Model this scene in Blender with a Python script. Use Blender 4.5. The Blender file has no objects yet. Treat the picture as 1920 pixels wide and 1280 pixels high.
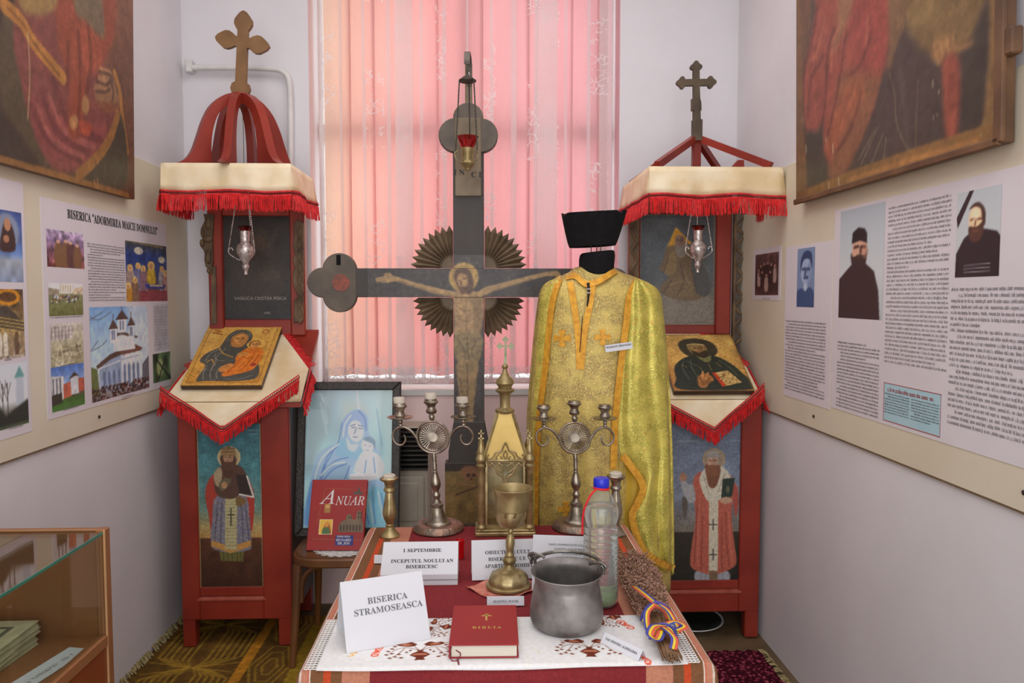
import bpy, bmesh, math, random
import numpy as np
from mathutils import Vector, Matrix
R = math.radians
PI = math.pi
SC = bpy.context.scene
COL = SC.collection
random.seed(7)
RNG = np.random.default_rng(7)

# ---------------------------------------------------------------- camera, sky, lights, exposure
CAM_POS = Vector((0, 0, 1.48))
YAW, PITCH, FPX = R(2.19), R(-3.38), 1440.0
cam = bpy.data.cameras.new('camera')
cam.sensor_width = 36.0
cam.lens = 36.0 * FPX / 1920.0
cam.clip_start = 0.05
camo = bpy.data.objects.new('camera', cam)
COL.objects.link(camo)
camo.location = CAM_POS
camo.rotation_euler = (R(90) + PITCH, 0, -YAW)
SC.camera = camo

world = bpy.data.worlds.new('overcast_sky')
SC.world = world
world.use_nodes = True
wb = world.node_tree.nodes['Background']
wb.inputs[0].default_value = (0.93, 0.96, 1.0, 1)
wb.inputs[1].default_value = 2.15

def area(name, loc, size, power, rot, colr=(1, 1, 1)):
    l = bpy.data.lights.new(name, 'AREA')
    l.shape = 'RECTANGLE'
    l.size, l.size_y = size
    l.energy = power
    l.color = colr
    o = bpy.data.objects.new(name, l)
    COL.objects.link(o)
    o.location = loc
    o.rotation_euler = rot
    return o
area('ceiling_fill', (-.08, 2.35, 3.25), (1.9, 1.3), 20, (0, 0, 0), (1.0, 0.99, 0.985))  # unseen overhead panel, added to brighten the back wall
area('ceiling_fill', (-.08, 0.0, 3.25), (1.9, 1.4), 15, (0, 0, 0), (1.0, 0.99, 0.985))  # second unseen overhead panel, added to lift the side walls
area('front_fill_light', (-.05, -1.9, 1.55), (2.3, 2.5), 60, (R(90), 0, 0), (0.96, 0.98, 1.0))  # added frontal fill behind the camera; the front wall has no window

vs = SC.view_settings
vs.view_transform = 'Standard'
vs.look = 'None'
vs.gamma = 1.0
vs.use_curve_mapping = False
vs.exposure = 0.14

# ---------------------------------------------------------------- surveying: photo pixel -> place at a known depth
_F = Vector((math.sin(YAW) * math.cos(PITCH), math.cos(YAW) * math.cos(PITCH), math.sin(PITCH)))
_Rt = Vector((math.cos(YAW), -math.sin(YAW), 0))
_U = _Rt.cross(_F)
def ray(px, py):
    return _F + _Rt * ((px - 960) / FPX) - _U * ((py - 640) / FPX)
def at(px, py, X=None, Y=None, Z=None):
    d = ray(px, py)
    if X is not None: t = (X - CAM_POS.x) / d.x
    elif Y is not None: t = (Y - CAM_POS.y) / d.y
    else: t = (Z - CAM_POS.z) / d.z
    return CAM_POS + d * t
def hit(px, py, M):
    n = M.to_3x3().col[2]
    d = ray(px, py)
    t = (M.translation - CAM_POS).dot(n) / d.dot(n)
    return M.inverted() @ (CAM_POS + d * t)
def basis(o, xd, yd):
    x = Vector(xd).normalized()
    y = Vector(yd)
    y = (y - x * y.dot(x)).normalized()
    z = x.cross(y)
    M = Matrix((x, y, z)).transposed().to_4x4()
    M.translation = o
    return M
def plane3(BL, BR, TL):
    M = basis(BL, BR - BL, TL - BL)
    return M, (BR - BL).length, (M.inverted() @ TL).y

# ---------------------------------------------------------------- colours and materials
def lin(c):
    c = c / 255.0
    return c / 12.92 if c <= 0.04045 else ((c + 0.055) / 1.055) ** 2.4
def col(r, g, b, k=1.0):
    return (min(lin(r) * k, .9), min(lin(g) * k, .9), min(lin(b) * k, .9), 1)
GAIN = 1.35
class NT:
    def __init__(s, name):
        s.m = bpy.data.materials.new(name)
        s.m.use_nodes = True
        s.t = s.m.node_tree
        s.p = s.t.nodes['Principled BSDF']
        s.out = s.t.nodes['Material Output']
    def n(s, typ, **kw):
        nd = s.t.nodes.new(typ)
        for k, v in kw.items():
            if k.startswith('i_'):
                key = k[2:]
                nd.inputs[int(key) if key.isdigit() else key.replace('_', ' ')].default_value = v
            else: setattr(nd, k, v)
        return nd
    def l(s, a, b): s.t.links.new(a, b)
    def coords(s, kind='Object', scale=(1, 1, 1)):
        c = s.n('ShaderNodeTexCoord')
        mp = s.n('ShaderNodeMapping')
        mp.inputs['Scale'].default_value = scale
        s.l(c.outputs[kind], mp.inputs['Vector'])
        return mp.outputs[0]
    def noise(s, vec, scale, detail=3, rough=.5):
        nn = s.n('ShaderNodeTexNoise', i_Scale=scale, i_Detail=detail, i_Roughness=rough)
        s.l(vec, nn.inputs['Vector'])
        return nn.outputs['Fac']
    def ramp(s, fac, stops):
        r = s.n('ShaderNodeValToRGB')
        e = r.color_ramp.elements
        while len(e) < len(stops): e.new(.5)
        for el, (p, c) in zip(e, stops):
            el.position = p
            el.color = c if len(c) == 4 else (*c, 1)
        s.l(fac, r.inputs[0])
        return r.outputs[0]
    def mix(s, fac, a, b, mode='MIX'):
        m = s.n('ShaderNodeMix', data_type='RGBA', blend_type=mode)
        for i, v in ((0, fac), (6, a), (7, b)):
            if hasattr(v, 'is_linked') or hasattr(v, 'links'): s.l(v, m.inputs[i])
            else: m.inputs[i].default_value = v
        return m.outputs[2]
    def math(s, op, a, b=0.0, c=0.0):
        m = s.n('ShaderNodeMath', operation=op)
        for i, v in enumerate((a, b, c)):
            if hasattr(v, 'links'): s.l(v, m.inputs[i])
            else: m.inputs[i].default_value = v
        return m.outputs[0]
    def bump(s, h, strength=.2, dist=.01):
        b = s.n('ShaderNodeBump', i_Strength=strength, i_Distance=dist)
        s.l(h, b.inputs['Height'])
        s.l(b.outputs[0], s.p.inputs['Normal'])
def mat(name, c, c2=None, rough=.6, metal=0., scale=8., stretch=(1, 1, 1), bump=0., spec=.5, bscale=None, coat=0., contrast=(.35, .65)):
    k = NT(name)
    v = k.coords('Object', stretch)
    f = k.noise(v, scale, 4)
    c2 = c2 or tuple(x * .82 for x in c[:3]) + (1,)
    k.l(k.ramp(f, [(contrast[0], c2), (contrast[1], c)]), k.p.inputs['Base Color'])
    k.p.inputs['Roughness'].default_value = rough
    k.p.inputs['Metallic'].default_value = metal
    k.p.inputs['Specular IOR Level'].default_value = spec
    k.p.inputs['Coat Weight'].default_value = coat
    if bump:
        k.bump(k.noise(v, bscale or scale * 6, 3), bump, .004)
    return k.m
def paint_mat(name, rough=.5, coat=0., craze=.12, spec=.4):
    k = NT(name)
    a = k.n('ShaderNodeAttribute', attribute_name='paint')
    v = k.coords('Object')
    f = k.noise(v, 90, 4, .7)
    g = k.ramp(f, [(.3, (1 - craze,) * 3), (.7, (1 + 0,) * 3)])
    k.l(k.mix(1.0, a.outputs['Color'], g, 'MULTIPLY'), k.p.inputs['Base Color'])
    k.p.inputs['Roughness'].default_value = rough
    k.p.inputs['Specular IOR Level'].default_value = spec
    k.p.inputs['Coat Weight'].default_value = coat
    k.p.inputs['Coat Roughness'].default_value = .25
    return k.m

# ---------------------------------------------------------------- objects, parts, tags
def tag(o, label=None, cat=None, group=None, kind=None):
    if label: o['label'] = label
    if cat: o['category'] = cat
    if group: o['group'] = group
    if kind: o['kind'] = kind
    return o
def thing(name, label, cat, loc=(0, 0, 0), M=None, group=None, rotz=0):
    o = bpy.data.objects.new(name, None)
    o.empty_display_size = .05
    COL.objects.link(o)
    if M is not None: o.matrix_world = M
    else:
        o.location = loc
        o.rotation_euler = (0, 0, rotz)
    return tag(o, label, cat, group)
def copy_tree(o, parent=None):
    c = o.copy()
    COL.objects.link(c)
    c.parent = parent
    for ch in list(o.children): copy_tree(ch, c)
    return c
class B:
    """collects shapes in one bmesh and links them as one object"""
    def __init__(s): s.bm = bmesh.new()
    def box(s, x0, x1, y0, y1, z0, z1, bev=0., seg=1, M=None):
        m = Matrix.Translation(((x0 + x1) / 2, (y0 + y1) / 2, (z0 + z1) / 2)) @ Matrix.Diagonal((abs(x1 - x0), abs(y1 - y0), abs(z1 - z0), 1))
        if M is not None: m = M @ m
        r = bmesh.ops.create_cube(s.bm, size=1, matrix=m)
        if bev:
            ed = list({e for v in r['verts'] for e in v.link_edges})
            bmesh.ops.bevel(s.bm, geom=ed, offset=bev, segments=seg, affect='EDGES', profile=.5)
        return s
    def faces(s, vs, fs):
        V = [s.bm.verts.new(v) for v in vs]
        for f in fs:
            try: s.bm.faces.new([V[i] for i in f])
            except ValueError: pass
        return s
    def prism(s, pts, d0, d1, axis='y', M=None, bev=0.):
        n = len(pts)
        def pt(a, b, d):
            v = Vector((a, d, b)) if axis == 'y' else Vector((a, b, d)) if axis == 'z' else Vector((d, a, b))
            return M @ v if M is not None else v
        V0 = [s.bm.verts.new(pt(a, b, d0)) for a, b in pts]
        V1 = [s.bm.verts.new(pt(a, b, d1)) for a, b in pts]
        fs = [s.bm.faces.new(V0[::-1]), s.bm.faces.new(V1)]
        for i in range(n):
            j = (i + 1) % n
            fs.append(s.bm.faces.new((V0[i], V0[j], V1[j], V1[i])))
        bmesh.ops.recalc_face_normals(s.bm, faces=fs)
        if bev:
            ed = [e for f in fs[:2] for e in f.edges]
            bmesh.ops.bevel(s.bm, geom=ed, offset=bev, segments=1, affect='EDGES')
        return s
    def lathe(s, prof, seg=24, M=None, cap=True, flute=None):
        M = M or Matrix()
        rings = []
        for r, z in prof:
            ring = []
            for i in range(seg):
                a = 2 * PI * i / seg
                rr = r * (1 + (flute(a, z) if flute else 0))
                ring.append(s.bm.verts.new(M @ Vector((rr * math.cos(a), rr * math.sin(a), z))))
            rings.append(ring)
        for p, q in zip(rings, rings[1:]):
            for i in range(seg):
                j = (i + 1) % seg
                s.bm.faces.new((p[i], p[j], q[j], q[i]))
        if cap:
            if prof[0][0] > 1e-5: s.bm.faces.new(rings[0][::-1])
            if prof[-1][0] > 1e-5: s.bm.faces.new(rings[-1])
        return s
    def tube(s, pts, r, seg=8, closed=False):
        pts = [Vector(p) for p in pts]
        n = len(pts)
        rings = []
        prev = None
        for i, p in enumerate(pts):
            if closed: t = pts[(i + 1) % n] - pts[i - 1]
            else: t = pts[min(i + 1, n - 1)] - pts[max(i - 1, 0)]
            t = t.normalized() if t.length > 1e-9 else Vector((0, 0, 1))
            if prev is None:
                a = Vector((0, 0, 1)) if abs(t.z) < .9 else Vector((1, 0, 0))
                u = t.cross(a).normalized()
            else:
                u = prev - t * prev.dot(t)
                u = u.normalized() if u.length > 1e-6 else t.orthogonal().normalized()
            prev = u
            w = t.cross(u)
            rr = r(i / (n - 1)) if callable(r) else r
            rings.append([s.bm.verts.new(p + (u * math.cos(2 * PI * k / seg) + w * math.sin(2 * PI * k / seg)) * rr) for k in range(seg)])
        for i in range(n if closed else n - 1):
            p, q = rings[i], rings[(i + 1) % n]
            for k in range(seg):
                j = (k + 1) % seg
                s.bm.faces.new((p[k], p[j], q[j], q[k]))
        if not closed:
            s.bm.faces.new(rings[0][::-1])
            s.bm.faces.new(rings[-1])
        return s
    def grid(s, f, nu, nv, close_u=False, thick=0.):
        W = nu if close_u else nu + 1
        V = [[s.bm.verts.new(f(i / nu, j / nv)) for i in range(W)] for j in range(nv + 1)]
        for j in range(nv):
            for i in range(nu):
                k = (i + 1) % W
                s.bm.faces.new((V[j][i], V[j][k], V[j + 1][k], V[j + 1][i]))
        return s
    def ball(s, c, r, seg=10, sc=(1, 1, 1)):
        m = Matrix.Translation(c) @ Matrix.Diagonal((*sc, 1))
        bmesh.ops.create_uvsphere(s.bm, u_segments=seg, v_segments=max(5, seg // 2 + 1), radius=r, matrix=m)
        return s
    def out(s, name, m, parent=None, smooth=35, solid=0., offset=0., M=None, stuff=False):
        me = bpy.data.meshes.new(name)
        s.bm.normal_update()
        s.bm.to_mesh(me)
        s.bm.free()
        if smooth:
            me.polygons.foreach_set('use_smooth', [True] * len(me.polygons))
            me.set_sharp_from_angle(angle=R(smooth))
        me.materials.append(m)
        o = bpy.data.objects.new(name, me)
        COL.objects.link(o)
        if parent is not None: o.parent = parent
        if M is not None: o.matrix_basis = M
        if solid:
            md = o.modifiers.new('thickness', 'SOLIDIFY')
            md.thickness = solid
            md.offset = offset
        if stuff: o['kind'] = 'stuff'
        return o
def structure(o):
    o['kind'] = 'structure'
    return o
def smooth_path(pts, n=8, closed=False):
    P = [Vector(p) for p in pts]
    N = len(P)
    out = []
    rng = range(N) if closed else range(N - 1)
    for i in rng:
        if closed: a, b, c, d = P[i - 1], P[i], P[(i + 1) % N], P[(i + 2) % N]
        else: a, b, c, d = P[max(i - 1, 0)], P[i], P[i + 1], P[min(i + 2, N - 1)]
        for k in range(n):
            t = k / n
            out.append(.5 * ((2 * b) + (c - a) * t + (2 * a - 5 * b + 4 * c - d) * t * t + (3 * b - a - 3 * c + d) * t ** 3))
    if not closed: out.append(P[-1])
    return out
def lerp(a, b, t): return a + (b - a) * t
def pw(xs, ys, x): return float(np.interp(x, xs, ys))

# ---------------------------------------------------------------- lettering
def serif(s, base=0x1D400, digits=0x1D7CE):
    o = ''
    for c in s:
        if 'A' <= c <= 'Z': o += chr(base + ord(c) - 65)
        elif 'a' <= c <= 'z': o += chr(base + 26 + ord(c) - 97)
        elif '0' <= c <= '9': o += chr(digits + ord(c) - 48)
        else: o += c
    return o
def lettering(text, size, parent, x, y, m, z=.0012, align='CENTER', rot=0., xs=1., ital=False, sans=False, spacing=1.):
    cu = bpy.data.curves.new('lettering', 'FONT')
    cu.body = text if sans else serif(text, 0x1D434 if ital else 0x1D400)
    cu.size = size
    cu.align_x = align
    cu.extrude = .0003
    cu.resolution_u = 3
    cu.space_line = .82
    cu.space_character = spacing
    cu.materials.append(m)
    o = bpy.data.objects.new('lettering', cu)
    COL.objects.link(o)
    o.parent = parent
    o.matrix_basis = Matrix.Translation((x, y, z)) @ Matrix.Rotation(rot, 4, 'Z') @ Matrix.Diagonal((xs, 1, 1, 1))
    return o
def textblock(parent, x0, y0, x1, y1, pitch, m, z=.0012, indent=.3, seed=1, weight=1., xh=.42):
    """rows of tiny letter-shaped strokes for print too small to read"""
    rnd = random.Random(seed)
    vs, fs = [], []
    def q(a, b, c, d):
        n = len(vs)
        vs.extend([(a, b, z), (c, b, z), (c, d, z), (a, d, z)])
        fs.append((n, n + 1, n + 2, n + 3))
    y = y1 - pitch
    lw = pitch * .34
    while y > y0:
        x = x0 + (pitch * 2 if rnd.random() < .16 else 0)
        end = x1 if rnd.random() > .1 else lerp(x0, x1, rnd.uniform(.2, .9))
        while x < end - lw:
            for _ in range(rnd.randint(2, 10)):
                if x > end - lw: break
                h = pitch * xh * (1.5 if rnd.random() < .22 else 1)
                dn = pitch * .16 if rnd.random() < .1 else 0
                st = lw * .26 * weight
                k = rnd.random()
                q(x, y - dn, x + st, y + h)
                if k < .75: q(x + lw * .52, y, x + lw * .52 + st, y + pitch * xh)
                if k > .3: q(x, y, x + lw * .6, y + st * .8)
                if k < .6: q(x, y + pitch * xh - st * .8, x + lw * .6, y + pitch * xh)
                x += lw
            x += lw * .7
        y -= pitch
    me = bpy.data.meshes.new('body_text')
    me.from_pydata(vs, [], fs)
    me.materials.append(m)
    o = bpy.data.objects.new('body_text', me)
    COL.objects.link(o)
    o.parent = parent
    o['kind'] = 'stuff'
    return o

# ---------------------------------------------------------------- painter: pictures as coloured grids (flat print and paint)
def _blur(a, r):
    r = int(r)
    if r < 1: return a
    for ax in (0, 1):
        p = [(0, 0), (0, 0)]
        p[ax] = (r + 1, r)
        c = np.cumsum(np.pad(a, p, mode='edge'), axis=ax)
        n = a.shape[ax]
        sl = [slice(None)] * 2
        sh = [slice(None)] * 2
        sl[ax] = slice(2 * r + 1, 2 * r + 1 + n)
        sh[ax] = slice(0, n)
        a = (c[tuple(sl)] - c[tuple(sh)]) / (2 * r + 1)
    return a
class Cv:
    def __init__(s, M, w, h, nx, ny, bg, ss=2, zoom=None):
        s.M, s.w, s.h, s.nx, s.ny, s.ss = M, w, h, nx, ny, ss
        s.W, s.H = nx * ss, ny * ss
        s.a = np.empty((s.H, s.W, 3))
        s.a[:] = np.array(bg) / 255.
        s.zoom = zoom
        s.sk = .6
        s.rnd = np.random.default_rng(nx * 7 + ny)
    def pt(s, p):
        x, y = p
        if s.zoom == 'uv': return x * s.W, y * s.H
        if s.zoom:
            x0, y0, k = s.zoom
            x, y = x / k + x0, y / k + y0
        q = hit(x, y, s.M)
        return q.x / s.w * s.W, (1 - q.y / s.h) * s.H
    def _bb(s, xs, ys, pad):
        x0, x1 = int(max(0, min(xs) - pad)), int(min(s.W, max(xs) + pad + 1))
        y0, y1 = int(max(0, min(ys) - pad)), int(min(s.H, max(ys) + pad + 1))
        return (x0, x1, y0, y1) if x1 > x0 and y1 > y0 else None
    def _put(s, bb, m, c, a):
        x0, x1, y0, y1 = bb
        m = (m * a)[..., None]
        s.a[y0:y1, x0:x1] = s.a[y0:y1, x0:x1] * (1 - m) + np.array(c) / 255. * m
    def poly(s, pts, c, a=1., soft=0., sm=False):
        P = [s.pt(p) for p in pts]
        if sm: P = [(v.x, v.y) for v in smooth_path([(x, y, 0) for x, y in P], 6, True)]
        soft = soft * s.ss * s.sk
        bb = s._bb([p[0] for p in P], [p[1] for p in P], soft * 2 + 1)
        if not bb: return s
        x0, x1, y0, y1 = bb
        Y, X = np.mgrid[y0:y1, x0:x1] + .5
        m = np.zeros(X.shape, bool)
        for (ax, ay), (bx, by) in zip(P, P[1:] + P[:1]):
            if ay == by: continue
            cnd = (Y < ay) != (Y < by)
            m ^= cnd & (X < (bx - ax) * (Y - ay) / (by - ay) + ax)
        s._put(bb, _blur(m.astype(float), soft), c, a)
        return s
    def ell(s, cx, cy, rx, ry, c, a=1., soft=0., rot=0.):
        pts = []
        for i in range(28):
            t = 2 * PI * i / 28
            x, y = rx * math.cos(t), ry * math.sin(t)
            pts.append((cx + x * math.cos(rot) - y * math.sin(rot), cy + x * math.sin(rot) + y * math.cos(rot)))
        return s.poly(pts, c, a, soft)
    def line(s, pts, wd, c, a=1., soft=.6, sm=True, taper=False):
        soft = soft * s.sk
        P = [s.pt(p) for p in pts]
        if sm and len(P) > 2: P = [(v.x, v.y) for v in smooth_path([(x, y, 0) for x, y in P], 5)]
        q0, q1 = s.pt(pts[0]), s.pt((pts[0][0] + wd, pts[0][1]))
        q2 = s.pt((pts[0][0], pts[0][1] + wd))
        r = max(.45, .5 * max(math.hypot(q1[0] - q0[0], q1[1] - q0[1]), math.hypot(q2[0] - q0[0], q2[1] - q0[1])))
        bb = s._bb([p[0] for p in P], [p[1] for p in P], r + soft * s.ss + 2)
        if not bb: return s
        x0, x1, y0, y1 = bb
        Y, X = np.mgrid[y0:y1, x0:x1] + .5
        d = np.full(X.shape, 1e9)
        for (ax, ay), (bx, by) in zip(P, P[1:]):
            L = (bx - ax) ** 2 + (by - ay) ** 2 + 1e-9
            t = np.clip(((X - ax) * (bx - ax) + (Y - ay) * (by - ay)) / L, 0, 1)
            d = np.minimum(d, np.hypot(X - ax - t * (bx - ax), Y - ay - t * (by - ay)))
        s._put(bb, np.clip((r - d) / (soft * s.ss + .01) + .5, 0, 1), c, a)
        return s
    def lines(s, many, wd, c, a=1., soft=.6):
        for m in many: s.line(m, wd, c, a, soft)
        return s
    def vgrad(s, stops):
        """stops: (v 0..1 from the top, colour)"""
        v = (np.arange(s.H) + .5) / s.H
        for k in range(3):
            s.a[:, :, k] = np.interp(v, [p for p, _ in stops], [q[k] / 255. for _, q in stops])[:, None]
        return s
    def noise(s, cells, amt, tint=(1, 1, 1)):
        cx = max(2, int(cells))
        cy = max(2, int(cells * s.h / s.w))
        g = s.rnd.normal(0, 1, (cy + 2, cx + 2))
        yy = np.linspace(0, cy, s.H)
        xx = np.linspace(0, cx, s.W)
        yi, xi = np.minimum(yy.astype(int), cy), np.minimum(xx.astype(int), cx)
        fy, fx = (yy - yi)[:, None], (xx - xi)[None]
        fy, fx = fy * fy * (3 - 2 * fy), fx * fx * (3 - 2 * fx)
        a, b = g[yi][:, xi], g[yi][:, xi + 1]
        c, d = g[yi + 1][:, xi], g[yi + 1][:, xi + 1]
        n = a * (1 - fx) * (1 - fy) + b * fx * (1 - fy) + c * (1 - fx) * fy + d * fx * fy
        s.a = np.clip(s.a * (1 + amt * n[..., None] * np.array(tint)), 0, 1)
        return s
    def border(s, t, c, a=1.):
        """painted edge, t as a share of the width"""
        p = max(1, int(t * s.W))
        cc = np.array(c) / 255.
        for sl in ((slice(0, p), slice(None)), (slice(-p, None), slice(None)), (slice(None), slice(0, p)), (slice(None), slice(-p, None))):
            s.a[sl] = s.a[sl] * (1 - a) + cc * a
        return s
    def face(s, x, y, r, skin=(190, 140, 100), dark=(70, 45, 35), turn=0., aspect=1.25):
        """a small painted face: brow, eyes, nose, mouth"""
        s.ell(x, y, r, r * aspect, skin)
        s.ell(x + r * .45, y + r * .1, r * .5, r * aspect * .8, tuple(v * .82 for v in skin), .6, 1)
        for sg in (-1, 1):
            ex = x + sg * r * .42 + turn * r
            s.line([(ex - r * .2, y - r * .05), (ex + r * .2, y - r * .05)], r * .14, dark, .85)
            s.line([(ex - r * .26, y - r * .28), (ex + r * .26, y - r * .3)], r * .1, dark, .6)
        s.line([(x + turn * r * 1.3, y), (x + turn * r * 1.5, y + r * .4)], r * .13, tuple(v * .68 for v in skin), .8)
        s.line([(x - r * .24 + turn * r, y + r * .68), (x + r * .24 + turn * r, y + r * .68)], r * .14, (150, 80, 65), .8)
        return s
    def mesh(s, name, m, parent, z=.001, pos=None, gain=GAIN, region=None):
        A = s.a.reshape(s.ny, s.ss, s.nx, s.ss, 3).mean((1, 3))
        u0, u1, v0, v1 = 0., 1., 0., 1.
        if region:
            u0, u1, v0, v1 = region
            i0, i1 = int(u0 * s.nx), max(int(u1 * s.nx), int(u0 * s.nx) + 2)
            j0, j1 = int(v0 * s.ny), max(int(v1 * s.ny), int(v0 * s.ny) + 2)
            A = A[j0:j1, i0:i1]
        ny, nx = A.shape[:2]
        L = np.where(A <= .04045, A / 12.92, ((A + .055) / 1.055) ** 2.4)
        L = np.minimum(L * gain, .88)
        V, U = np.meshgrid(np.linspace(v0, v1, ny), np.linspace(u0, u1, nx), indexing='ij')
        if pos is None: co = np.stack([U * s.w, (1 - V) * s.h, np.full_like(U, z)], -1)
        else: co = pos(U, V)
        idx = np.arange(ny * nx).reshape(ny, nx)
        F = np.stack([idx[1:, :-1], idx[1:, 1:], idx[:-1, 1:], idx[:-1, :-1]], -1).reshape(-1, 4)
        me = bpy.data.meshes.new(name)
        me.from_pydata(co.reshape(-1, 3).tolist(), [], F.tolist())
        at_ = me.color_attributes.new('paint', 'FLOAT_COLOR', 'POINT')
        rgba = np.ones((ny * nx, 4), np.float32)
        rgba[:, :3] = L.reshape(-1, 3)
        at_.data.foreach_set('color', rgba.ravel())
        me.materials.append(m)
        o = bpy.data.objects.new(name, me)
        COL.objects.link(o)
        if parent is not None: o.parent = parent
        return o
# ---------------------------------------------------------------- materials shared
M_wall = mat('wall_paint', col(224, 221, 224), col(219, 215, 218), .85, scale=3, bump=.12, bscale=160)
M_white = mat('white_gloss_paint', col(222, 220, 216), None, .4)
M_floor = mat('linoleum', col(120, 100, 72), col(98, 80, 55), .55, scale=6)
M_board = mat('cream_hardboard', col(222, 213, 192), col(216, 205, 182), .6, scale=2.5)
M_red = mat('red_paint', col(150, 52, 36), col(128, 40, 28), .38, scale=5, bump=.08, bscale=40, spec=.45)
M_redlight = mat('worn_red_edge', col(176, 96, 78), col(150, 66, 50), .45, scale=14)
M_paper = mat('white_paper', col(216, 217, 221), col(210, 211, 216), .8, scale=3)
M_paper2 = mat('plotter_paper', col(226, 221, 226), col(217, 210, 216), .55, scale=2)
M_ink = mat('black_ink', col(40, 40, 44), None, .7)
M_ink2 = mat('grey_ink', col(104, 100, 106), None, .7)
M_pewter = mat('pewter', col(176, 166, 150), col(120, 110, 98), .34, .92, scale=30)
M_brass = mat('aged_brass', col(196, 178, 132), col(142, 124, 84), .4, .8, scale=26)
M_brassd = mat('dull_brass', col(182, 164, 118), col(136, 118, 78), .44, .75, scale=22)
M_gold = mat('polished_brass_sheet', col(206, 178, 104), col(184, 152, 80), .5, .35, scale=10)
M_silver = mat('bright_silver', col(236, 228, 222), col(176, 162, 156), .3, .75, scale=60, bump=.5, bscale=170)
M_iron = mat('dark_iron', col(74, 68, 60), None, .5, .6)
M_black = mat('black_felt', col(26, 25, 27), col(20, 19, 21), .95, scale=40, spec=.2)
M_wax = mat('candle_wax', col(206, 196, 178), col(180, 170, 156), .6, scale=20)
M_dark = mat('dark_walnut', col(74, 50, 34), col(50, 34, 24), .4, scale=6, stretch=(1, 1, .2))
M_carved = mat('carved_brown_wood', col(118, 94, 66), col(78, 60, 42), .6, scale=14)
M_painted = paint_mat('old_oil_paint', .42, 0, .18, .45)
M_varnish = paint_mat('varnished_icon', .32, .15, .16)
M_print = paint_mat('printed_picture', .45, 0, .02)
M_textile = paint_mat('woven_picture', .95, 0, .14, .1)

# ---------------------------------------------------------------- the room
XL, XR, YB, YF, ZC = -1.38, 1.21, 3.66, -2.0, 3.3
WX0, WX1, WZ0, WZ1 = -.803, .648, 1.035, 3.12
structure(B().box(XL - .2, XR + .2, YF - .2, YB + .4, -.1, 0).out('floor', M_floor))
structure(B().box(XL - .2, XR + .2, YF - .2, YB + .4, ZC, ZC + .1).out('ceiling', M_wall))
structure(B().box(XL - .2, XL, YF - .2, YB + .4, 0, ZC).out('wall_left', M_wall))
structure(B().box(XR, XR + .2, YF - .2, YB + .4, 0, ZC).out('wall_right', M_wall))
structure(B().box(XL, XR, YF - .2, YF, 0, ZC).out('wall_front', M_wall))
bw = B()
bw.box(XL, WX0, YB, YB + .4, 0, ZC).box(WX1, XR, YB, YB + .4, 0, ZC)
bw.box(WX0, WX1, YB, YB + .4, 0, WZ0).box(WX0, WX1, YB, YB + .4, WZ1, ZC)
structure(bw.out('wall_back', M_wall))
# window with transom and mullion, deep in its niche
w = B()
ya, yb = YB + .22, YB + .29
w.box(WX0, WX0 + .012, ya, yb, WZ0, WZ1).box(WX1 - .012, WX1, ya, yb, WZ0, WZ1)
w.box(WX0, WX1, ya, yb, WZ0, WZ0 + .03).box(WX0, WX1, ya, yb, WZ1 - .07, WZ1)
w.box(WX0, WX1, ya - .01, yb, 2.235, 2.325).box(-.115, -.045, ya - .01, yb, WZ0, WZ1)
win = structure(w.out('window_1', M_white))
def glass_mat(name, c=(1, 1, 1, 1), rough=.0, ior=1.45):
    k = NT(name)
    k.p.inputs['Base Color'].default_value = c
    k.p.inputs['Transmission Weight'].default_value = 1
    k.p.inputs['Roughness'].default_value = rough
    k.p.inputs['IOR'].default_value = ior
    return k.m
def thin_glass(name, tint=(1, 1, 1), refl=.08):
    """window and case panes: clear sheet that still mirrors at a glance"""
    k = NT(name)
    k.t.nodes.remove(k.p)
    tr = k.n('ShaderNodeBsdfTransparent', i_Color=(*tint, 1))
    gl = k.n('ShaderNodeBsdfGlossy', i_Roughness=.02)
    lw = k.n('ShaderNodeLayerWeight', i_Blend=.5)
    mx = k.n('ShaderNodeMixShader')
    f = k.math('ADD', k.math('MULTIPLY', k.math('POWER', lw.outputs['Facing'], 5.), .9), refl)
    k.l(f, mx.inputs[0])
    k.l(tr.outputs[0], mx.inputs[1])
    k.l(gl.outputs[0], mx.inputs[2])
    k.l(mx.outputs[0], k.out.inputs[0])
    return k.m
M_pane = thin_glass('window_glass', (.97, .99, .98), .05)
for x0, x1 in ((WX0 + .012, -.115), (-.045, WX1 - .012)):
    for z0, z1 in ((WZ0 + .03, 2.235), (2.325, WZ1 - .07)):
        B().box(x0, x1, ya + .03, ya + .036, z0, z1).out('pane', M_pane, win, 0)
structure(B().box(WX0, WX1, YB - .012, ya, WZ0 - .03, WZ0 + .004, .004).out('trim_1', M_white))
M_parapet = mat('parapet_pink_glow', col(244, 218, 214), col(238, 208, 204), .8, scale=4)
structure(B().box(WX0, WX1, YB - .004, YB + .004, .0, WZ0 - .03).out('trim_2', M_parapet))  # added panel carrying the pink light below the window as colour

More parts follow.
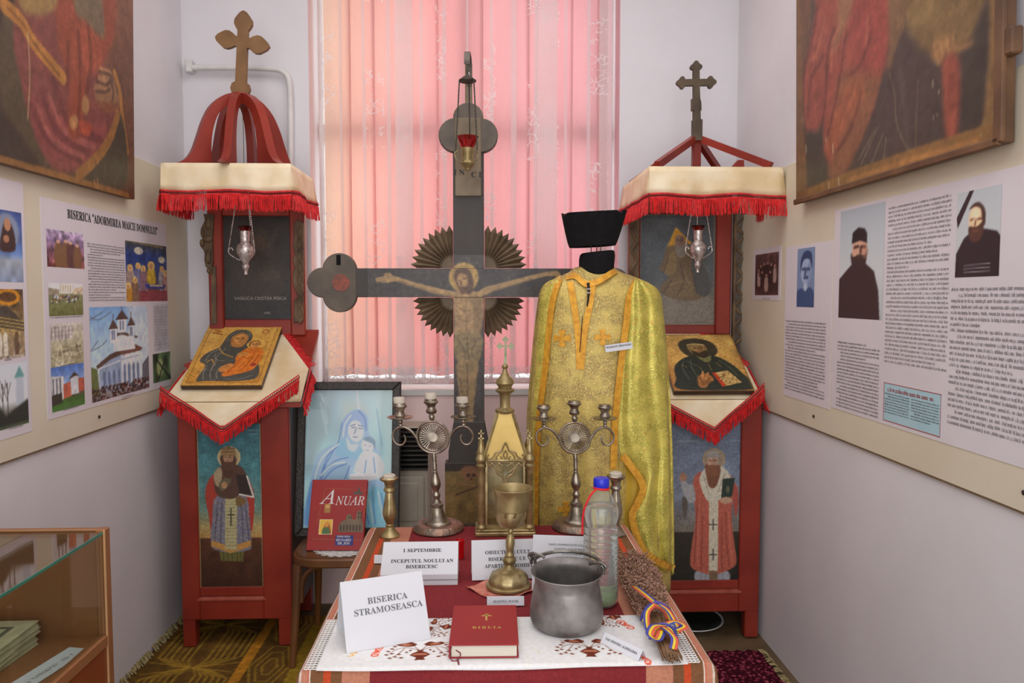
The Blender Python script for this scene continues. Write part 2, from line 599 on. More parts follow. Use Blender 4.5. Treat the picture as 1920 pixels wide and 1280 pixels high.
# pink drape behind, lace curtain in front
def cloth_light(name, colr, trans, dens=None):
    k = NT(name)
    k.t.nodes.remove(k.p)
    d = k.n('ShaderNodeBsdfDiffuse')
    t = k.n('ShaderNodeBsdfTranslucent')
    m = k.n('ShaderNodeMixShader')
    m.inputs[0].default_value = trans
    for s_ in (d, t): k.l(colr(k), s_.inputs[0])
    k.l(d.outputs[0], m.inputs[1])
    k.l(t.outputs[0], m.inputs[2])
    o = m.outputs[0]
    if dens:
        tr = k.n('ShaderNodeBsdfTransparent')
        mm = k.n('ShaderNodeMixShader')
        k.l(dens(k), mm.inputs[0])
        k.l(tr.outputs[0], mm.inputs[1])
        k.l(o, mm.inputs[2])
        o = mm.outputs[0]
    k.l(o, k.out.inputs[0])
    return k.m
def drape_col(k):
    g = k.coords('Generated')
    sx = k.n('ShaderNodeSeparateXYZ')
    k.l(g, sx.inputs[0])
    base = k.ramp(sx.outputs[0], [(.0, col(255, 194, 156)), (.14, col(250, 162, 140)), (.36, col(242, 148, 142)), (1., col(232, 146, 154))])
    n = k.noise(k.coords('Object', (1, 1, .25)), 5, 3)
    return k.mix(1., base, k.ramp(n, [(.3, (.86, .82, .84)), (.7, (1, 1, 1))]), 'MULTIPLY')
M_drape = cloth_light('pink_drape_cloth', drape_col, .72)
def lace_col(k):
    return k.ramp(k.noise(k.coords('Object'), 3), [(.3, col(238, 226, 226)), (.7, col(246, 238, 238))])
def lace_dens(k):
    v = k.coords('Object')
    sx = k.n('ShaderNodeSeparateXYZ')
    k.l(v, sx.inputs[0])
    uvn = k.n('ShaderNodeUVMap', uv_map='cloth')
    us = k.n('ShaderNodeSeparateXYZ')
    k.l(uvn.outputs[0], us.inputs[0])
    U, Z = us.outputs[0], us.outputs[1]
    cmb = k.n('ShaderNodeCombineXYZ')
    k.l(U, cmb.inputs[0]); k.l(Z, cmb.inputs[1])
    P2 = cmb.outputs[0]
    # fine mesh
    mesh_ = k.math('MULTIPLY', k.math('SINE', k.math('MULTIPLY', U, 900.)), .06)
    # flower sprays: upright columns, broken into bouquets along the height
    column = k.math('GREATER_THAN', k.math('SINE', k.math('MULTIPLY', U, 21.)), .55)
    ph = k.math('MULTIPLY', k.math('FLOOR', k.math('MULTIPLY', U, 21. / (2 * PI))), 1.7)
    seg = k.math('GREATER_THAN', k.math('SINE', k.math('ADD', k.math('MULTIPLY', Z, 9.5), ph)), -.1)
    wav = k.noise(P2, 14, 2)
    cm2 = k.n('ShaderNodeVectorMath', operation='ADD')
    k.l(P2, cm2.inputs[0]); 
    sc_ = k.n('ShaderNodeVectorMath', operation='SCALE'); sc_.inputs['Scale'].default_value = .06
    k.l(cmb.outputs[0], sc_.inputs[0])
    nv = k.n('ShaderNodeTexNoise', i_Scale=16.); k.l(P2, nv.inputs['Vector'])
    sc2 = k.n('ShaderNodeVectorMath', operation='SCALE'); sc2.inputs['Scale'].default_value = .04
    k.l(nv.outputs['Color'], sc2.inputs[0])
    k.l(sc2.outputs[0], cm2.inputs[1])
    vo = k.n('ShaderNodeTexVoronoi', feature='DISTANCE_TO_EDGE', i_Scale=34.)
    k.l(cm2.outputs[0], vo.inputs['Vector'])
    edge = k.math('LESS_THAN', vo.outputs['Distance'], .07)
    petal = k.math('GREATER_THAN', wav, .5)
    flower = k.math('MULTIPLY', k.math('MULTIPLY', column, seg), k.math('MULTIPLY', edge, petal))
    # border along the hem
    hem = k.math('LESS_THAN', Z, .11)
    vo2 = k.n('ShaderNodeTexVoronoi', feature='DISTANCE_TO_EDGE', i_Scale=26.)
    k.l(cm2.outputs[0], vo2.inputs['Vector'])
    hemp = k.math('MULTIPLY', hem, k.math('LESS_THAN', vo2.outputs['Distance'], .06))
    d = k.math('ADD', k.math('ADD', mesh_, .35), k.math('MULTIPLY', k.math('MAXIMUM', flower, hemp), .4))
    return k.math('ADD', d, k.math('MULTIPLY', hem, .14))
M_lace = cloth_light('white_lace', lace_col, .14, lace_dens)
def hang(name, x0, x1, y, ztop, zbot, amp, pleats, m, label, seed):
    """curtain that runs across in soft waves and doubles back on itself at each pleat"""
    rnd = random.Random(seed)
    pts = []
    x = x0
    def wave(x): return amp * (math.sin(x * 23 + seed) + .6 * math.sin(x * 41 + 2 * seed))
    def run(a, b, ya, yb):
        n = max(2, int(abs(b - a) / .008))
        for k in range(n): pts.append((lerp(a, b, k / n), lerp(ya, yb, k / n)))
    for c, w_ in sorted(pleats):
        run(x, c + w_ / 2, 0, -.004)
        run(c + w_ / 2, c - w_ / 2, -.004, .006)
        x = c - w_ / 2
        run(x, c + w_ / 2, .006, .010)
        x = c + w_ / 2
    run(x, x1, 0, 0)
    pts.append((x1, 0))
    n = len(pts) - 1
    arc = [0]
    for a, b in zip(pts, pts[1:]): arc.append(arc[-1] + math.hypot(b[0] - a[0], b[1] - a[1]))
    nv = 16
    def f(u, v):
        px_, off = pts[round(u * n)]
        sway = .004 * math.sin(v * 5 + px_ * 12 + seed) * v
        return Vector((min(max(px_ + sway, x0), x1), y + wave(px_) + off + .004 * math.sin(px_ * 60 + v * 4) * v, lerp(ztop, zbot + .004 * math.sin(px_ * 37), v)))
    o = B().grid(f, n, nv).out(name, m, None, 60)
    uv = o.data.uv_layers.new(name='cloth')
    W = n + 1
    loops = np.empty(len(o.data.loops), np.int32)
    o.data.loops.foreach_get('vertex_index', loops)
    Z = np.array([v.co.z for v in o.data.vertices])
    uv.data.foreach_set('uv', np.stack([np.array(arc)[loops % W], Z[loops] - WZ0], -1).ravel())
    tag(o, label, 'curtain')
    return o
drx = lambda px: at(px, 500, Y=YB + .155).x
hang('pink_drape', WX0 + .04, WX1 - .014, YB + .155, 3.14, 1.09, .010, [(drx(p), .012) for p in (660, 705, 822, 905, 990, 1070)] + [(drx(1126), .05)], M_drape,
     'plain pink drape glowing in the window behind the white lace', 3)
lcx = lambda px: at(px, 500, Y=YB - .02).x
hang('lace_curtain', lcx(602), lcx(1150), YB - .022, 3.19, 1.066, .007, [(lcx(p), w_ / 395) for p, w_ in ((608, 8), (643, 6), (686, 6), (731, 8), (760, 34), (793, 7), (835, 8), (878, 5), (922, 6), (963, 10), (1004, 6), (1024, 40), (1060, 5), (1101, 6), (1133, 24))], M_lace,
     'white floral lace curtain with patterned hem over the pink drape', 5)
B().tube([(WX0 - .15, YB - .03, 3.2), (WX1 + .15, YB - .03, 3.2)], .012, 10).out('curtain_rod', M_white)
tag(bpy.data.objects['curtain_rod'], 'thin white curtain rod above the lace curtain', 'rod')

# pipe on the back wall
y = YB - .035
pp = smooth_path([at(361, 127, Y=y), at(420, 127, Y=y), at(505, 129, Y=y), at(532, 136, Y=y), at(543, 160, Y=y), at(545, 240, Y=y), at(545, 330, Y=y), at(546, 480, Y=y), at(547, 700, Y=y), at(547, 900, Y=y)], 5)
pipe = thing('heating_pipe', 'white bent heating pipe on the back wall behind the left shrine', 'pipe', pp[0])
Tm = Matrix.Translation(-pp[0])
B().tube([p - pp[0] for p in pp], .013, 12).out('pipe_run', M_white, pipe)
B().box(-.03, .0, -.012, .03, -.02, .035, .004).out('clip', M_white, pipe)

# gas heater under the window
hx0, hx1, hy0, hy1 = at(672, 800, Y=3.48).x, at(804, 800, Y=3.48).x, 3.48, YB - .005
ht = thing('gas_heater', 'beige gas heater with black grille under the window', 'heater', ((hx0 + hx1) / 2, hy0, 0))
M_beige = mat('beige_enamel', col(186, 176, 158), None, .4)
hw = (hx1 - hx0) / 2
B().box(-hw, hw, 0.012, hy1 - hy0, .22, .885, .01).out('casing', M_beige, ht)
B().box(-hw + .02, hw - .02, -.002, .02, .24, .66, .008).out('front_panel', M_beige, ht)
fp = B()
for a, b_ in ((.30, .42), (.45, .63)): fp.box(-hw + .05, hw - .05, -.006, .002, a, b_, .004)
fp.out('raised_panel', M_beige, ht)
B().box(-hw + .006, hw - .006, .004, .02, .685, .878).out('grille_back', M_black, ht)
for i in range(9):
    B().box(-hw + .006, hw - .006, -.008, .012, .69 + i * .0212, .697 + i * .0212).out('slat', M_iron, ht)
for sx in (-1, 1): B().box(sx * (hw - .05) - .02, sx * (hw - .05) + .02, .05, .12, 0, .23).out('foot', M_iron, ht)

# cream display boards along both side walls
M_edge = mat('board_edge', col(120, 96, 70), None, .7)
def board(name, x0, x1, y0, y1, z0, z1, label, side):
    t = thing(name, label, 'board', ((x0 + x1) / 2, (y0 + y1) / 2, z0))
    hx, hy = abs(x1 - x0) / 2, abs(y1 - y0) / 2
    B().box(-hx, hx, -hy, hy, .004, z1 - z0, .002).out('panel', M_board, t)
    B().box(-hx * .9, hx * .9, -hy, hy, 0, .004).out('bottom_edge', M_edge, t)
    for k, dy in enumerate((-.9, -.2, .45, .9)):
        sx = side * (hx + .001)
        B().lathe([(.006, 0), (.006, .003), (.002, .005)], 8, Matrix.Translation((sx, dy * hy, .05)) @ Matrix.Rotation(R(90) * side, 4, 'Y')).out('screw', M_iron, t)
    return t
board('display_board', XL + .001, XL + .009, .5, YB - .02, 1.0, 2.03, 'cream display board on the left wall behind the white posters', 1)
board('display_board', XR - .009, XR - .001, .3, YB - .02, .995, 1.995, 'cream display board on the right wall behind the text posters', -1)
# ---------------------------------------------------------------- two red shrines (lectern, icon board, canopy, finial cross)
M_satin = mat('gold_satin_cloth', col(242, 226, 194), col(226, 200, 154), .45, scale=9, bump=.25, bscale=30, spec=.4)
M_fringe = mat('red_fringe', col(226, 44, 44), col(190, 26, 30), .7, scale=60)
M_gap = mat('dark_red_crochet', col(120, 16, 20), None, .8)
M_cross1 = mat('brown_finial_wood', col(134, 98, 58), col(112, 78, 44), .55, scale=10)
M_cross2 = mat('old_grey_brown_wood', col(92, 76, 56), col(66, 54, 40), .6, scale=16)

def fringe(parent, path, length, nrm=None, seed=1, step=.0036, band=.02, flare=.1):
    """knotted trim band with hanging strands along a path"""
    rnd = random.Random(seed)
    P = [Vector(p) for p in path]
    seg = [(a, b, (b - a).length) for a, b in zip(P, P[1:])]
    tot = sum(s_[2] for s_ in seg)
    def pos(d):
        for a, b, L in seg:
            if d <= L: return a.lerp(b, d / L), (b - a).normalized()
            d -= L
        return P[-1].copy(), (P[-1] - P[-2]).normalized()
    n = int(tot / step)
    st, bd, kn = B(), B(), B()
    for i in range(n + 1):
        p, t = pos(tot * i / n)
        out = Vector((t.y, -t.x, 0))
        out = out.normalized() if out.length > .1 else Vector((0, -1, 0))
        if nrm is not None: out = Vector(nrm)
        dn = Vector((0, 0, -1))
        q = p + dn * band + out * .004
        e = q + dn * (length * rnd.uniform(.9, 1.06)) + out * (length * rnd.uniform(.0, flare * 2)) + t * rnd.uniform(-.006, .006)
        m_ = q.lerp(e, .5) + t * rnd.uniform(-.003, .003) + out * rnd.uniform(.0, .004)
        w_ = step * .6
        vs = []
        for c_ in (q, m_, e):
            vs += [c_ - t * w_, c_ + t * w_, c_ + out * w_ * 1.3]
        st.faces(vs, [(0, 1, 4, 3), (1, 2, 5, 4), (2, 0, 3, 5), (3, 4, 7, 6), (4, 5, 8, 7), (5, 3, 6, 8), (6, 7, 8)])
        if i % 2 == 0:
            kn.ball(p + dn * band * .5 + out * .004, .0032, 5, (1, 1, 1.4))
    for a, b in zip(P, P[1:]):
        t = (b - a).normalized()
        out = Vector(nrm) if nrm is not None else Vector((t.y, -t.x, 0)).normalized()
        for z0, z1 in ((0, -.006), (-.014, -.0215)):
            d0, d1 = Vector((0, 0, z0)), Vector((0, 0, z1))
            o_ = out * .004
            bd.faces([a + d0, b + d0, b + d1, a + d1, a + d0 + o_, b + d0 + o_, b + d1 + o_, a + d1 + o_],
                     [(4, 5, 6, 7), (0, 1, 5, 4), (3, 2, 6, 7)])
    bd.out('trim_band', M_fringe, parent, 0)
    kn.out('trim_knots', M_gap, parent, 40, stuff=True)
    st.out('fringe', M_fringe, parent, 0, stuff=True)

def arm_end(L, half, r, blunt):
    """outline of one cross arm from its lower to its upper corner, pointing +x"""
    if blunt:
        return [(L - r * 2.3, -half), (L - r * 2.0, -r * .82), (L - r * 1.55, -r * 1.04), (L - r * 1.05, -r), (L - r * .6, -r * .7), (L - r * .22, -r * .4), (L, 0),
                (L - r * .22, r * .4), (L - r * .6, r * .7), (L - r * 1.05, r), (L - r * 1.55, r * 1.04), (L - r * 2.0, r * .82), (L - r * 2.3, half)]
    q = r * .52
    pts = [(L - 3.3 * q, -half)]
    for cx, cy, a0, a1 in ((L - 2.35 * q, -q * 1.35, 200, 350), (L - q, 0, -75, 75), (L - 2.35 * q, q * 1.35, 10, 160)):
        for k in range(8):
            a = R(lerp(a0, a1, k / 7))
            pts.append((cx + q * math.cos(a), cy + q * math.sin(a)))
    return pts + [(L - 3.3 * q, half)]
def cross_outline(LR, LT, half, r, blunt, foot, zc=0., tilt=0.):
    """whole cross as one outline: right arm, top arm, left arm, then the foot points (left side last)"""
    pts = []
    def add(P, ang):
        c, s_ = math.cos(ang), math.sin(ang)
        pts.extend((x * c - y_ * s_, zc + x * s_ + y_ * c) for x, y_ in P)
    pts.append((half, zc - half - half * math.tan(tilt)))
    add(arm_end(LR, half, r, blunt), -tilt)
    pts.append((half, zc + half))
    add(arm_end(LT, half, r, blunt), PI / 2)
    pts.append((-half, zc + half))
    add(arm_end(LR, half, r, blunt), PI - tilt)
    pts.append((-half, zc - half + half * math.tan(tilt)))
    return pts + foot

def shrine(name, label, p):
    xl, xr, yf, yb = p['xl'], p['xr'], p['yf'], p['yb']
    ox = (xl + xr) / 2
    t = thing(name, label, 'shrine', (ox, yf, 0))
    O = Vector((ox, yf, 0))
    l = lambda x: x - ox
    L, Rr, D = l(xl), l(xr), yb - yf
    zt = 1.02
    sl, sr = p['stiles']
    pz0, pz1 = .255, .955
    # legs and body
    for (x0, x1) in ((L, L + .052), (Rr - .058, Rr)):
        for (y0, y1) in ((0, .05), (D - .05, D)):
            B().box(x0, x1, y0, y1, .0055, .13, .004).out('leg', M_red, t)
    B().box(L, L + sl, -.002, .03, .122, zt, .004).out('stile', M_red, t)
    B().box(Rr - sr, Rr, -.002, .03, .122, zt, .004).out('stile', M_red, t)
    B().box(L + sl, Rr - sr, 0, .03, .122, .205, .003).out('apron', M_red, t)
    B().prism([(-.004, .205), (-.004, .212), (.012, .222), (.03, .222), (.03, .205)], L + sl - .01, Rr - sr + .01, 'x').out('ledge_moulding', M_redlight, t)
    B().box(L + sl, Rr - sr, .004, .03, .222, pz0 + .004, .002).out('rail', M_red, t)
    B().box(L + sl, Rr - sr, .004, .03, pz1 - .004, zt, .002).out('rail', M_red, t)
    B().box(L, L + .02, .03, D, .122, zt).out('side_panel', M_red, t)
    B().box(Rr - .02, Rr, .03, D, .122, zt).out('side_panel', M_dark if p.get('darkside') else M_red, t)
    B().box(L + .02, Rr - .02, D - .015, D, .122, zt).out('back_panel', M_red, t)
    B().box(L + .02, Rr - .02, .03, D - .015, .122, .14).out('bottom_panel', M_red, t)
    # painted saint board let into the front
    a, b = p['panel']
    Mp = basis(Vector((a, yf + .012, pz0)), (1, 0, 0), (0, 0, 1))
    B().box(L + sl, Rr - sr, .014, .03, pz0, pz1).out('panel_backing', M_red, t)
    cv = p['saint'](Mp, b - a, pz1 - pz0)
    o = cv.mesh('saint_panel', M_painted, t, gain=p.get('gain', GAIN))
    o.matrix_basis = Matrix.Translation(-O) @ Mp
    # lectern: wedge with a sloping top
    lw0, lw1, lb0, lb1 = [l(v) for v in p['lectern']]
    yL0, yL1, zL0, zL1 = p.get('ly0', 3.16) - yf, 3.58 - yf, 1.045, 1.325
    fw = B()
    vs = [(L, 0, zt), (Rr, 0, zt), (Rr, D, zt), (L, D, zt)]
    fw.faces([(lw0, yL0, zL0 - .02), (lw1, yL0, zL0 - .02), (lb1, yL1, zL1 - .02), (lb0, yL1, zL1 - .02), (L, 0.01, zt), (Rr, .01, zt), (Rr, D, zt), (L, D, zt)],
             [(0, 1, 5, 4), (1, 2, 6, 5), (2, 3, 7, 6), (3, 0, 4, 7), (3, 2, 1, 0), (4, 5, 6, 7)])
    fw.out('lectern_box', M_red, t, 0)
    sb = B()
    sb.faces([(lw0, yL0, zL0 - .02), (lw1, yL0, zL0 - .02), (lb1, yL1, zL1 - .02), (lb0, yL1, zL1 - .02), (lw0, yL0, zL0), (lw1, yL0, zL0), (lb1, yL1, zL1), (lb0, yL1, zL1)],
             [(3, 2, 1, 0), (4, 5, 6, 7), (0, 1, 5, 4), (1, 2, 6, 5), (2, 3, 7, 6), (3, 0, 4, 7)])
    sb.out('sloping_top', M_red, t, 0)
    # back frame with the dark icon board
    ub0, ub1 = [l(v) for v in p['upper']]
    s0, s1 = [l(v) for v in p['ustiles']]
    yu0, yu1 = 3.55 - yf, 3.585 - yf
    cz = p['cz']
    uz0 = p['uz0']
    B().box(s0, ub0, yu0 - .02, yu1, 1.30, cz - .03, .005).out('upright', M_red, t)
    B().box(ub1, s1, yu0 - .02, yu1, 1.30, cz - .03, .005).out('upright', M_red, t)
    B().box(ub0, ub1, yu0 - .01, yu1, 1.30, uz0, .004).out('cross_rail', M_red, t)
    B().box(ub0, ub1, yu0 - .01, yu1, p['uz1'], cz - .03, .004).out('cross_rail', M_red, t)
    B().box(ub0, ub1, yu0 + .012, yu1, uz0, p['uz1']).out('icon_backing', M_dark, t)
    Mu = basis(Vector((p['upper'][0], 3.56, uz0)), (1, 0, 0), (0, 0, 1))
    cv = p['icon'](Mu, p['upper'][1] - p['upper'][0], p['uz1'] - uz0)
    o = cv.mesh('upper_icon', M_painted, t, gain=p.get('ugain', GAIN))
    o.matrix_basis = Matrix.Translation(-O) @ Mu
    if p.get('words'):
        for txt, size, px, py, al in p['words']:
            q = at(px, py, Y=3.558) - O
            e = lettering(txt, size, t, 0, 0, M_chalk, align=al, sans=True)
            e.matrix_basis = basis(q, (1, 0, 0), (0, 0, 1))
    p['carving'](t, O)
    # canopy rails
    c0, c1, cy0, cy1 = l(p['canopy'][0]), l(p['canopy'][1]), p['canopy'][2] - yf, p['canopy'][3] - yf
    B().box(c0, c1, cy0, cy0 + .03, cz - .022, cz, .003).out('canopy_rail', M_red, t)
    B().box(c0, c1, cy1 - .03, cy1, cz - .022, cz, .003).out('canopy_rail', M_red, t)
    B().box(c0, c0 + .03, cy0 + .03, cy1 - .03, cz - .022, cz, .003).out('canopy_rail', M_red, t)
    B().box(c1 - .03, c1, cy0 + .03, cy1 - .03, cz - .022, cz, .003).out('canopy_rail', M_red, t)
    cx, cy = (c0 + c1) / 2, (cy0 + cy1) / 2
    B().box(cx - .012, cx + .012, cy0 + .03, cy1 - .03, cz - .02, cz - .002).out('canopy_rail', M_red, t)
    # satin valance with fringe
    e_ = .006
    q = [(c0 - e_, cy1 - .01), (c0 - e_, cy0 - e_), (c1 + e_, cy0 - e_), (c1 + e_, cy1 - .01)]
    hgt = .108
    path = []
    for k, ((ax, ay), (bx, by)) in enumerate(zip(q, q[1:])):
        n = 26 if k == 1 else 16
        for i in range(n):
            u = i / n
            path.append((lerp(ax, bx, u), lerp(ay, by, u), k, u))
    path.append((*q[3], 2, 1.))
    rnd = random.Random(p['seed'])
    ph = [rnd.uniform(0, 6) for _ in range(3)]
    def vpos(i, v):
        x, y_, k, u = path[i]
        a_ = [(-1, 0), (0, -1), (1, 0)][k]
        w_ = (.006 * math.sin(i * .55 + ph[0]) + .004 * math.sin(i * 1.3 + ph[1])) * v
        out = .012 * v + w_
        sag = (.004 * math.sin(i * .4 + ph[2]) if v > .5 else 0) + p.get('slant', (0, 0))[0 if k == 0 else 1] * (1 - u if k == 0 else u if k == 2 else 0)
        return Vector((x + a_[0] * out, y_ + a_[1] * out, cz + .002 - hgt * v + sag))
    N = len(path) - 1
    va = B().grid(lambda u, v: vpos(round(u * N), v), N, 5).out('valance', M_satin, t, 80, solid=.002)
    fringe(va, [vpos(i, 1.) for i in range(len(path))], .062, None, p['seed'])
    # roof and finial
    p['roof'](t, Vector((cx, cy, cz)), (c0, c1, cy0, cy1))
    return t

# painted saints -------------------------------------------------------
def saint_left(M, w, h):
    c = Cv(M, w, h, 96, 250, (52, 112, 122), zoom=(300, 780, 853 / 320))
    c.vgrad([(0, (44, 100, 112)), (.3, (62, 118, 124)), (.52, (96, 130, 116)), (.6, (150, 140, 90)), (.665, (178, 140, 72)), (.69, (176, 132, 66)), (.7, (88, 48, 28)), (1, (62, 34, 20))])
    c.noise(9, .07).noise(40, .05)
    c.ell(345, 205, 57, 54, (196, 168, 112)).ell(345, 205, 50, 47, (150, 140, 100), .6)
    c.poly([(275, 285), (240, 330), (228, 400), (246, 500), (258, 570), (290, 500), (305, 380), (305, 300)], (172, 52, 36), 1, 1, True)
    c.poly([(425, 290), (452, 335), (470, 400), (468, 500), (456, 575), (438, 520), (420, 400)], (172, 48, 36), 1, 1, True)
    c.poly([(295, 660), (305, 722), (415, 724), (420, 660)], (104, 98, 44), 1, 1)
    c.lines([[(x, 670), (x + 2, 722)] for x in (318, 338, 360, 385, 402)], 5, (64, 60, 28), .7)
    c.poly([(285, 400), (262, 520), (258, 645), (300, 672), (352, 680), (440, 668), (456, 640), (445, 500), (420, 390)], (112, 110, 126), 1, 1, True)
    for i in range(260):
        x, y_ = random.uniform(264, 450), random.uniform(420, 640)
        c.ell(x, y_, 3.4, 3.4, random.choice([(150, 150, 165), (70, 72, 92), (166, 140, 90)]), .7)
    c.lines([[(x, 430), (x + d, 640)] for x, d in ((290, -18), (310, -8), (405, 12), (425, 22))], 5, (58, 52, 58), .6)
    c.poly([(260, 618), (258, 648), (352, 684), (452, 650), (456, 618), (352, 650)], (196, 134, 54), .95, 1)
    c.poly([(326, 372), (326, 664), (383, 668), (386, 372)], (172, 162, 112), 1, .5)
    c.lines([[(330, y_), (382, y_)] for y_ in range(390, 660, 17)], 3, (128, 118, 76), .8)
    c.line([(355, 460), (355, 545)], 6, (52, 48, 36)).line([(340, 492), (370, 492)], 6, (52, 48, 36))
    c.poly([(308, 250), (275, 280), (270, 330), (285, 390), (330, 412), (385, 402), (432, 330), (425, 280), (390, 245)], (84, 56, 44), 1, 1, True)
    c.poly([(270, 290), (300, 255), (312, 290), (300, 350), (278, 340)], (172, 150, 110), .9, 1, True)
    c.poly([(300, 330), (345, 300), (352, 330), (318, 372), (298, 368)], (96, 88, 60), 1, 1, True)
    c.ell(322, 345, 14, 18, (176, 128, 84), 1, 1)
    c.poly([(378, 290), (432, 296), (466, 402), (398, 392)], (52, 38, 36)).line([(434, 300), (466, 402)], 7, (214, 206, 190), 1, .5, False).line([(398, 390), (466, 404)], 7, (214, 206, 190), 1, .5, False)
    c.poly([(385, 400), (432, 420), (400, 450), (380, 440)], (118, 88, 44), 1, 1, True)
    c.poly([(305, 200), (312, 260), (318, 292), (345, 312), (366, 285), (380, 205)], (84, 52, 36), 1, 1, True)
    c.lines([[(322, 240), (330, 295)], [(345, 245), (345, 305)], [(362, 240), (358, 292)]], 4, (54, 32, 24), .8)
    c.face(342, 208, 25, (176, 128, 88), turn=-.15)
    c.poly([(312, 236), (342, 228), (374, 236), (366, 262), (342, 270), (320, 262)], (90, 56, 38), 1, 1, True)
    c.poly([(308, 160), (340, 150), (374, 160), (380, 196), (306, 196)], (126, 92, 52), 1, 1)
    c.lines([[(312, 172), (372, 172)], [(310, 188), (376, 188)]], 4, (176, 146, 86), .9)
    c.line([(430, 72), (486, 72)], 5, (150, 176, 180), .5).line([(440, 90), (486, 90)], 4, (150, 176, 180), .4)
    c.border(.022, (168, 142, 88), .75)
    c.a = c.a * .82 + c.a.mean(2, keepdims=True) * .18
    c.noise(70, .06)
    return c
def saint_right(M, w, h):
    c = Cv(M, w, h, 110, 236, (100, 115, 135), zoom=(1150, 780, 933 / 350))
    c.vgrad([(0, (92, 104, 124)), (.3, (108, 120, 140)), (.5, (112, 120, 134)), (.6, (112, 108, 104)), (.69, (116, 106, 94)), (.695, (50, 42, 30)), (.8, (44, 38, 26)), (1, (34, 32, 22))])
    c.noise(8, .06).noise(44, .05)
    c.ell(502, 215, 56, 54, (170, 140, 96), .9, 1).ell(502, 215, 47, 46, (128, 118, 110), .6)
    c.poly([(418, 770), (420, 835), (500, 828), (572, 838), (566, 770)], (146, 148, 152), 1, 1, True)
    c.lines([[(x, 775), (x - 2, 828)] for x in (440, 462, 520, 545)], 4, (96, 98, 106), .7)
    c.poly([(432, 280), (398, 330), (402, 400), (410, 520), (392, 640), (386, 745), (440, 778), (500, 790), (560, 772), (612, 735), (604, 640), (590, 520), (596, 420), (622, 370), (604, 330), (560, 280)], (176, 84, 64), 1, 1, True)
    c.poly([(600, 345), (625, 400), (612, 500), (598, 440)], (164, 70, 54), 1, 1, True)
    c.lines([[(420, 420), (412, 600), (404, 740)], [(446, 500), (440, 680), (440, 770)], [(560, 480), (566, 640), (578, 750)], [(540, 520), (540, 700), (545, 770)]], 7, (128, 54, 42), .6, 1)
    c.lines([[(430, 420), (424, 600), (420, 740)], [(575, 480), (582, 620), (595, 730)]], 6, (206, 118, 92), .5, 1)
    c.poly([(478, 420), (476, 782), (520, 786), (524, 420)], (196, 186, 160), 1, .5)
    for y_ in (540, 690):
        c.line([(498, y_ - 26), (498, y_ + 26)], 6, (70, 64, 60)).line([(480, y_), (516, y_)], 6, (70, 64, 60))
    c.poly([(478, 770), (520, 770), (518, 815), (480, 815)], (110, 84, 56), .9, 1)
    c.poly([(470, 250), (438, 290), (432, 330), (456, 400), (486, 428), (560, 400), (584, 310), (556, 262), (520, 250)], (196, 188, 166), 1, 1, True)
    c.lines([[(452, 300), (478, 390)], [(556, 290), (520, 380)]], 5, (140, 130, 108), .6)
    c.poly([(400, 345), (372, 340), (350, 305), (338, 330), (348, 380), (376, 430), (410, 420)], (150, 150, 150), 1, 1, True)
    c.poly([(350, 400), (344, 440), (358, 515), (372, 430)], (86, 78, 66), 1, 1, True)
    c.ell(350, 306, 18, 20, (164, 112, 84), 1, 1).line([(352, 300), (344, 280)], 8, (150, 96, 74))
    c.poly([(546, 312), (606, 308), (592, 400), (536, 422)], (38, 52, 42)).ell(570, 366, 9, 18, (110, 110, 84), .8)
    c.ell(562, 420, 30, 17, (186, 146, 116), 1, 1)
    c.poly([(462, 240), (464, 300), (478, 352), (502, 358), (522, 330), (532, 250)], (124, 74, 48), 1, 1, True)
    c.lines([[(480, 270), (486, 345)], [(500, 270), (500, 352)], [(516, 262), (512, 335)]], 4, (92, 52, 34), .7)
    c.face(496, 226, 27, (190, 146, 118), turn=-.1)
    c.poly([(466, 252), (496, 246), (530, 252), (524, 290), (496, 300), (470, 286)], (128, 78, 50), 1, 1, True)
    c.poly([(468, 180), (498, 166), (526, 180), (528, 208), (468, 208)], (150, 142, 136), 1, 1)
    c.line([(330, 126), (420, 126)], 8, (146, 154, 164), .5).line([(590, 122), (640, 122)], 8, (146, 154, 164), .35)
    c.border(.015, (60, 50, 44), .6)
    c.a = c.a * .88 + c.a.mean(2, keepdims=True) * .12
    c.noise(70, .06)
    return c
def dark_icon(M, w, h):
    c = Cv(M, w, h, 90, 130, (50, 44, 40), zoom=(300, 380, 3.2))
    c.vgrad([(0, (40, 33, 29)), (.5, (50, 44, 39)), (1, (48, 48, 46))]).noise(6, .1)
    c.ell(600, 230, 70, 75, (74, 60, 46), .5, 5)
    c.poly([(520, 330), (560, 270), (640, 270), (700, 340), (730, 560), (480, 560)], (66, 52, 40), .5, 6, True)
    c.ell(598, 240, 36, 46, (84, 66, 50), .5, 4)
    c.poly([(600, 400), (720, 420), (700, 470), (600, 460)], (86, 74, 58), .35, 5, True)
    c.line([(690, 180), (650, 300)], 26, (64, 54, 46), .5, 4)
    c.noise(50, .08)
    return c
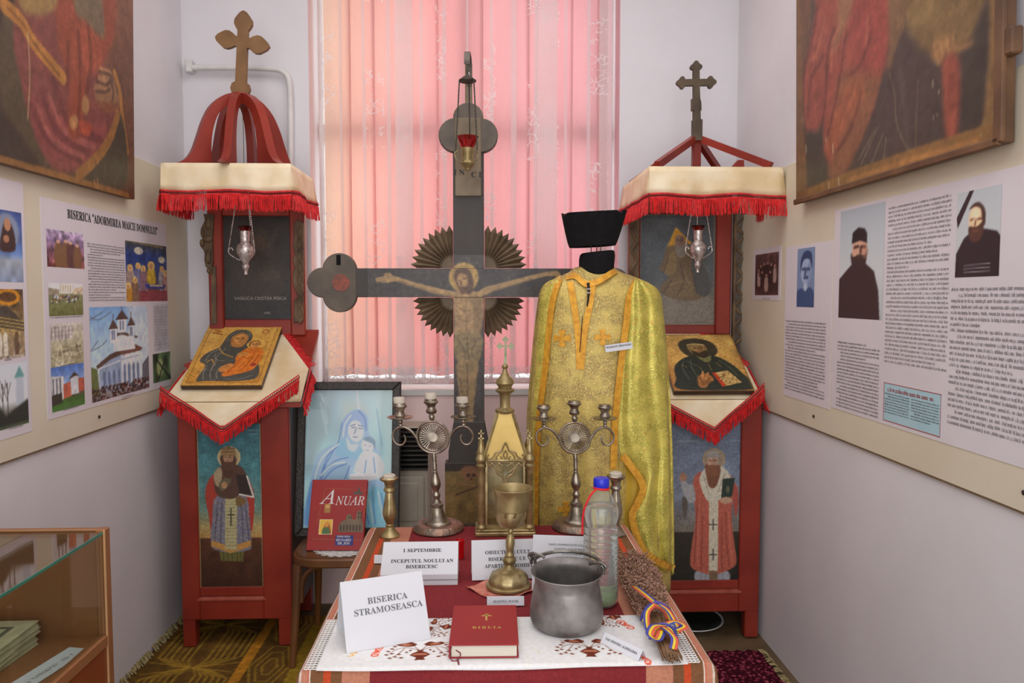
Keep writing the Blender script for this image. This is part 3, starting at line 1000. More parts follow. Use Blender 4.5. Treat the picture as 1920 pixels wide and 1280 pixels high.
def father_icon(M, w, h):
    c = Cv(M, w, h, 110, 170, (80, 84, 88), zoom=(1150, 380, 3.2))
    c.vgrad([(0, (62, 64, 66)), (.3, (74, 80, 84)), (.62, (86, 92, 94)), (.75, (110, 104, 94)), (1, (116, 106, 94))]).noise(7, .07)
    for x, y_, r_ in ((220, 660, 110), (330, 620, 90), (450, 640, 110), (560, 620, 90), (600, 690, 90), (400, 700, 120), (250, 720, 90)):
        c.ell(x, y_, r_, r_ * .62, (124, 116, 104), .45, 8)
    c.poly([(375, 148), (322, 268), (470, 245)], (186, 138, 40), 1, 1)
    c.lines([[(376 + i * 4, 170), (330 + i * 22, 262)] for i in range(7)], 3, (142, 98, 28), .7)
    c.poly([(330, 262), (300, 340), (275, 400), (318, 420), (330, 470), (285, 500), (300, 550), (440, 590), (560, 555), (580, 500), (540, 360), (470, 300), (440, 262)], (104, 86, 62), 1, 2, True)
    c.poly([(300, 480), (400, 440), (480, 480), (450, 560), (330, 560)], (112, 94, 66), .9, 3, True)
    c.poly([(470, 330), (540, 370), (582, 515), (545, 560), (490, 520)], (72, 72, 70), 1, 2, True)
    c.poly([(350, 290), (380, 330), (370, 420), (330, 440), (300, 400)], (126, 104, 68), .8, 3, True)
    c.lines([[(330, 330), (300, 420)], [(400, 360), (420, 470), (380, 560)], [(470, 400), (500, 540)], [(350, 460), (300, 540)]], 8, (66, 54, 44), .6, 2)
    c.lines([[(420, 400), (450, 480)], [(340, 490), (420, 470)]], 8, (150, 128, 86), .45, 2)
    c.face(398, 230, 30, (122, 96, 84), (60, 44, 40))
    c.poly([(372, 250), (400, 262), (440, 240), (440, 300), (405, 335), (375, 300)], (120, 112, 102), .95, 2, True)
    c.line([(480, 715), (560, 712)], 6, (84, 76, 68), .6)
    c.border(.03, (118, 104, 88), .6)
    c.noise(60, .06)
    return c
M_chalk = mat('scratched_white_line', col(170, 164, 158), None, .8)

def carve_left(t, O):
    Yc = 3.53
    def px2(pts, x0, y0, k):
        return [((lambda v: (v.x, v.z))(at(x / k + x0, y_ / k + y0, Y=Yc) - O)) for x, y_ in pts]
    yc = Yc - O.y
    k = 5.12
    B().prism(px2([(70, 60), (85, 120), (45, 200), (62, 290), (38, 320), (42, 370), (70, 405), (82, 440), (78, 500), (88, 560), (112, 580), (100, 612), (122, 636), (152, 630), (160, 500), (156, 300), (165, 60)], 370, 390, k), yc - .02, yc + .02, 'y', bev=.005).out('carved_bracket', M_carved, t, 30)
    s = B()
    for x, y_, a, b_ in ((120, 150, 30, 60), (115, 300, 45, 36), (62, 340, 22, 40), (120, 470, 30, 70), (128, 600, 22, 26), (66, 240, 18, 50)):
        v = at(x / k + 370, y_ / k + 390, Y=Yc) - O
        s.ball((v.x, yc - .02, v.z), 1, 10, (a / k / 408, .012, b_ / k / 408))
    s.out('carved_leaf', M_carved, t, 50)
    B().prism(px2([(142, 560), (140, 1110), (190, 1110), (182, 560)], 370, 390, k), yc - .008, yc + .02, 'y').out('thin_post', M_carved, t, 0)
    # pierced strip on the right side
    k = 4.92
    v = [(60, 100), (95, 60), (150, 90), (150, 980), (120, 1020), (100, 1000), (60, 1010), (66, 900), (62, 800), (100, 780), (52, 640), (54, 540), (72, 500), (50, 430), (74, 380), (52, 290), (66, 240)]
    B().prism(px2(v, 540, 400, k), yc - .02, yc + .0, 'y', bev=.003).out('carved_strip', M_carved, t, 30)
    s = B()
    for i in range(8):
        cyy = 170 + i * 105
        pts = [at((112 + 22 * math.sin(a)) / k + 540, (cyy + 50 * math.cos(a)) / k + 400, Y=Yc - .022) - O for a in np.linspace(0, 2 * PI, 12, endpoint=False)]
        s.tube(pts, .005, 6, True)
    s.out('carved_tendril', M_carved, t, 50)
def carve_right(t, O):
    Yc = 3.525
    q = lambda x, y_: at(x, y_, Y=Yc) - O
    # pierced lattice strip beside the right upright: two slender rails and crossing bars
    a, b_ = q(1378, 385), q(1393, 645)
    x0, x1, z1, z0 = a.x, b_.x, a.z, b_.z - .01
    y_ = Yc - O.y
    s = B().box(x0 - .004, x0 + .006, y_ - .012, y_ + .012, z0, z1).box(x1 - .002, x1 + .006, y_ - .012, y_ + .012, z0, z1)
    s.out('lattice_rail', M_carved, t, 0)
    n = 7
    for i in range(n):
        za, zb = lerp(z0, z1, i / n), lerp(z0, z1, (i + 1) / n)
        zm = (za + zb) / 2
        B().tube([(x0, y_, za), (x1, y_ - .004, zm), (x0, y_, zb)], .0085, 6).out('lattice_bar', M_carved, t, 50)
    s = B().box(q(1180, 400).x, q(1199, 400).x, y_ - .01, y_ + .02, 1.33, 1.83, .003)
    s.out('carved_post', M_carved, t, 0)
    s = B()
    pts = [Vector((q(1189 + 4.5 * math.sin(i * .75), 400).x, y_ - .014, lerp(1.36, 1.82, i / 44))) for i in range(45)]
    s.tube(pts, .008, 7)
    s.out('carved_tendril', M_carved, t, 50)

def roof_dome(t, c, rect):
    c0, c1, y0, y1 = rect
    apex = Vector((c.x, c.y, c.z + .325))
    def rib(tx, ty, wdt=.02):
        d = Vector((tx - c.x, ty - c.y, 0))
        L = d.length
        d.normalize()
        sd = Vector((-d.y, d.x, 0)) * wdt
        prof_o = [(0.0, 0.325), (.14, .322), (.30, .30), (.45, .255), (.56, .19), (.64, .12), (.72, .06), (.83, .022), (1.0, 0.0)]
        prof_i = [(0.0, 0.285), (.12, .28), (.24, .262), (.35, .225), (.42, .17), (.455, .11), (.46, .05), (.462, .0), (.5, 0.)]
        o_, i_ = smooth_path([(a, b, 0) for a, b in prof_o], 4), smooth_path([(a, b, 0) for a, b in prof_i], 4)
        vs, fs = [], []
        for po, pi in zip(o_, i_):
            for q_ in (po, pi):
                base = Vector((c.x, c.y, c.z)) + d * (q_.x * L) + Vector((0, 0, q_.y))
                vs += [base - sd, base + sd]
        n = len(o_)
        for k in range(n - 1):
            a = k * 4
            fs += [(a, a + 1, a + 5, a + 4), (a + 2, a + 6, a + 7, a + 3), (a, a + 4, a + 6, a + 2), (a + 1, a + 3, a + 7, a + 5)]
        fs += [(0, 2, 3, 1), ((n - 1) * 4, (n - 1) * 4 + 1, (n - 1) * 4 + 3, (n - 1) * 4 + 2)]
        B().faces(vs, fs).out('dome_rib', M_red, t, 40)
    for tx, ty in ((c0 + .02, y0 + .02), (c1 - .02, y0 + .02), (c0 + .02, y1 - .02), (c1 - .02, y1 - .02)): rib(tx, ty)
    rib(c.x, y0 - .06, .016)
    rib(c.x, y1 + .06, .016)
    B().lathe([(.035, .285), (.04, .30), (.035, .328), (.0, .33)], 12, Matrix.Translation(c)).out('boss', M_red, t)
    del_ = B()
    m = Matrix.Translation(apex + Vector((0, -.005, 0))) @ Matrix.Rotation(R(4), 4, 'Y')
    del_.prism(cross_outline(.114, .13, .0215, .036, True, [(-.021, .05), (-.034, .042), (-.040, .022), (-.034, .002), (-.016, -.03), (.016, -.03), (.036, .002), (.042, .022), (.036, .042), (.024, .05)], .215, R(5)), -.011, .011, 'y', m)
    del_.out('finial_cross', M_cross1, t, 30)
def roof_pyramid(t, c, rect):
    c0, c1, y0, y1 = rect
    ap = Vector((c.x, c.y, c.z + .175))
    def bar(a, b, w_=.02, h_=.022):
        a, b = Vector(a), Vector(b)
        d = (b - a).normalized()
        sd = d.cross(Vector((0, 0, 1))).normalized() * w_
        up = sd.cross(d).normalized() * h_
        vs = []
        for p in (a, b): vs += [p - sd - up, p + sd - up, p + sd + up, p - sd + up]
        B().faces(vs, [(3, 2, 1, 0), (4, 5, 6, 7), (0, 1, 5, 4), (1, 2, 6, 5), (2, 3, 7, 6), (3, 0, 4, 7)]).out('roof_bar', M_red, t, 0)
    for x, y_ in ((c0 + .03, y0 + .02), (c1 - .03, y0 + .02), (c0 + .03, y1 - .02), (c1 - .03, y1 - .02)):
        bar((x, y_, c.z + .012), ap, .012, .014)
    B().box(c.x - .017, c.x + .017, c.y - .017, c.y + .017, c.z - .02, ap.z, .002).out('king_post', M_red, t, 0)
    bl = at(1346, 300, Y=3.05)
    B().prism([(-.03, 0), (-.012, .016), (.0, .03), (.022, .03), (.024, 0)], y0 + .0, y0 + .03, 'y', Matrix.Translation((c.x + .09, 0, c.z))).out('block', M_red, t, 0)
    m = Matrix.Translation(ap + Vector((-.004, -.02, -.01))) @ Matrix.Rotation(R(-1.5), 4, 'Y')
    s = B()
    s.prism(cross_outline(.086, .09, .0135, .021, False, [(-.0165, 0), (.0175, 0)], .235), -.01, .01, 'y', m)
    s.out('finial_cross', M_cross2, t, 30)
    s = B()
    s.prism([(-.026, -.01), (-.025, .075), (-.02, .068), (-.016, .073), (-.01, .07), (0, .078), (.006, .072), (.012, .079), (.022, .078), (.02, -.01)], -.016, -.008, 'y', m)
    s.prism([(-.024, .115), (-.023, .165), (-.015, .163), (-.014, .118)], -.014, .004, 'y', m)
    s.prism([(.013, .11), (.012, .17), (.018, .15), (.019, .118)], -.014, .004, 'y', m)
    s.out('splintered_strip', M_cross2, t, 30)

shrL = shrine('shrine', 'red wooden shrine with open domed canopy on the left', dict(
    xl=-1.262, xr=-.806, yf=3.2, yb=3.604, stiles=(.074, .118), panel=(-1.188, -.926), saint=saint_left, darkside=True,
    lectern=(-1.302, -.748, -1.215, -.757), upper=(-1.175, -.872), ustiles=(-1.238, -.806), cz=2.008, uz0=1.374, uz1=1.842, icon=dark_icon,
    words=[('VASILICA CRISTEA PISICA', .021, 439, 562, 'LEFT'), ('1992', .016, 494, 589, 'LEFT')], carving=carve_left,
    canopy=(-1.272, -.775, 3.15, 3.56), seed=4, roof=roof_dome))
shrR = shrine('shrine', 'red wooden shrine with pyramid canopy and dark cross at right', dict(
    xl=.672, xr=1.188, yf=3.2, yb=3.604, stiles=(.105, .088), panel=(.778, 1.102), saint=saint_right,
    lectern=(.64, 1.172, .705, 1.15), upper=(.727, 1.083), ustiles=(.677, 1.152), cz=1.986, uz0=1.345, uz1=1.86, icon=father_icon, carving=carve_right,
    canopy=(.662, 1.178, 3.03, 3.6), seed=9, roof=roof_pyramid))

# cloths with red fringe over the lecterns, icons lying on them
LE0, LE1, LZ0, LZ1 = 3.16, 3.58, 1.045, 1.325
LSL = (LZ1 - LZ0) / (LE1 - LE0)
M_lect = basis(Vector((0, LE0, LZ0 + .0045)), (1, 0, 0), (0, LE1 - LE0, LZ1 - LZ0))
def lectern_cloth(label, xs, tip, lc, rc, seed):
    """square satin cloth: octagon on the slope, triangle hanging in front, small corners at the sides"""
    x0, x1, xb0, xb1 = xs
    t = thing('lectern_cloth', label, 'cloth', ((x0 + x1) / 2, LE0, LZ0))
    O = t.location.copy()
    Ls = math.hypot(LE1 - LE0, LZ1 - LZ0)
    def on(x, s):
        y_ = lerp(LE0, LE1, s)
        return Vector((x, y_, LZ0 + LSL * (y_ - LE0) + .004)) - O
    xm = (x0 + x1) / 2
    pts = [on(x0 - .002, 0), on(x1 + .002, 0), on(lerp(x1, xb1, .42), .42), on(lerp(xm, xb1, .4), .93), on(lerp(xm, xb0, .4), .93), on(lerp(x0, xb0, .42), .42)]
    B().faces(pts, [range(6)]).out('top_cloth', M_satin, t, 0, solid=.002, offset=1)
    Yf = LE0 - .008
    T, A, C_ = (at(*tip, Y=Yf - .03) - O), (at(*lc, Y=Yf) - O), (at(*rc, Y=Yf) - O)
    a0, c0 = on(x0 - .002, 0), on(x1 + .002, 0)
    A = Vector((a0.x, Yf - O.y, A.z)); C_ = Vector((c0.x, Yf - O.y, C_.z))
    fr = B()
    def f(u, v):
        top = a0.lerp(c0, u)
        k = T.x - a0.x
        uu = u * (c0.x - a0.x) / k if u * (c0.x - a0.x) < k else (1 - u) * (c0.x - a0.x) / (c0.x - a0.x - k)
        low = lerp(A.z if u * (c0.x - a0.x) < k else C_.z, T.z, uu)
        p = top.copy()
        z = lerp(top.z, low, v)
        p.z = z
        p.y = Yf - O.y - .006 - .02 * v * uu + .004 * math.sin(u * 20 + seed) * v
        return p
    fr.grid(f, 30, 6).out('hanging_corner', M_satin, t, 60, solid=.002)
    edge = [f(u, 1.) for u in np.linspace(0, 1, 31)]
    fringe(t, [e + Vector((0, -.002, .012)) for e in edge], .05, (0, -1, 0), seed, .0046, .024, .1)
    # corners hanging over the sides and the fringe of the back edges
    for sx, xf, xb in ((-1, x0, xb0), (1, x1, xb1)):
        p0, p1 = on(xf + sx * .004, .0), on(lerp(xf, xb, .42) + sx * .004, .42)
        e = [p0.lerp(p1, k / 6) for k in range(7)]
        fringe(t, [q + Vector((sx * .004, 0, .0)) for q in e], .04, (sx, 0, 0), seed + 2, .006, .02, .2)
        p0, p1 = on(lerp(xf, xb, .42), .42), on(lerp(xm, xb, .4), .93)
        st = B()
        rnd = random.Random(seed + 5)
        for k in range(46):
            q = p0.lerp(p1, k / 45)
            d = Vector((sx * .7, .72 * .83, .72 * .55)) * rnd.uniform(.028, .042)
            st.tube([q, q + d * .5 + Vector((0, 0, .006)), q + d], .0026, 3)
        st.out('back_fringe', M_fringe, t, 0, stuff=True)
    return t
clL = lectern_cloth('gold satin cloth with red fringe under the mother and child icon', (-1.302, -.748, -1.215, -.757), (417, 806), (318, 728), (568, 706), 3)
clR = lectern_cloth('gold satin cloth with red fringe under the bearded man icon', (.64, 1.172, .705, 1.15), (1340, 806), (1235, 728), (1452, 722), 6)

def slope_icon(label, c, px_bl, px_br, px_tl, draw):
    P = [hit(*q, M_lect) for q in (px_bl, px_br, px_tl)]
    BL, BR = P[0], P[1]
    h = P[2].y - BL.y
    w = BR.x - BL.x
    M = M_lect @ Matrix.Translation((BL.x, BL.y, .0065))
    t = thing('icon', label, 'icon', M=M)
    B().box(0, w, 0, h, 0, .022, .002).out('board', M_dark, t, 0)
    M2 = M @ Matrix.Translation((0, 0, .022))
    cv = draw(M2, w, h)
    o = cv.mesh('painting', M_varnish, t, .0235)
    return t
def virgin(M, w, h):
    c = Cv(M, w, h, 130, 170, (196, 150, 70), zoom='uv')
    c.vgrad([(0, (206, 160, 82)), (.6, (198, 146, 66)), (1, (176, 122, 50))]).noise(7, .07)
    c.border(.05, (188, 140, 66), .8)
    c.line([(.06, .05), (.94, .05), (.94, .95), (.06, .95), (.06, .05)], .008, (130, 84, 36), .7, .5, False)
    c.ell(.49, .26, .22, .17, (212, 164, 78), .9, 1).ell(.72, .345, .13, .1, (210, 158, 74), .9, 1)
    c.poly([(.3, .3), (.33, .18), (.42, .105), (.54, .105), (.63, .17), (.655, .27), (.62, .36), (.70, .46), (.84, .62), (.88, .9), (.3, .93), (.17, .92), (.2, .7), (.1, .62), (.14, .5), (.27, .4)], (74, 72, 66), 1, 1, True)
    c.poly([(.4, .2), (.5, .15), (.6, .22), (.6, .32), (.54, .40), (.43, .38), (.385, .28)], (172, 116, 60), 1, 1, True)
    c.face(.5, .26, .08, (204, 142, 78), (70, 38, 20), aspect=1.0)
    c.lines([[(.36, .3), (.40, .2), (.48, .155), (.56, .17), (.61, .24)], [(.26, .5), (.3, .6), (.42, .62)], [(.16, .8), (.24, .74)], [(.84, .84), (.7, .9), (.5, .9)]], .011, (128, 126, 116), .6)
    c.lines([[(.33, .3), (.36, .19), (.46, .125), (.57, .14), (.63, .22)], [(.3, .42), (.2, .5), (.17, .62)], [(.36, .42), (.3, .55), (.32, .7)], [(.22, .7), (.22, .82), (.25, .9)], [(.3, .68), (.3, .8), (.34, .9)], [(.4, .7), (.38, .82), (.43, .9)]], .008, (150, 146, 128), .7)
    c.lines([[(.2, .64), (.25, .6), (.3, .67)], [(.27, .4), (.36, .5), (.5, .56)]], .014, (184, 140, 70), .8)
    c.poly([(.62, .43), (.72, .40), (.84, .42), (.88, .55), (.84, .72), (.78, .78), (.60, .84), (.48, .86), (.46, .8), (.56, .66), (.54, .55)], (196, 108, 40), 1, 1, True)
    c.lines([[(.66, .48), (.6, .62), (.52, .8)], [(.76, .46), (.74, .62), (.66, .8)], [(.84, .52), (.78, .68)], [(.6, .54), (.7, .58), (.8, .56)]], .009, (140, 64, 24), .75)
    c.lines([[(.7, .5), (.66, .62), (.58, .8)], [(.8, .5), (.77, .62)]], .007, (226, 150, 74), .7)
    c.ell(.72, .345, .075, .06, (110, 76, 40), 1, 1)
    c.face(.725, .355, .058, (206, 144, 80), (70, 38, 20), aspect=1.0)
    c.poly([(.55, .5), (.66, .48), (.68, .52), (.58, .56)], (190, 126, 62), 1, 1, True)
    c.poly([(.4, .72), (.5, .66), (.56, .7), (.46, .79), (.4, .78)], (186, 120, 60), 1, 1, True)
    c.ell(.8, .68, .035, .03, (150, 60, 50), 1, 1)
    for x, y_ in ((.14, .1), (.18, .13), (.13, .15), (.2, .17)):
        c.line([(x - .03, y_), (x + .04, y_ + .01)], .014, (132, 56, 30), .8)
    c.ell(.8, .13, .05, .035, (150, 76, 40), .8, 1).ell(.8, .13, .03, .02, (206, 158, 80), 1, 1)
    c.noise(40, .06)
    return c
def pantocrator(M, w, h):
    c = Cv(M, w, h, 130, 170, (186, 144, 76), zoom='uv')
    c.vgrad([(0, (198, 158, 88)), (.5, (196, 150, 78)), (1, (150, 100, 50))]).noise(6, .09)
    c.ell(.5, .28, .27, .22, (204, 164, 92), .9, 2)
    c.poly([(.24, .2), (.3, .12), (.42, .08), (.56, .085), (.68, .14), (.73, .22), (.73, .32), (.66, .4), (.5, .44), (.36, .42), (.27, .34)], (62, 58, 44), 1, 2, True)
    c.poly([(.3, .42), (.44, .38), (.66, .4), (.82, .52), (.93, .7), (.98, .97), (.1, .97), (.08, .78), (.1, .6), (.2, .48)], (44, 50, 42), 1, 1, True)
    c.poly([(.42, .38), (.52, .44), (.62, .39), (.58, .5), (.5, .5)], (120, 118, 70), .9, 2, True)
    c.poly([(.36, .2), (.46, .165), (.58, .2), (.6, .3), (.52, .4), (.42, .38), (.36, .3)], (128, 106, 66), 1, 1, True)
    c.face(.485, .265, .085, (146, 116, 70), (42, 36, 26), aspect=1.0)
    c.poly([(.39, .3), (.48, .34), (.58, .3), (.58, .38), (.5, .425), (.42, .39)], (58, 48, 34), .95, 2, True)
    c.line([(.36, .2), (.46, .185), (.58, .2)], .016, (196, 178, 120), .8)
    c.lines([[(.24, .5), (.2, .62), (.24, .8)], [(.34, .46), (.32, .6), (.36, .8)], [(.7, .48), (.8, .6), (.86, .74)], [(.28, .5), (.42, .6), (.44, .7)]], .008, (112, 112, 84), .7)
    c.lines([[(.2, .56), (.26, .6)], [(.66, .52), (.7, .6)], [(.55, .52), (.56, .66)]], .01, (150, 110, 60), .6)
    c.poly([(.33, .86), (.36, .76), (.44, .71), (.52, .74), (.54, .82), (.46, .88), (.42, .94), (.34, .94)], (150, 100, 56), 1, 2, True)
    c.lines([[(.40, .8), (.44, .68)], [(.44, .82), (.50, .70)]], .022, (178, 124, 72), .9)
    c.lines([[(.42, .84), (.52, .78)], [(.40, .88), (.50, .84)], [(.38, .78), (.40, .9)]], .008, (86, 52, 28), .9)
    c.poly([(.55, .70), (.76, .66), (.88, .86), (.62, .93)], (178, 146, 88), 1, .5)
    c.poly([(.55, .70), (.6, .69), (.67, .92), (.62, .93)], (170, 60, 36), 1, .5)
    for i in range(40):
        u, v = random.random(), random.random()
        c.ell(lerp(.62, .84, u) + .05 * (v - .5), lerp(.7, .88, v), .012, .009, random.choice([(90, 68, 36), (212, 190, 130), (130, 60, 36)]), .8)
    c.border(.03, (130, 92, 48), .5)
    c.noise(50, .08)
    return c
icL = slope_icon('gold ground icon of mother and child on left lectern', None, (341, 733), (491, 736), (398, 618), virgin)
icR = slope_icon('icon of dark bearded man holding a book on right lectern', None, (1262, 743), (1412, 741), (1226, 637), pantocrator)
# ---------------------------------------------------------------- vigil lamps
M_redglass = glass_mat('red_glass', (.75, .05, .05, 1), .05)
def vigil_lamp(label, px, ytop, ybot, Y, scale_px, style, chains, group='hanging vigil lamps', wire=0):
    top, bot = at(px, ytop, Y=Y), at(px, ybot, Y=Y)
    H = top.z - bot.z
    t = thing('vigil_lamp', label, 'lamp', (bot.x, Y, bot.z), group=group)
    r = scale_px
    if style == 'ornate':
        prof = [(0, 0), (.16, .005), (.18, .03), (.14, .06), (.2, .1), (.3, .15), (.33, .19), (.24, .22), (.3, .26), (.52, .34), (.74, .44), (.8, .52), (.74, .6), (.52, .65), (.42, .68), (.46, .71), (.42, .74), (.47, .77), (.43, .8), (.47, .83), (.47, .9), (.44, .9), (.44, .7), (0, .68)]
        B().lathe([(a * r, b * H) for a, b in prof], 24, flute=lambda a, z: (.05 * math.sin(9 * a) * math.sin(z / H * 40) if .28 < z / H < .62 else 0)).out('silver_body', M_silver, t, 50)
        gz = [(.40, .82), (.44, .88), (.5, .93), (.74, 1.0), (.70, 1.0), (.46, .94), (.40, .88), (.36, .83)]
    else:
        prof = [(0, 0), (.26, .0), (.3, .05), (.45, .1), (.62, .17), (.66, .2), (.56, .22), (.53, .3), (.56, .45), (.6, .6), (.58, .66), (.54, .66), (.5, .3), (0, .28)]
        B().lathe([(a * r, b * H) for a, b in prof], 24, flute=lambda a, z: .03 * math.sin(7 * a) if .28 < z / H < .6 else 0).out('brass_body', M_brassd, t, 50)
        gz = [(.5, .56), (.56, .64), (.95, .98), (1.0, 1.0), (.94, 1.0), (.5, .68), (.44, .58)]
    B().lathe([(a * r, b * H) for a, b in gz], 24, cap=False).out('red_glass_cup', M_redglass, t, 50)
    for k in range(3):
        a = R((200, 320, 80)[k])
        d = Vector((math.cos(a), math.sin(a), 0))
        if style == 'ornate':
            pts = [d * r * .5 + Vector((0, 0, H * .30)), d * r * .9 + Vector((0, 0, H * .34)), d * r * 1.4 + Vector((0, 0, H * .42)), d * r * 1.5 + Vector((0, 0, H * .5)), d * r * 1.25 + Vector((0, 0, H * .55)), d * r * 1.1 + Vector((0, 0, H * .5))]
            B().tube(smooth_path(pts, 5), .0022, 6).out('scroll_hook', M_silver, t)
            st = d * r * 1.5 + Vector((0, 0, H * .5))
        else:
            pts = [d * r * .6 + Vector((0, 0, H * .2)), d * r * 1.1 + Vector((0, 0, H * .3)), d * r * 1.2 + Vector((0, 0, H * .5)), d * r * .95 + Vector((0, 0, H * .55))]
            B().tube(smooth_path(pts, 5), .002, 6).out('scroll_hook', M_brassd, t)
            st = d * r * 1.15 + Vector((0, 0, H * .45))
        e = Vector((0, 0, chains)) + d * (r * .5 if style == 'ornate' else r * .75)
        L = (e - st).length
        n = int(L / .0085)
        c = B()
        for i in range(n):
            p = st.lerp(e, (i + .5) / n)
            c.ball(p, .0028 if style == 'ornate' else .0034, 5, (1, 1, 1.5))
        c.tube([st, e], .0011, 4)
        c.out('chain', M_silver if style == 'ornate' else M_iron, t, 60)
    if wire:
        B().tube([(0, 0, chains + .03), (.002, 0, chains + .03 + wire * .5), (0, 0, chains + .03 + wire)], .0014, 5).out('hanging_wire', M_iron, t)
    B().lathe([(r * .62 * (1 if style == 'ornate' else 1.25), chains - .004), (r * .62 * (1 if style == 'ornate' else 1.3), chains), (r * .5, chains + .01), (.004, chains + .022), (.004, chains + .04)], 16).out('chain_cap', M_iron, t)
    return t
vigil_lamp('silver vigil lamp with red glass under the domed canopy', 461, 424, 515, 3.33, .045, 'ornate', 1.992 - .045 - at(461, 515, Y=3.33).z, wire=.33)
vigil_lamp('silver vigil lamp with red glass under the pyramid canopy', 1308, 423, 511, 3.315, .043, 'ornate', 1.966 - .045 - at(1308, 511, Y=3.315).z)
vigil_lamp('brass vigil lamp with orange red glass before the tall cross', 877, 256, 319, 2.94, .042, 'plain', at(877, 151, Y=2.94).z - at(877, 319, Y=2.94).z)

# ---------------------------------------------------------------- the tall painted cross
YC = 3.05
M_crossw = mat('weathered_black_wood', col(70, 64, 60), col(58, 53, 49), .6, scale=7, stretch=(1, 1, .4))
M_lobe = mat('worn_brown_black_wood', col(104, 92, 78), col(76, 68, 60), .6, scale=9)
M_rays = mat('carved_ray_wood', col(122, 102, 78), col(88, 72, 54), .6, scale=12)
cb = at(879, 1000, Y=YC)
CX = at(879, 530, Y=YC).x
crs = thing('painted_cross', 'tall dark wooden cross with painted crucifixion and carved rays', 'cross', (CX, YC, 0))
pz = lambda y_, x=879: at(x, y_, Y=YC).z
pxx = lambda x, y_=530: at(x, y_, Y=YC).x - CX
hw = .0605
B().box(-hw, hw, 0, .035, .35, pz(228), .003).out('upright', M_crossw, crs, 0)
zb0, zb1 = pz(557), pz(503)
xl_, xr_ = pxx(640), pxx(1118)
B().box(xl_, xr_, -.004, .036, zb0, zb1, .003).out('crossbeam', M_crossw, crs, 0)
def lobes(cx, cz, ang):
    """three rounded lobes around a joint plate"""
    rr = .066
    d = Vector((math.cos(ang), math.sin(ang)))
    s = Vector((-d.y, d.x))
    pts = []
    for c_, a0, a1, r_ in ((s * -.05 + d * .0, ang - PI * .98, ang - .18, rr), (d * .066, ang - PI / 2 - .05, ang + PI / 2 + .05, rr * .9), (s * .05 + d * .0, ang + .18, ang + PI * .98, rr)):
        for k in range(13):
            a = lerp(a0, a1, k / 12)
            pts.append((cx + c_.x + r_ * math.cos(a), cz + c_.y + r_ * math.sin(a)))
    B().prism(pts, -.008, .03, 'y', bev=.003).out('trefoil_end', M_lobe, crs, 30)
lobes(pxx(637), (zb0 + zb1) / 2, PI)
lobes(pxx(1121), (zb0 + zb1) / 2, 0)
lobes(0, pz(254), PI / 2)
M_redspot = mat('faded_red_roundel', col(150, 74, 56), col(110, 66, 54), .6, scale=60)
B().lathe([(0, 0), (.034, 0), (.034, .002), (0, .002)], 20, Matrix.Translation((pxx(640), -.0085, pz(530, 640))) @ Matrix.Rotation(R(90), 4, 'X')).out('red_roundel', M_redspot, crs)
B().box(pxx(632), pxx(640), -.0095, -.006, pz(497, 636), pz(478, 636)).out('dark_slot', M_black, crs)
# ray fans in the four corners
for qx in (-1, 1):
    for qz in (-1, 1):
        ox_, oz_ = qx * (hw + .002), (zb1 + .002 if qz > 0 else zb0 - .002)
        core = B()
        pts = [(ox_, oz_)] + [(ox_ + qx * .052 * math.cos(R(a)), oz_ + qz * .052 * math.sin(R(a))) for a in range(0, 91, 10)]
        core.prism(pts, .012, .026, 'y')
        fo = core.out('sunburst', M_rays, crs, 30)
        n = 9
        for i in range(n):
            a0, a1 = R(90 * i / n), R(90 * (i + 1) / n)
            am = (a0 + a1) / 2
            Lr = .168 if qz > 0 else .16
            def pp_(a, r_, y_): return Vector((ox_ + qx * r_ * math.cos(a), y_, oz_ + qz * r_ * math.sin(a)))
            vs = [pp_(a0, .045, .018), pp_(a1, .045, .018), pp_(am, .045, .006), pp_(a0, Lr * .86, .016), pp_(a1, Lr * .86, .016), pp_(am, Lr * .84, .002), pp_(am, Lr, .012), pp_(a0, .045, .024), pp_(a1, .045, .024), pp_(a0, Lr * .86, .024), pp_(a1, Lr * .86, .024), pp_(am, Lr, .024)]
            f_ = [(0, 3, 5, 2), (2, 5, 4, 1), (3, 6, 5), (5, 6, 4), (7, 8, 10, 9), (9, 10, 11), (0, 7, 9, 3), (1, 4, 10, 8), (3, 9, 11, 6), (4, 6, 11, 10), (0, 2, 1, 8, 7)]
            B().faces(vs, f_).out('ray', M_rays, fo, 0)
# lower stand: black wedge and skull board
B().prism([(-.083, pz(872)), (-.083, pz(845)), (-.062, pz(790)), (.062, pz(790)), (.083, pz(845)), (.083, pz(872))], -.01, .04, 'y', bev=.003).out('wedge_block', M_crossw, crs, 30)
B().box(-.097, .097, -.022, .06, .0055, pz(866), .004).out('base_block', M_crossw, crs, 0)
Mb = basis(Vector((CX - .097, YC - .0235, pz(1010))), (1, 0, 0), (0, 0, 1))
c = Cv(Mb, .194, pz(866) - pz(1010), 60, 90, (104, 84, 50), zoom=(820, 760, 5.12))
c.vgrad([(0, (50, 44, 38)), (.1, (54, 46, 38)), (.11, (112, 92, 56)), (.5, (116, 92, 52)), (.76, (104, 82, 46)), (.8, (54, 48, 42)), (1, (44, 40, 38))]).noise(6, .1).noise(30, .06)
c.ell(310, 645, 90, 66, (126, 88, 62), .9, 3).poly([(270, 690), (345, 690), (335, 740), (285, 740)], (118, 84, 58), .9, 3)
for x in (298, 350): c.ell(x, 672, 20, 17, (60, 38, 30), 1, 1)
c.ell(325, 705, 9, 12, (60, 38, 30))
c.line([(190, 750), (420, 790)], 16, (134, 100, 64)).line([(180, 858), (420, 770)], 16, (70, 50, 34)).line([(190, 754), (400, 792)], 5, (90, 64, 40))
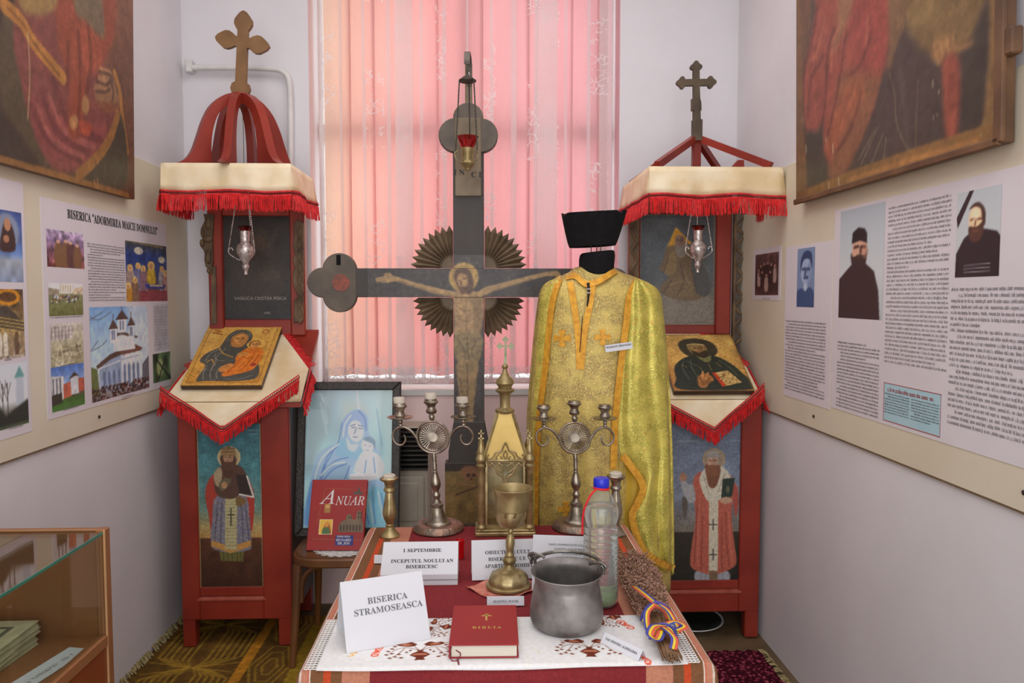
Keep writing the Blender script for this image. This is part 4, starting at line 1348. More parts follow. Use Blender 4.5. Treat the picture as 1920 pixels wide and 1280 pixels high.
c.lines([[(200, 1120), (205, 1160)], [(250, 1110), (250, 1170)], [(300, 1115), (310, 1165), (335, 1120)]], 5, (104, 94, 80), .6)
o = c.mesh('skull_panel', M_painted, crs)
o.matrix_basis = Matrix.Translation(-crs.location) @ Mb
# the painted figure, one picture over both beams
fx0, fx1, fz0, fz1 = at(690, 530, Y=YC).x, at(1066, 530, Y=YC).x, pz(812), pz(478)
Mf = basis(Vector((fx0, YC, fz0)), (1, 0, 0), (0, 0, 1))
W_, H_ = fx1 - fx0, fz1 - fz0
c = Cv(Mf, W_, H_, 250, 215, (58, 53, 50), zoom=(560, 400, 1920 / 540))
c.noise(10, .06).noise(50, .05)
skin, sd = (146, 118, 80), (100, 78, 52)
c.ell(1100, 425, 98, 100, (162, 132, 76), 1, 2).ell(1100, 425, 84, 86, (146, 118, 70), .7, 2)
c.poly([(1040, 520), (900, 490), (760, 455), (650, 420), (600, 395), (570, 400), (575, 420), (515, 430), (520, 458), (590, 462), (650, 452), (760, 485), (900, 530), (1035, 560)], skin, 1, 1)
c.poly([(1190, 520), (1240, 490), (1400, 450), (1560, 410), (1650, 390), (1720, 385), (1745, 405), (1740, 420), (1650, 418), (1560, 440), (1420, 480), (1290, 520), (1210, 560)], skin, 1, 1)
c.lines([[(1040, 555), (900, 522), (760, 478), (660, 446)], [(1210, 552), (1300, 515), (1420, 478), (1560, 438)]], 9, sd, .6, 1.5)
c.lines([[(520, 445), (575, 432)], [(522, 455), (590, 450)], [(575, 405), (610, 420)]], 6, sd, .7)
c.poly([(1030, 525), (1100, 515), (1200, 525), (1232, 600), (1222, 700), (1205, 800), (1196, 830), (1050, 830), (1040, 700), (1028, 600)], skin, 1, 2, True)
c.poly([(1160, 560), (1222, 590), (1214, 760), (1190, 820), (1176, 700)], sd, .6, 5, True)
c.lines([[(1060, 620), (1110, 650), (1170, 630)], [(1075, 700), (1120, 720), (1170, 700)], [(1112, 560), (1116, 780)]], 8, sd, .5, 3)
c.poly([(1046, 810), (1206, 810), (1215, 900), (1190, 990), (1110, 1010), (1046, 960)], (120, 102, 68), 1, 2, True)
c.lines([[(1060, 830), (1110, 930), (1100, 1000)], [(1190, 830), (1150, 920), (1180, 980)], [(1120, 820), (1130, 990)]], 8, (78, 64, 44), .7, 2)
c.poly([(1060, 990), (1186, 985), (1180, 1120), (1164, 1280), (1150, 1470), (1088, 1470), (1080, 1300), (1064, 1150)], (128, 104, 68), 1, 2, True)
c.lines([[(1120, 1000), (1124, 1200), (1118, 1420)], [(1075, 1100), (1090, 1200)]], 9, (76, 60, 42), .7, 2)
c.poly([(1040, 440), (1050, 380), (1110, 366), (1150, 400), (1166, 470), (1150, 530), (1110, 530), (1080, 520)], (82, 60, 46), 1, 2, True)
c.ell(1092, 446, 36, 48, (150, 118, 80), 1, 2, -.2)
c.lines([[(1066, 446), (1082, 450)], [(1098, 436), (1118, 434)], [(1086, 452), (1082, 476)], [(1074, 494), (1100, 490)]], 6, (72, 52, 40), .8)
c.poly([(1064, 486), (1088, 500), (1118, 486), (1108, 530), (1082, 528)], (92, 66, 48), .9, 2, True)
c.noise(80, .09)
reg = lambda a, b_, t_, d: (max(0, (a - fx0) / W_), min(1, (b_ - fx0) / W_), max(0, (fz1 - t_) / H_), min(1, (fz1 - d) / H_))
off = Matrix.Translation(-crs.location) @ Mf
o = c.mesh('painted_arms', M_painted, crs, .0055, region=reg(fx0, fx1, zb1 - .001, zb0 + .001)); o.matrix_basis = off
o = c.mesh('painted_halo', M_painted, crs, .0015, region=reg(CX - hw + .001, CX + hw - .001, fz1, zb1 + .001)); o.matrix_basis = off
o = c.mesh('painted_body', M_painted, crs, .0015, region=reg(CX - hw + .001, CX + hw - .001, zb0 - .001, fz0)); o.matrix_basis = off
# title board, hook and its bracket
M_title = mat('tan_title_board', col(128, 112, 88), col(104, 90, 70), .6, scale=12)
B().box(-.052, .05, -.0115, -.004, pz(368), pz(222), .002).out('title_board', M_title, crs, 0)
for tx, px, py in (('I N', 861, 328), ('C I', 893, 332)):
    e = lettering(tx, .03, crs, 0, 0, M_ink)
    e.matrix_basis = basis(at(px, py, Y=YC - .0125) - crs.location, (1, 0, 0), (0, 0, 1))
B().box(-.012, .016, .004, .02, pz(230), pz(118), .002).out('hanger_strip', M_title, crs, 0)
hk = [Vector((.004, .004, pz(160))), Vector((.004, -.01, pz(120))), Vector((.0, -.045, pz(108))), Vector((-.002, -.085, pz(112))), Vector((-.002, -.108, pz(128))), Vector((-.002, -.11, pz(136)))]
hb = B()
hp = smooth_path(hk, 5)
for p_, q_ in zip(hp, hp[1:]):
    d = (q_ - p_).normalized()
    n_ = d.cross(Vector((1, 0, 0))).normalized() * .003
    sdv = Vector((.011, 0, 0))
    hb.faces([p_ - sdv - n_, p_ + sdv - n_, p_ + sdv + n_, p_ - sdv + n_, q_ - sdv - n_, q_ + sdv - n_, q_ + sdv + n_, q_ - sdv + n_], [(3, 2, 1, 0), (4, 5, 6, 7), (0, 1, 5, 4), (1, 2, 6, 5), (2, 3, 7, 6), (3, 0, 4, 7)])
hb.out('hook', M_lobe, crs, 0)
tw = at(877, 140, Y=2.94) - crs.location
B().tube(smooth_path([tw + Vector((0, 0, .01)), tw + Vector((.006, 0, -.002)), tw + Vector((0, 0, -.014)), tw + Vector((-.005, 0, -.004))], 5, True), .002, 6, True).out('hook_ring', M_silver, crs)

# ---------------------------------------------------------------- bentwood chair, framed print, red yearbook
M_chair = mat('worn_bentwood', col(128, 82, 44), col(92, 56, 30), .4, scale=6, stretch=(1, 1, .25))
M_seat = mat('worn_seat_veneer', col(120, 84, 52), col(92, 60, 36), .35, scale=5, stretch=(.4, 1.5, 1))
ch = thing('bentwood_chair', 'brown bentwood chair holding the framed blue print', 'chair', (-.575, 3.0, 0))
def seat_pts(g):
    pts = []
    for i in range(40):
        a = 2 * PI * i / 40
        x = abs(math.cos(a)) ** .55 * math.copysign(1, math.cos(a)) * (.2 + g)
        y_ = .2 + abs(math.sin(a)) ** .6 * math.copysign(1, math.sin(a)) * (.2 + g)
        pts.append((x * (1 - .12 * (y_ - .2)), y_))
    return pts
B().prism(seat_pts(0), .405, .442, 'z', bev=.006).out('seat_ring', M_chair, ch, 40)
B().prism(seat_pts(-.012), .441, .446, 'z').out('seat', M_seat, ch, 40)
for x, y_, dx, dy in ((-.165, .04, -.02, -.03), (.165, .04, .02, -.03), (-.15, .36, -.02, .05), (.15, .36, .02, .05)):
    B().tube([(x, y_, .41), (x + dx * .4, y_ + dy * .4, .22), (x + dx, y_ + dy, .006)], lambda u: lerp(.019, .013, u), 10).out('leg', M_chair, ch)
for x in (-.165, .165):
    s_ = -1 if x < 0 else 1
    B().tube(smooth_path([(x - s_ * .012, .035, .26), (x - s_ * .018, .035, .34), (x - s_ * .05, .035, .39), (x - s_ * .1, .04, .405), (x - s_ * .15, .045, .405)], 5), .011, 8).out('curved_brace', M_chair, ch)
B().tube(smooth_path([(-.14, .37, .42), (-.15, .40, .6), (-.13, .42, .78), (0, .43, .84), (.13, .42, .78), (.15, .40, .6), (.14, .37, .42)], 6), .012, 8).out('back_hoop', M_chair, ch)

M_frame = mat('black_carved_frame', col(56, 50, 44), col(38, 34, 30), .45, scale=50, bump=.5, bscale=120)
BL, BR = at(553, 1000, Y=3.285), at(749, 1000, Y=3.275)
BL.z = BR.z = .448
TL = at(571, 716, Y=3.395)
Mp, pw_, ph_ = plane3(BL, BR, TL)
fp = thing('framed_print', 'black framed pale blue print of veiled mother and child on chair', 'picture', M=Mp)
fw = .036
def frame_parts(t, w_, h_, f, m, d=.022):
    for pts in ([(0, 0), (w_, 0), (w_ - f, f), (f, f)], [(0, h_), (f, h_ - f), (w_ - f, h_ - f), (w_, h_)], [(0, 0), (f, f), (f, h_ - f), (0, h_)], [(w_, 0), (w_, h_), (w_ - f, h_ - f), (w_ - f, f)]):
        B().prism(pts, -.004, d, 'z', bev=.004).out('frame_side', m, t, 30)
frame_parts(fp, pw_, ph_, fw, M_frame)
B().box(.01, pw_ - .01, .01, ph_ - .01, -.004, .002).out('backing', M_dark, fp, 0)
Mi = Mp @ Matrix.Translation((fw - .003, fw - .003, .004))
def madonna(M, w_, h_):
    c = Cv(M, w_, h_, 150, 215, (150, 184, 196), zoom=(540, 700, 924 / 260))
    c.vgrad([(0, (168, 192, 200)), (.4, (150, 186, 192)), (.75, (160, 200, 212)), (1, (150, 196, 216))]).noise(5, .05)
    c.poly([(150, 100), (330, 100), (300, 300), (200, 520), (130, 700), (120, 300)], (136, 158, 164), .6, 12)
    c.poly([(590, 220), (640, 300), (640, 760), (755, 800), (755, 120), (600, 100)], (176, 212, 222), .7, 8)
    c.poly([(360, 190), (500, 170), (560, 300), (360, 320)], (176, 190, 184), .8, 14)
    c.line([(460, 105), (470, 240)], 12, (206, 222, 226), .7, 2).line([(590, 240), (625, 480)], 10, (116, 152, 168), .5, 3)
    c.lines([[(180, 140), (240, 160), (260, 330)], [(220, 200), (260, 400)]], 16, (190, 206, 210), .35, 4)
    c.line([(228, 160), (240, 190)], 6, (240, 246, 250), .8)
    c.poly([(110, 1010), (112, 900), (150, 720), (190, 560), (260, 490), (350, 450), (365, 320), (410, 262), (470, 240), (530, 290), (535, 380), (560, 440), (620, 560), (640, 660), (660, 800), (700, 1010)], (146, 176, 208), 1, 2, True)
    c.poly([(120, 1010), (118, 880), (170, 700), (200, 760), (180, 1010)], (84, 140, 190), .8, 8, True)
    c.poly([(470, 820), (600, 760), (700, 860), (730, 1015), (520, 1015)], (120, 184, 214), .9, 6, True)
    c.poly([(360, 330), (420, 262), (490, 250), (528, 320), (520, 380), (440, 340), (400, 380), (380, 440)], (140, 166, 202), 1, 2, True)
    c.poly([(350, 450), (390, 440), (440, 520), (500, 490), (540, 560), (420, 570), (320, 540)], (130, 176, 208), 1, 3, True)
    c.ell(452, 385, 52, 72, (196, 206, 214), 1, 2, -.1)
    c.lines([[(418, 350), (448, 340)], [(470, 345), (500, 352)], [(425, 362), (445, 360)], [(470, 366), (496, 368)], [(455, 362), (442, 402)], [(436, 424), (462, 424)]], 6, (92, 108, 140), .9)
    c.poly([(390, 420), (420, 470), (470, 470), (440, 520), (400, 500)], (188, 200, 206), 1, 3, True)
    c.poly([(500, 520), (560, 520), (620, 560), (640, 640), (600, 700), (480, 700), (440, 640), (470, 560)], (196, 220, 232), 1, 2, True)
    c.ell(530, 478, 42, 50, (206, 214, 216), 1, 2).poly([(500, 440), (540, 420), (580, 450), (578, 510), (560, 470)], (112, 140, 158), 1, 2, True)
    c.lines([[(508, 478), (522, 476)], [(540, 482), (554, 486)], [(520, 510), (536, 512)]], 5, (110, 130, 150), .8)
    c.lines([[(360, 330), (330, 480), (260, 560), (190, 800)], [(300, 520), (240, 640), (210, 820)], [(390, 600), (300, 640), (230, 720)], [(400, 560), (320, 580), (250, 640)], [(410, 620), (380, 700)], [(470, 250), (510, 300), (520, 380)], [(160, 720), (135, 860)], [(520, 580), (510, 660)], [(570, 560), (580, 660)], [(560, 780), (580, 1000)], [(620, 800), (660, 1000)], [(500, 860), (540, 1000)]], 8, (84, 122, 172), .8, 1)
    c.lines([[(340, 470), (230, 560), (180, 700)], [(380, 590), (290, 610), (220, 680)], [(420, 280), (380, 340), (370, 420)], [(600, 790), (630, 960)], [(540, 840), (565, 990)]], 9, (206, 222, 240), .8, 1)
    c.poly([(410, 680), (450, 670), (560, 690), (545, 712), (430, 712)], (204, 214, 206), 1, 2, True)
    c.poly([(560, 740), (580, 760), (575, 860), (560, 840)], (90, 140, 140), .6, 5, True)
    return c
cv = madonna(Mi, pw_ - 2 * fw + .006, ph_ - 2 * fw + .006)
o = cv.mesh('print', M_print, fp, gain=1.55)
o.matrix_basis = Matrix.Translation((fw - .003, fw - .003, .004))
M_pglass = thin_glass('picture_glass', (1, 1, 1), .04)
B().box(fw - .003, pw_ - fw + .003, fw - .003, ph_ - fw + .003, .006, .0075).out('glass', M_pglass, fp, 0)

# doily and yearbook on the chair seat
M_doily = mat('white_crochet', col(226, 224, 220), col(200, 198, 194), .9, scale=90, bump=.6, bscale=300)
dz = thing('doily', 'white round crochet doily under the red yearbook', 'doily', (-.568, 3.125, .4465))
dl = B()
for r_ in (.03, .055, .08, .1):
    dl.tube([(r_ * math.cos(a) * 1.15, r_ * math.sin(a), .0018) for a in np.linspace(0, 2 * PI, 30, endpoint=False)], .0022, 5, True)
for k in range(20):
    a = 2 * PI * k / 20
    dl.tube([(0, 0, .0015), (.115 * math.cos(a), .1 * math.sin(a), .0015)], .0018, 4)
    dl.tube([(.115 * math.cos(a) + .012 * math.cos(b_), .1 * math.sin(a) + .012 * math.sin(b_), .0018) for b_ in np.linspace(0, 2 * PI, 8, endpoint=False)], .002, 4, True)
dl.lathe([(0, .0005), (.1, .0005), (.1, .0012), (0, .0012)], 28, Matrix.Diagonal((1.12, 1, 1, 1)))
dl.out('lace', M_doily, dz)

M_bookred = mat('red_book_cover', col(164, 34, 30), col(150, 28, 26), .35, scale=4)
M_whiteink = mat('white_ink', col(240, 236, 232), None, .5)
M_goldink = mat('gold_ink', col(196, 160, 84), None, .5)
M_blueink = mat('blue_label', col(44, 52, 128), None, .5)
BL, BR = at(574, 1027, Y=3.085), at(680, 1031, Y=3.075)
BL.z = BR.z = .4525
TL = at(603, 899, Y=3.2)
Mb, bw_, bh_ = plane3(BL, BR, TL)
bk = thing('yearbook', 'upright red yearbook with church pictures leaning on the framed print', 'book', M=Mb)
B().box(0, bw_, 0, bh_, -.003, 0, .001).box(0, bw_, 0, bh_, -.022, -.019, .001).box(-.001, .003, 0, bh_, -.022, 0, .001).out('cover', M_bookred, bk, 0)
B().box(.003, bw_ - .004, .004, bh_ - .004, -.019, -.003).out('page_block', M_paper, bk, 0)
Mq = Mb.copy()
def bl(px, py): return hit(540 + px / 3.554, 700 + py / 3.554, Mb)
q = bl(226, 868); lettering('A', .083, bk, q.x, q.y, M_whiteink, .0006, 'LEFT', ital=True)
q = bl(318, 876); lettering('NUAR', .052, bk, q.x, q.y, M_whiteink, .0006, 'LEFT', ital=True, xs=.80)
a, b_ = bl(318, 1078), bl(432, 1146)
B().box(a.x, b_.x, b_.y, a.y, 0, .0004).out('blue_label', M_blueink, bk, 0)
for tx, sz, py in (('EPISCOPIA', .010, 1092), ('DUNARII', .014, 1117), ('DE JOS', .014, 1139)):
    q = bl(370, py); lettering(tx, sz, bk, q.x, q.y, M_whiteink, .0009)
def sub(t, M, pa, pb, nx, ny, bg, name, m, z, k=3.554, x0=540, y0=700, gain=GAIN):
    """a small picture on a sheet between two photo points"""
    P0, P1 = hit(x0 + pa[0] / k, y0 + pa[1] / k, M), hit(x0 + pb[0] / k, y0 + pb[1] / k, M)
    M2 = M @ Matrix.Translation((P0.x, P1.y, 0))
    c = Cv(M2, P1.x - P0.x, P0.y - P1.y, nx, ny, bg, zoom='uv')
    def done():
        o = c.mesh(name, m, t, z, gain=gain)
        o.matrix_basis = Matrix.Translation((P0.x, P1.y, 0))
        return o
    return c, done
c, d = sub(bk, Mb, (212, 972), (292, 1072), 30, 38, (206, 160, 60), 'small_icon', M_print, .0006)
c.poly([(.3, 1), (.35, .5), (.5, .2), (.75, .3), (.9, 1)], (150, 84, 36), 1, 1, True).ell(.55, .35, .16, .15, (196, 132, 60)).poly([(.3, .6), (.7, .55), (.8, 1), (.3, 1)], (72, 96, 60), 1, 1, True)
c.border(.06, (230, 210, 170)); d()
def church(name, pa, pb, big):
    P0, P1 = bl(*pa), bl(*pb)
    s = B()
    w_, h_ = P1.x - P0.x, P0.y - P1.y
    body = [(0, .0), (1, 0), (1, .42), (.92, .5), (.9, .82), (.84, .98), (.76, 1), (.7, .84), (.68, .55), (.55, .58), (.5, .75), (.4, .84), (.3, .74), (.28, .55), (.12, .5), (0, .3)] if big else [(0, 0), (1, 0), (.9, .3), (.7, .36), (.64, .7), (.55, 1), (.46, .7), (.42, .36), (.1, .3)]
    s.prism([(P0.x + a_ * w_, P1.y + b2 * h_) for a_, b2 in body], .0, .0005, 'z')
    s.out(name, M_lobe if not big else M_title, bk, 0)
    if big:
        s2 = B()
        for i in range(7): s2.box(P0.x + w_ * (.06 + i * .13), P0.x + w_ * (.12 + i * .13), P1.y + h_ * .06, P1.y + h_ * .32, .0005, .0008)
        for x, z_ in ((.36, .6), (.46, .6), (.76, .62), (.86, .62), (.76, .8), (.86, .8)): s2.box(P0.x + w_ * x, P0.x + w_ * (x + .05), P1.y + h_ * z_, P1.y + h_ * (z_ + .12), .0005, .0008)
        s2.out('church_windows', M_dark, bk, 0)
church('church_print', (345, 910), (498, 1056), True)
church('small_church_print', (436, 752), (500, 806), False)
c, d = sub(bk, Mb, (246, 868), (280, 928), 10, 16, (150, 110, 60), 'small_figure', M_print, .0004)
c.ell(.5, .3, .35, .2, (190, 140, 80)); d()
ln = B()
for (xa, ya_), (xb, yb_) in (((250, 764), (430, 772)), ((500, 776), (534, 780)), ((160, 1102), (310, 1106)), ((440, 1108), (494, 1110)), ((250, 764), (190, 1000)), ((534, 780), (506, 960))):
    p_, q_ = bl(xa, ya_), bl(xb, yb_)
    ln.tube([(p_.x, p_.y, .0004), (q_.x, q_.y, .0004)], .0005, 4)
ln.out('gold_rule', M_goldink, bk, 0)
# ---------------------------------------------------------------- vestment on a black mannequin, and the hat above it
def brocade(name, c1, c2, hi, speck, scale, rough=.5, metal=.25):
    k = NT(name)
    v = k.coords('Object', (1, .5, 1))
    n = k.n('ShaderNodeTexNoise', i_Scale=scale * .5, i_Detail=2.)
    k.l(v, n.inputs['Vector'])
    vv = k.n('ShaderNodeVectorMath', operation='SCALE'); vv.inputs['Scale'].default_value = .035
    k.l(n.outputs['Color'], vv.inputs[0])
    va = k.n('ShaderNodeVectorMath', operation='ADD')
    k.l(v, va.inputs[0]); k.l(vv.outputs[0], va.inputs[1])
    vo = k.n('ShaderNodeTexVoronoi', feature='DISTANCE_TO_EDGE', i_Scale=scale)
    k.l(va.outputs[0], vo.inputs['Vector'])
    leaf = k.ramp(vo.outputs['Distance'], [(.10, c2), (.24, c1)])
    fl = k.n('ShaderNodeTexVoronoi', i_Scale=scale * .3)
    k.l(v, fl.inputs['Vector'])
    dots = k.math('LESS_THAN', fl.outputs['Distance'], .2)
    patch = k.noise(v, scale * .16, 2)
    c = k.mix(k.math('MULTIPLY', dots, .55), leaf, speck)
    c = k.mix(k.ramp(patch, [(.42, (0, 0, 0)), (.62, (.55, .55, .55))]), c, hi)
    k.l(c, k.p.inputs['Base Color'])
    k.p.inputs['Roughness'].default_value = rough
    k.p.inputs['Metallic'].default_value = metal
    k.bump(vo.outputs['Distance'], .25, .004)
    return k.m
M_tan = brocade('tan_gold_brocade', col(216, 190, 112), col(160, 138, 76), col(222, 196, 104), col(186, 150, 70), 130)
M_grn = brocade('green_gold_brocade', col(226, 210, 104), col(178, 168, 72), col(238, 220, 108), col(206, 150, 70), 120, .45, .3)
M_trim = mat('orange_gold_braid', col(226, 168, 48), col(200, 138, 34), .5, .25, scale=60, bump=.4, bscale=220)
M_lining = mat('mustard_lining', col(196, 160, 44), col(172, 138, 34), .55, scale=8)
RX, RYc = .40, 2.64
ZS = [.45, .67, .9, 1.07, 1.325, 1.43, 1.48, 1.507, 1.528, 1.545, 1.562, 1.58]
AS = [.248, .248, .246, .243, .226, .214, .206, .196, .168, .128, .086, .062]
BS = [.17, .165, .16, .155, .145, .135, .125, .115, .10, .085, .07, .058]
XS = [.402, .403, .401, .398, .402, .401, .400, .399, .397, .392, .386, .383]
def body(z): return pw(ZS, XS, z), pw(ZS, AS, z), pw(ZS, BS, z)
def surf(a, z, out=0.):
    """robe point at angle a (-90 deg = front) and height z"""
    cx, A, Bb = body(z)
    k = min(1, max(0, (1.5 - z) / .8))
    f = 1 + k * (.035 * math.sin(11 * a + 1.5 * math.sin(2 * a)) + .018 * math.sin(23 * a + 4 * z))
    ca, sa = math.cos(a), math.sin(a)
    e = .86
    x = abs(ca) ** e * math.copysign(1, ca) * A * (1 + (f - 1) * .5)
    y_ = abs(sa) ** e * math.copysign(1, sa) * Bb * f
    n = Vector((ca / A, sa / Bb, 0)).normalized()
    return Vector((cx + x, RYc + y_, z)) + n * out
def on_robe(px, py, out=.004):
    """robe surface place seen at a photo point"""
    Y = RYc - .1
    for _ in range(8):
        p = at(px, py, Y=Y)
        cx, A, Bb = body(p.z)
        u = max(-.999, min(.999, (p.x - cx) / A))
        a = -math.acos(u)
        q = surf(a, p.z, out)
        Y = q.y
    return at(px, py, Y=Y)
vst = thing('vestment', 'golden brocade priest vestment hung on the black mannequin', 'robe', (RX, RYc, .45))
VO = vst.location.copy()
def ring_surface(a0, a1, zs, out, na, closed=False):
    b = B()
    nz = len(zs) - 1
    return b.grid(lambda u, v: surf(lerp(a0, a1, u), zs[round(v * nz)], out) - VO, na, nz, closed)
zz = list(np.linspace(.46, 1.45, 24)) + list(np.linspace(1.465, 1.578, 14))
ring_surface(0, 2 * PI, zz, 0, 120, True).out('robe_body', M_tan, vst, 70, solid=.003)
def patch(L, Rg, n, nu, out, m, name, solid=.003, fold=None):
    """cloth between two photo polylines lying on the robe"""
    L, Rg = smooth_path([(*p, 0) for p in L], 6), smooth_path([(*p, 0) for p in Rg], 6)
    def pick(Pth, v):
        f = v * (len(Pth) - 1)
        i = min(int(f), len(Pth) - 2)
        return Pth[i].lerp(Pth[i + 1], f - i)
    def g(u, v):
        p = pick(L, v).lerp(pick(Rg, v), u)
        q = on_robe(p.x, p.y, out)
        if fold: q.y += fold(u, v)
        return q - VO
    return B().grid(g, nu, n).out(name, m, vst, 0 if nu == 2 else 70, solid=solid)
def band(path, wpx, name, out=.008, m=None, n=40):
    P = smooth_path([(*p, 0) for p in path], 6)
    L, Rg = [], []
    for i, p in enumerate(P):
        d = (P[min(i + 1, len(P) - 1)] - P[max(i - 1, 0)]).normalized()
        s_ = Vector((-d.y, d.x, 0)) * wpx / 2
        L.append((p + s_)[:2]); Rg.append((p - s_)[:2])
    return patch(L, Rg, n, 2, out, m or M_trim, name, .0014)
# outer cape strip on the left shoulder
patch([(1040, 522), (1014, 544), (1006, 620), (998, 700), (993, 780), (992, 900), (992, 1010)], [(1052, 516), (1038, 560), (1029, 630), (1022, 692), (1010, 800), (1006, 900), (1004, 1010)], 30, 6, .012, M_grn, 'cape_left')
# outer cape on the right: hangs in deep folds to a wavy hem
def capeR():
    Lp = smooth_path([(*p, 0) for p in [(1190, 520), (1178, 560), (1173, 620), (1166, 690), (1162, 760), (1159, 820), (1168, 866), (1192, 896), (1200, 918), (1190, 942), (1178, 966), (1184, 1000), (1200, 1040), (1228, 1062), (1246, 1070)]], 6)
    Rp = smooth_path([(*p, 0) for p in [(1200, 524), (1234, 545), (1243, 590), (1250, 660), (1257, 760), (1261, 860), (1263, 960), (1264, 1040), (1263, 1076)]], 10)
    def pick(Pth, v):
        f = v * (len(Pth) - 1)
        i = min(int(f), len(Pth) - 2)
        return Pth[i].lerp(Pth[i + 1], f - i)
    def g(u, v):
        if u <= .62:
            uu = u / .62
            p = pick(Lp, v).lerp(pick(Rp, v), uu)
            q = on_robe(min(p.x, 1262), p.y, .02)
            q.y += -.03 * v * uu + .021 * v ** .6 * math.sin(uu * 10.5 + .8 + 1.0 * v) + .003 * math.sin(uu * 21 + 3 * v)
            e = at(p.x, p.y, Y=q.y)
            return e - VO
        uu = (u - .62) / .38
        p = pick(Rp, v)
        q = on_robe(min(p.x, 1262), p.y, .02)
        e = at(p.x, p.y, Y=q.y - .03 * v + .021 * v ** .6 * math.sin(11.3 + 1.0 * v) + .003 * math.sin(21 + 3 * v))
        b_ = surf(R(lerp(5, 75, uu)), max(e.z, .5), .02)
        w_ = uu ** .7
        return e.lerp(Vector((b_.x, b_.y, e.z)), w_) - VO
    return B().grid(g, 60, 56).out('cape_right', M_grn, vst, 70, solid=.003)
capeR()
# lining of the cape seen inside the wavy edge
patch([(1160, 860), (1160, 905), (1164, 960), (1172, 1020), (1196, 1064), (1226, 1080)], [(1180, 872), (1204, 906), (1196, 960), (1196, 1020), (1226, 1066), (1262, 1078)], 22, 6, .010, M_lining, 'cape_lining', fold=lambda u, v: .012 * math.sin(u * 5 + v * 4))
patch([(1194, 1040), (1202, 1066), (1222, 1080), (1244, 1084)], [(1210, 1046), (1232, 1062), (1250, 1068), (1263, 1070)], 10, 5, .004, M_lining, 'cape_lining')
# braids
band([(1050, 520), (1036, 565), (1028, 630), (1022, 692), (1012, 770), (1006, 850), (1004, 930), (1003, 1005)], 11, 'braid', .016)
band([(1196, 522), (1180, 557), (1175, 600), (1167, 661), (1160, 724), (1153, 800), (1150, 880)], 12, 'braid', .018)
band([(1069, 528), (1076, 570), (1083, 620), (1086, 660), (1087, 692)], 12, 'braid', .012, n=24)
band([(1112, 528), (1106, 570), (1098, 610), (1093, 650), (1089, 692)], 12, 'braid', .012, n=24)
band([(1060, 519), (1078, 517), (1096, 531), (1104, 532), (1122, 527), (1146, 512), (1156, 507)], 11, 'collar_braid', .014, n=30)
def cape_edge():
    P = smooth_path([(*p, 0) for p in [(1162, 858), (1180, 880), (1195, 902), (1199, 918), (1189, 942), (1179, 966), (1186, 1000), (1202, 1036), (1230, 1058), (1262, 1072)]], 6)
    def g(u, v):
        f = v * (len(P) - 1)
        i = min(int(f), len(P) - 2)
        p = P[i].lerp(P[i + 1], f - i)
        d = (P[i + 1] - P[i]).normalized()
        p = p + Vector((d.y, -d.x, 0)) * (u * 13)
        q = on_robe(min(p.x, 1262), p.y, .034)
        uu = max(0, min(1, (p.x - 1165) / 98))
        q.y += -.03 * uu - .012
        return at(p.x, p.y, Y=q.y) - VO
    return B().grid(g, 2, 44).out('braid', M_trim, vst, 0, solid=.0014)
cape_edge()
# embroidered crosses, front opening and clasps
def small_cross(px, py, r):
    s = B()
    for a in range(4):
        ang = PI / 2 * a
        pts = [(0, 0)]
        def corner(x, y_):
            return (px + x * math.cos(ang) - y_ * math.sin(ang), py + x * math.sin(ang) + y_ * math.cos(ang))
        out = [corner(-r * .16, 0), corner(-r * .45, r * .98), corner(0, r * 1.08), corner(r * .45, r * .98), corner(r * .16, 0)]
        vs = [on_robe(*p, .009) - VO for p in out]
        s.faces(vs, [range(5)])
    s.out('embroidered_cross', M_trim, vst, 0, solid=.003)
small_cross(1054, 634, 15)
small_cross(1130, 632, 14)
small_cross(1061, 955, 14)
M_slit = mat('dark_opening', col(30, 26, 22), None, .9)
B().tube([on_robe(x, y_, .0145) - VO for x, y_ in ((1103, 531), (1104, 545), (1103, 560), (1101, 574))], lambda u: .0055 * (1 - .6 * u), 6).out('neck_opening', M_slit, vst)
B().tube([on_robe(x, y_, .0165) - VO for x, y_ in ((1092, 592), (1090, 625), (1087, 660))], .0012, 5).out('seam', M_slit, vst)
for y_ in (542, 549):
    s = B()
    p = on_robe(1103, y_, .02) - VO
    s.tube([p + Vector((-.007, 0, 0)), p + Vector((.007, 0, 0))], .0024, 6)
    s.ball(p, .004, 8)
    s.out('clasp', M_silver, vst)
# mannequin: black neck block, stand
mq = thing('mannequin', 'black mannequin neck and stand inside the golden vestment', 'mannequin', (RX, RYc, 0))
MO = mq.location.copy()
nb = at(1116, 534, Y=RYc - .03) - MO
nt = at(1120, 491, Y=RYc - .02) - MO
def neck(u, v):
    a = 2 * PI * u
    prof = [(0, .064), (.1, .063), (.3, .060), (.55, .0595), (.8, .0615), (.93, .058), (.985, .045), (1., .0)]
    r = pw([p[0] for p in prof], [p[1] for p in prof], v)
    c = nb.lerp(nt, v)
    z = pw([0, .93, 1], [-.03, .112, .114], v)
    tilt = .18 * (1 if v > .2 else v * 5)
    x = r * math.cos(a)
    return Vector((c.x + x, c.y + r * .92 * math.sin(a), nb.z + z + x * tilt * .6))
B().grid(neck, 36, 20, True).out('neck', M_black, mq, 60)
B().tube([(0, 0, .02), (0, 0, 1.52)], .018, 12).out('stand_pole', M_iron, mq)
B().lathe([(.16, 0), (.16, .012), (.02, .03), (0, .03)], 28).out('stand_base', M_iron, mq)
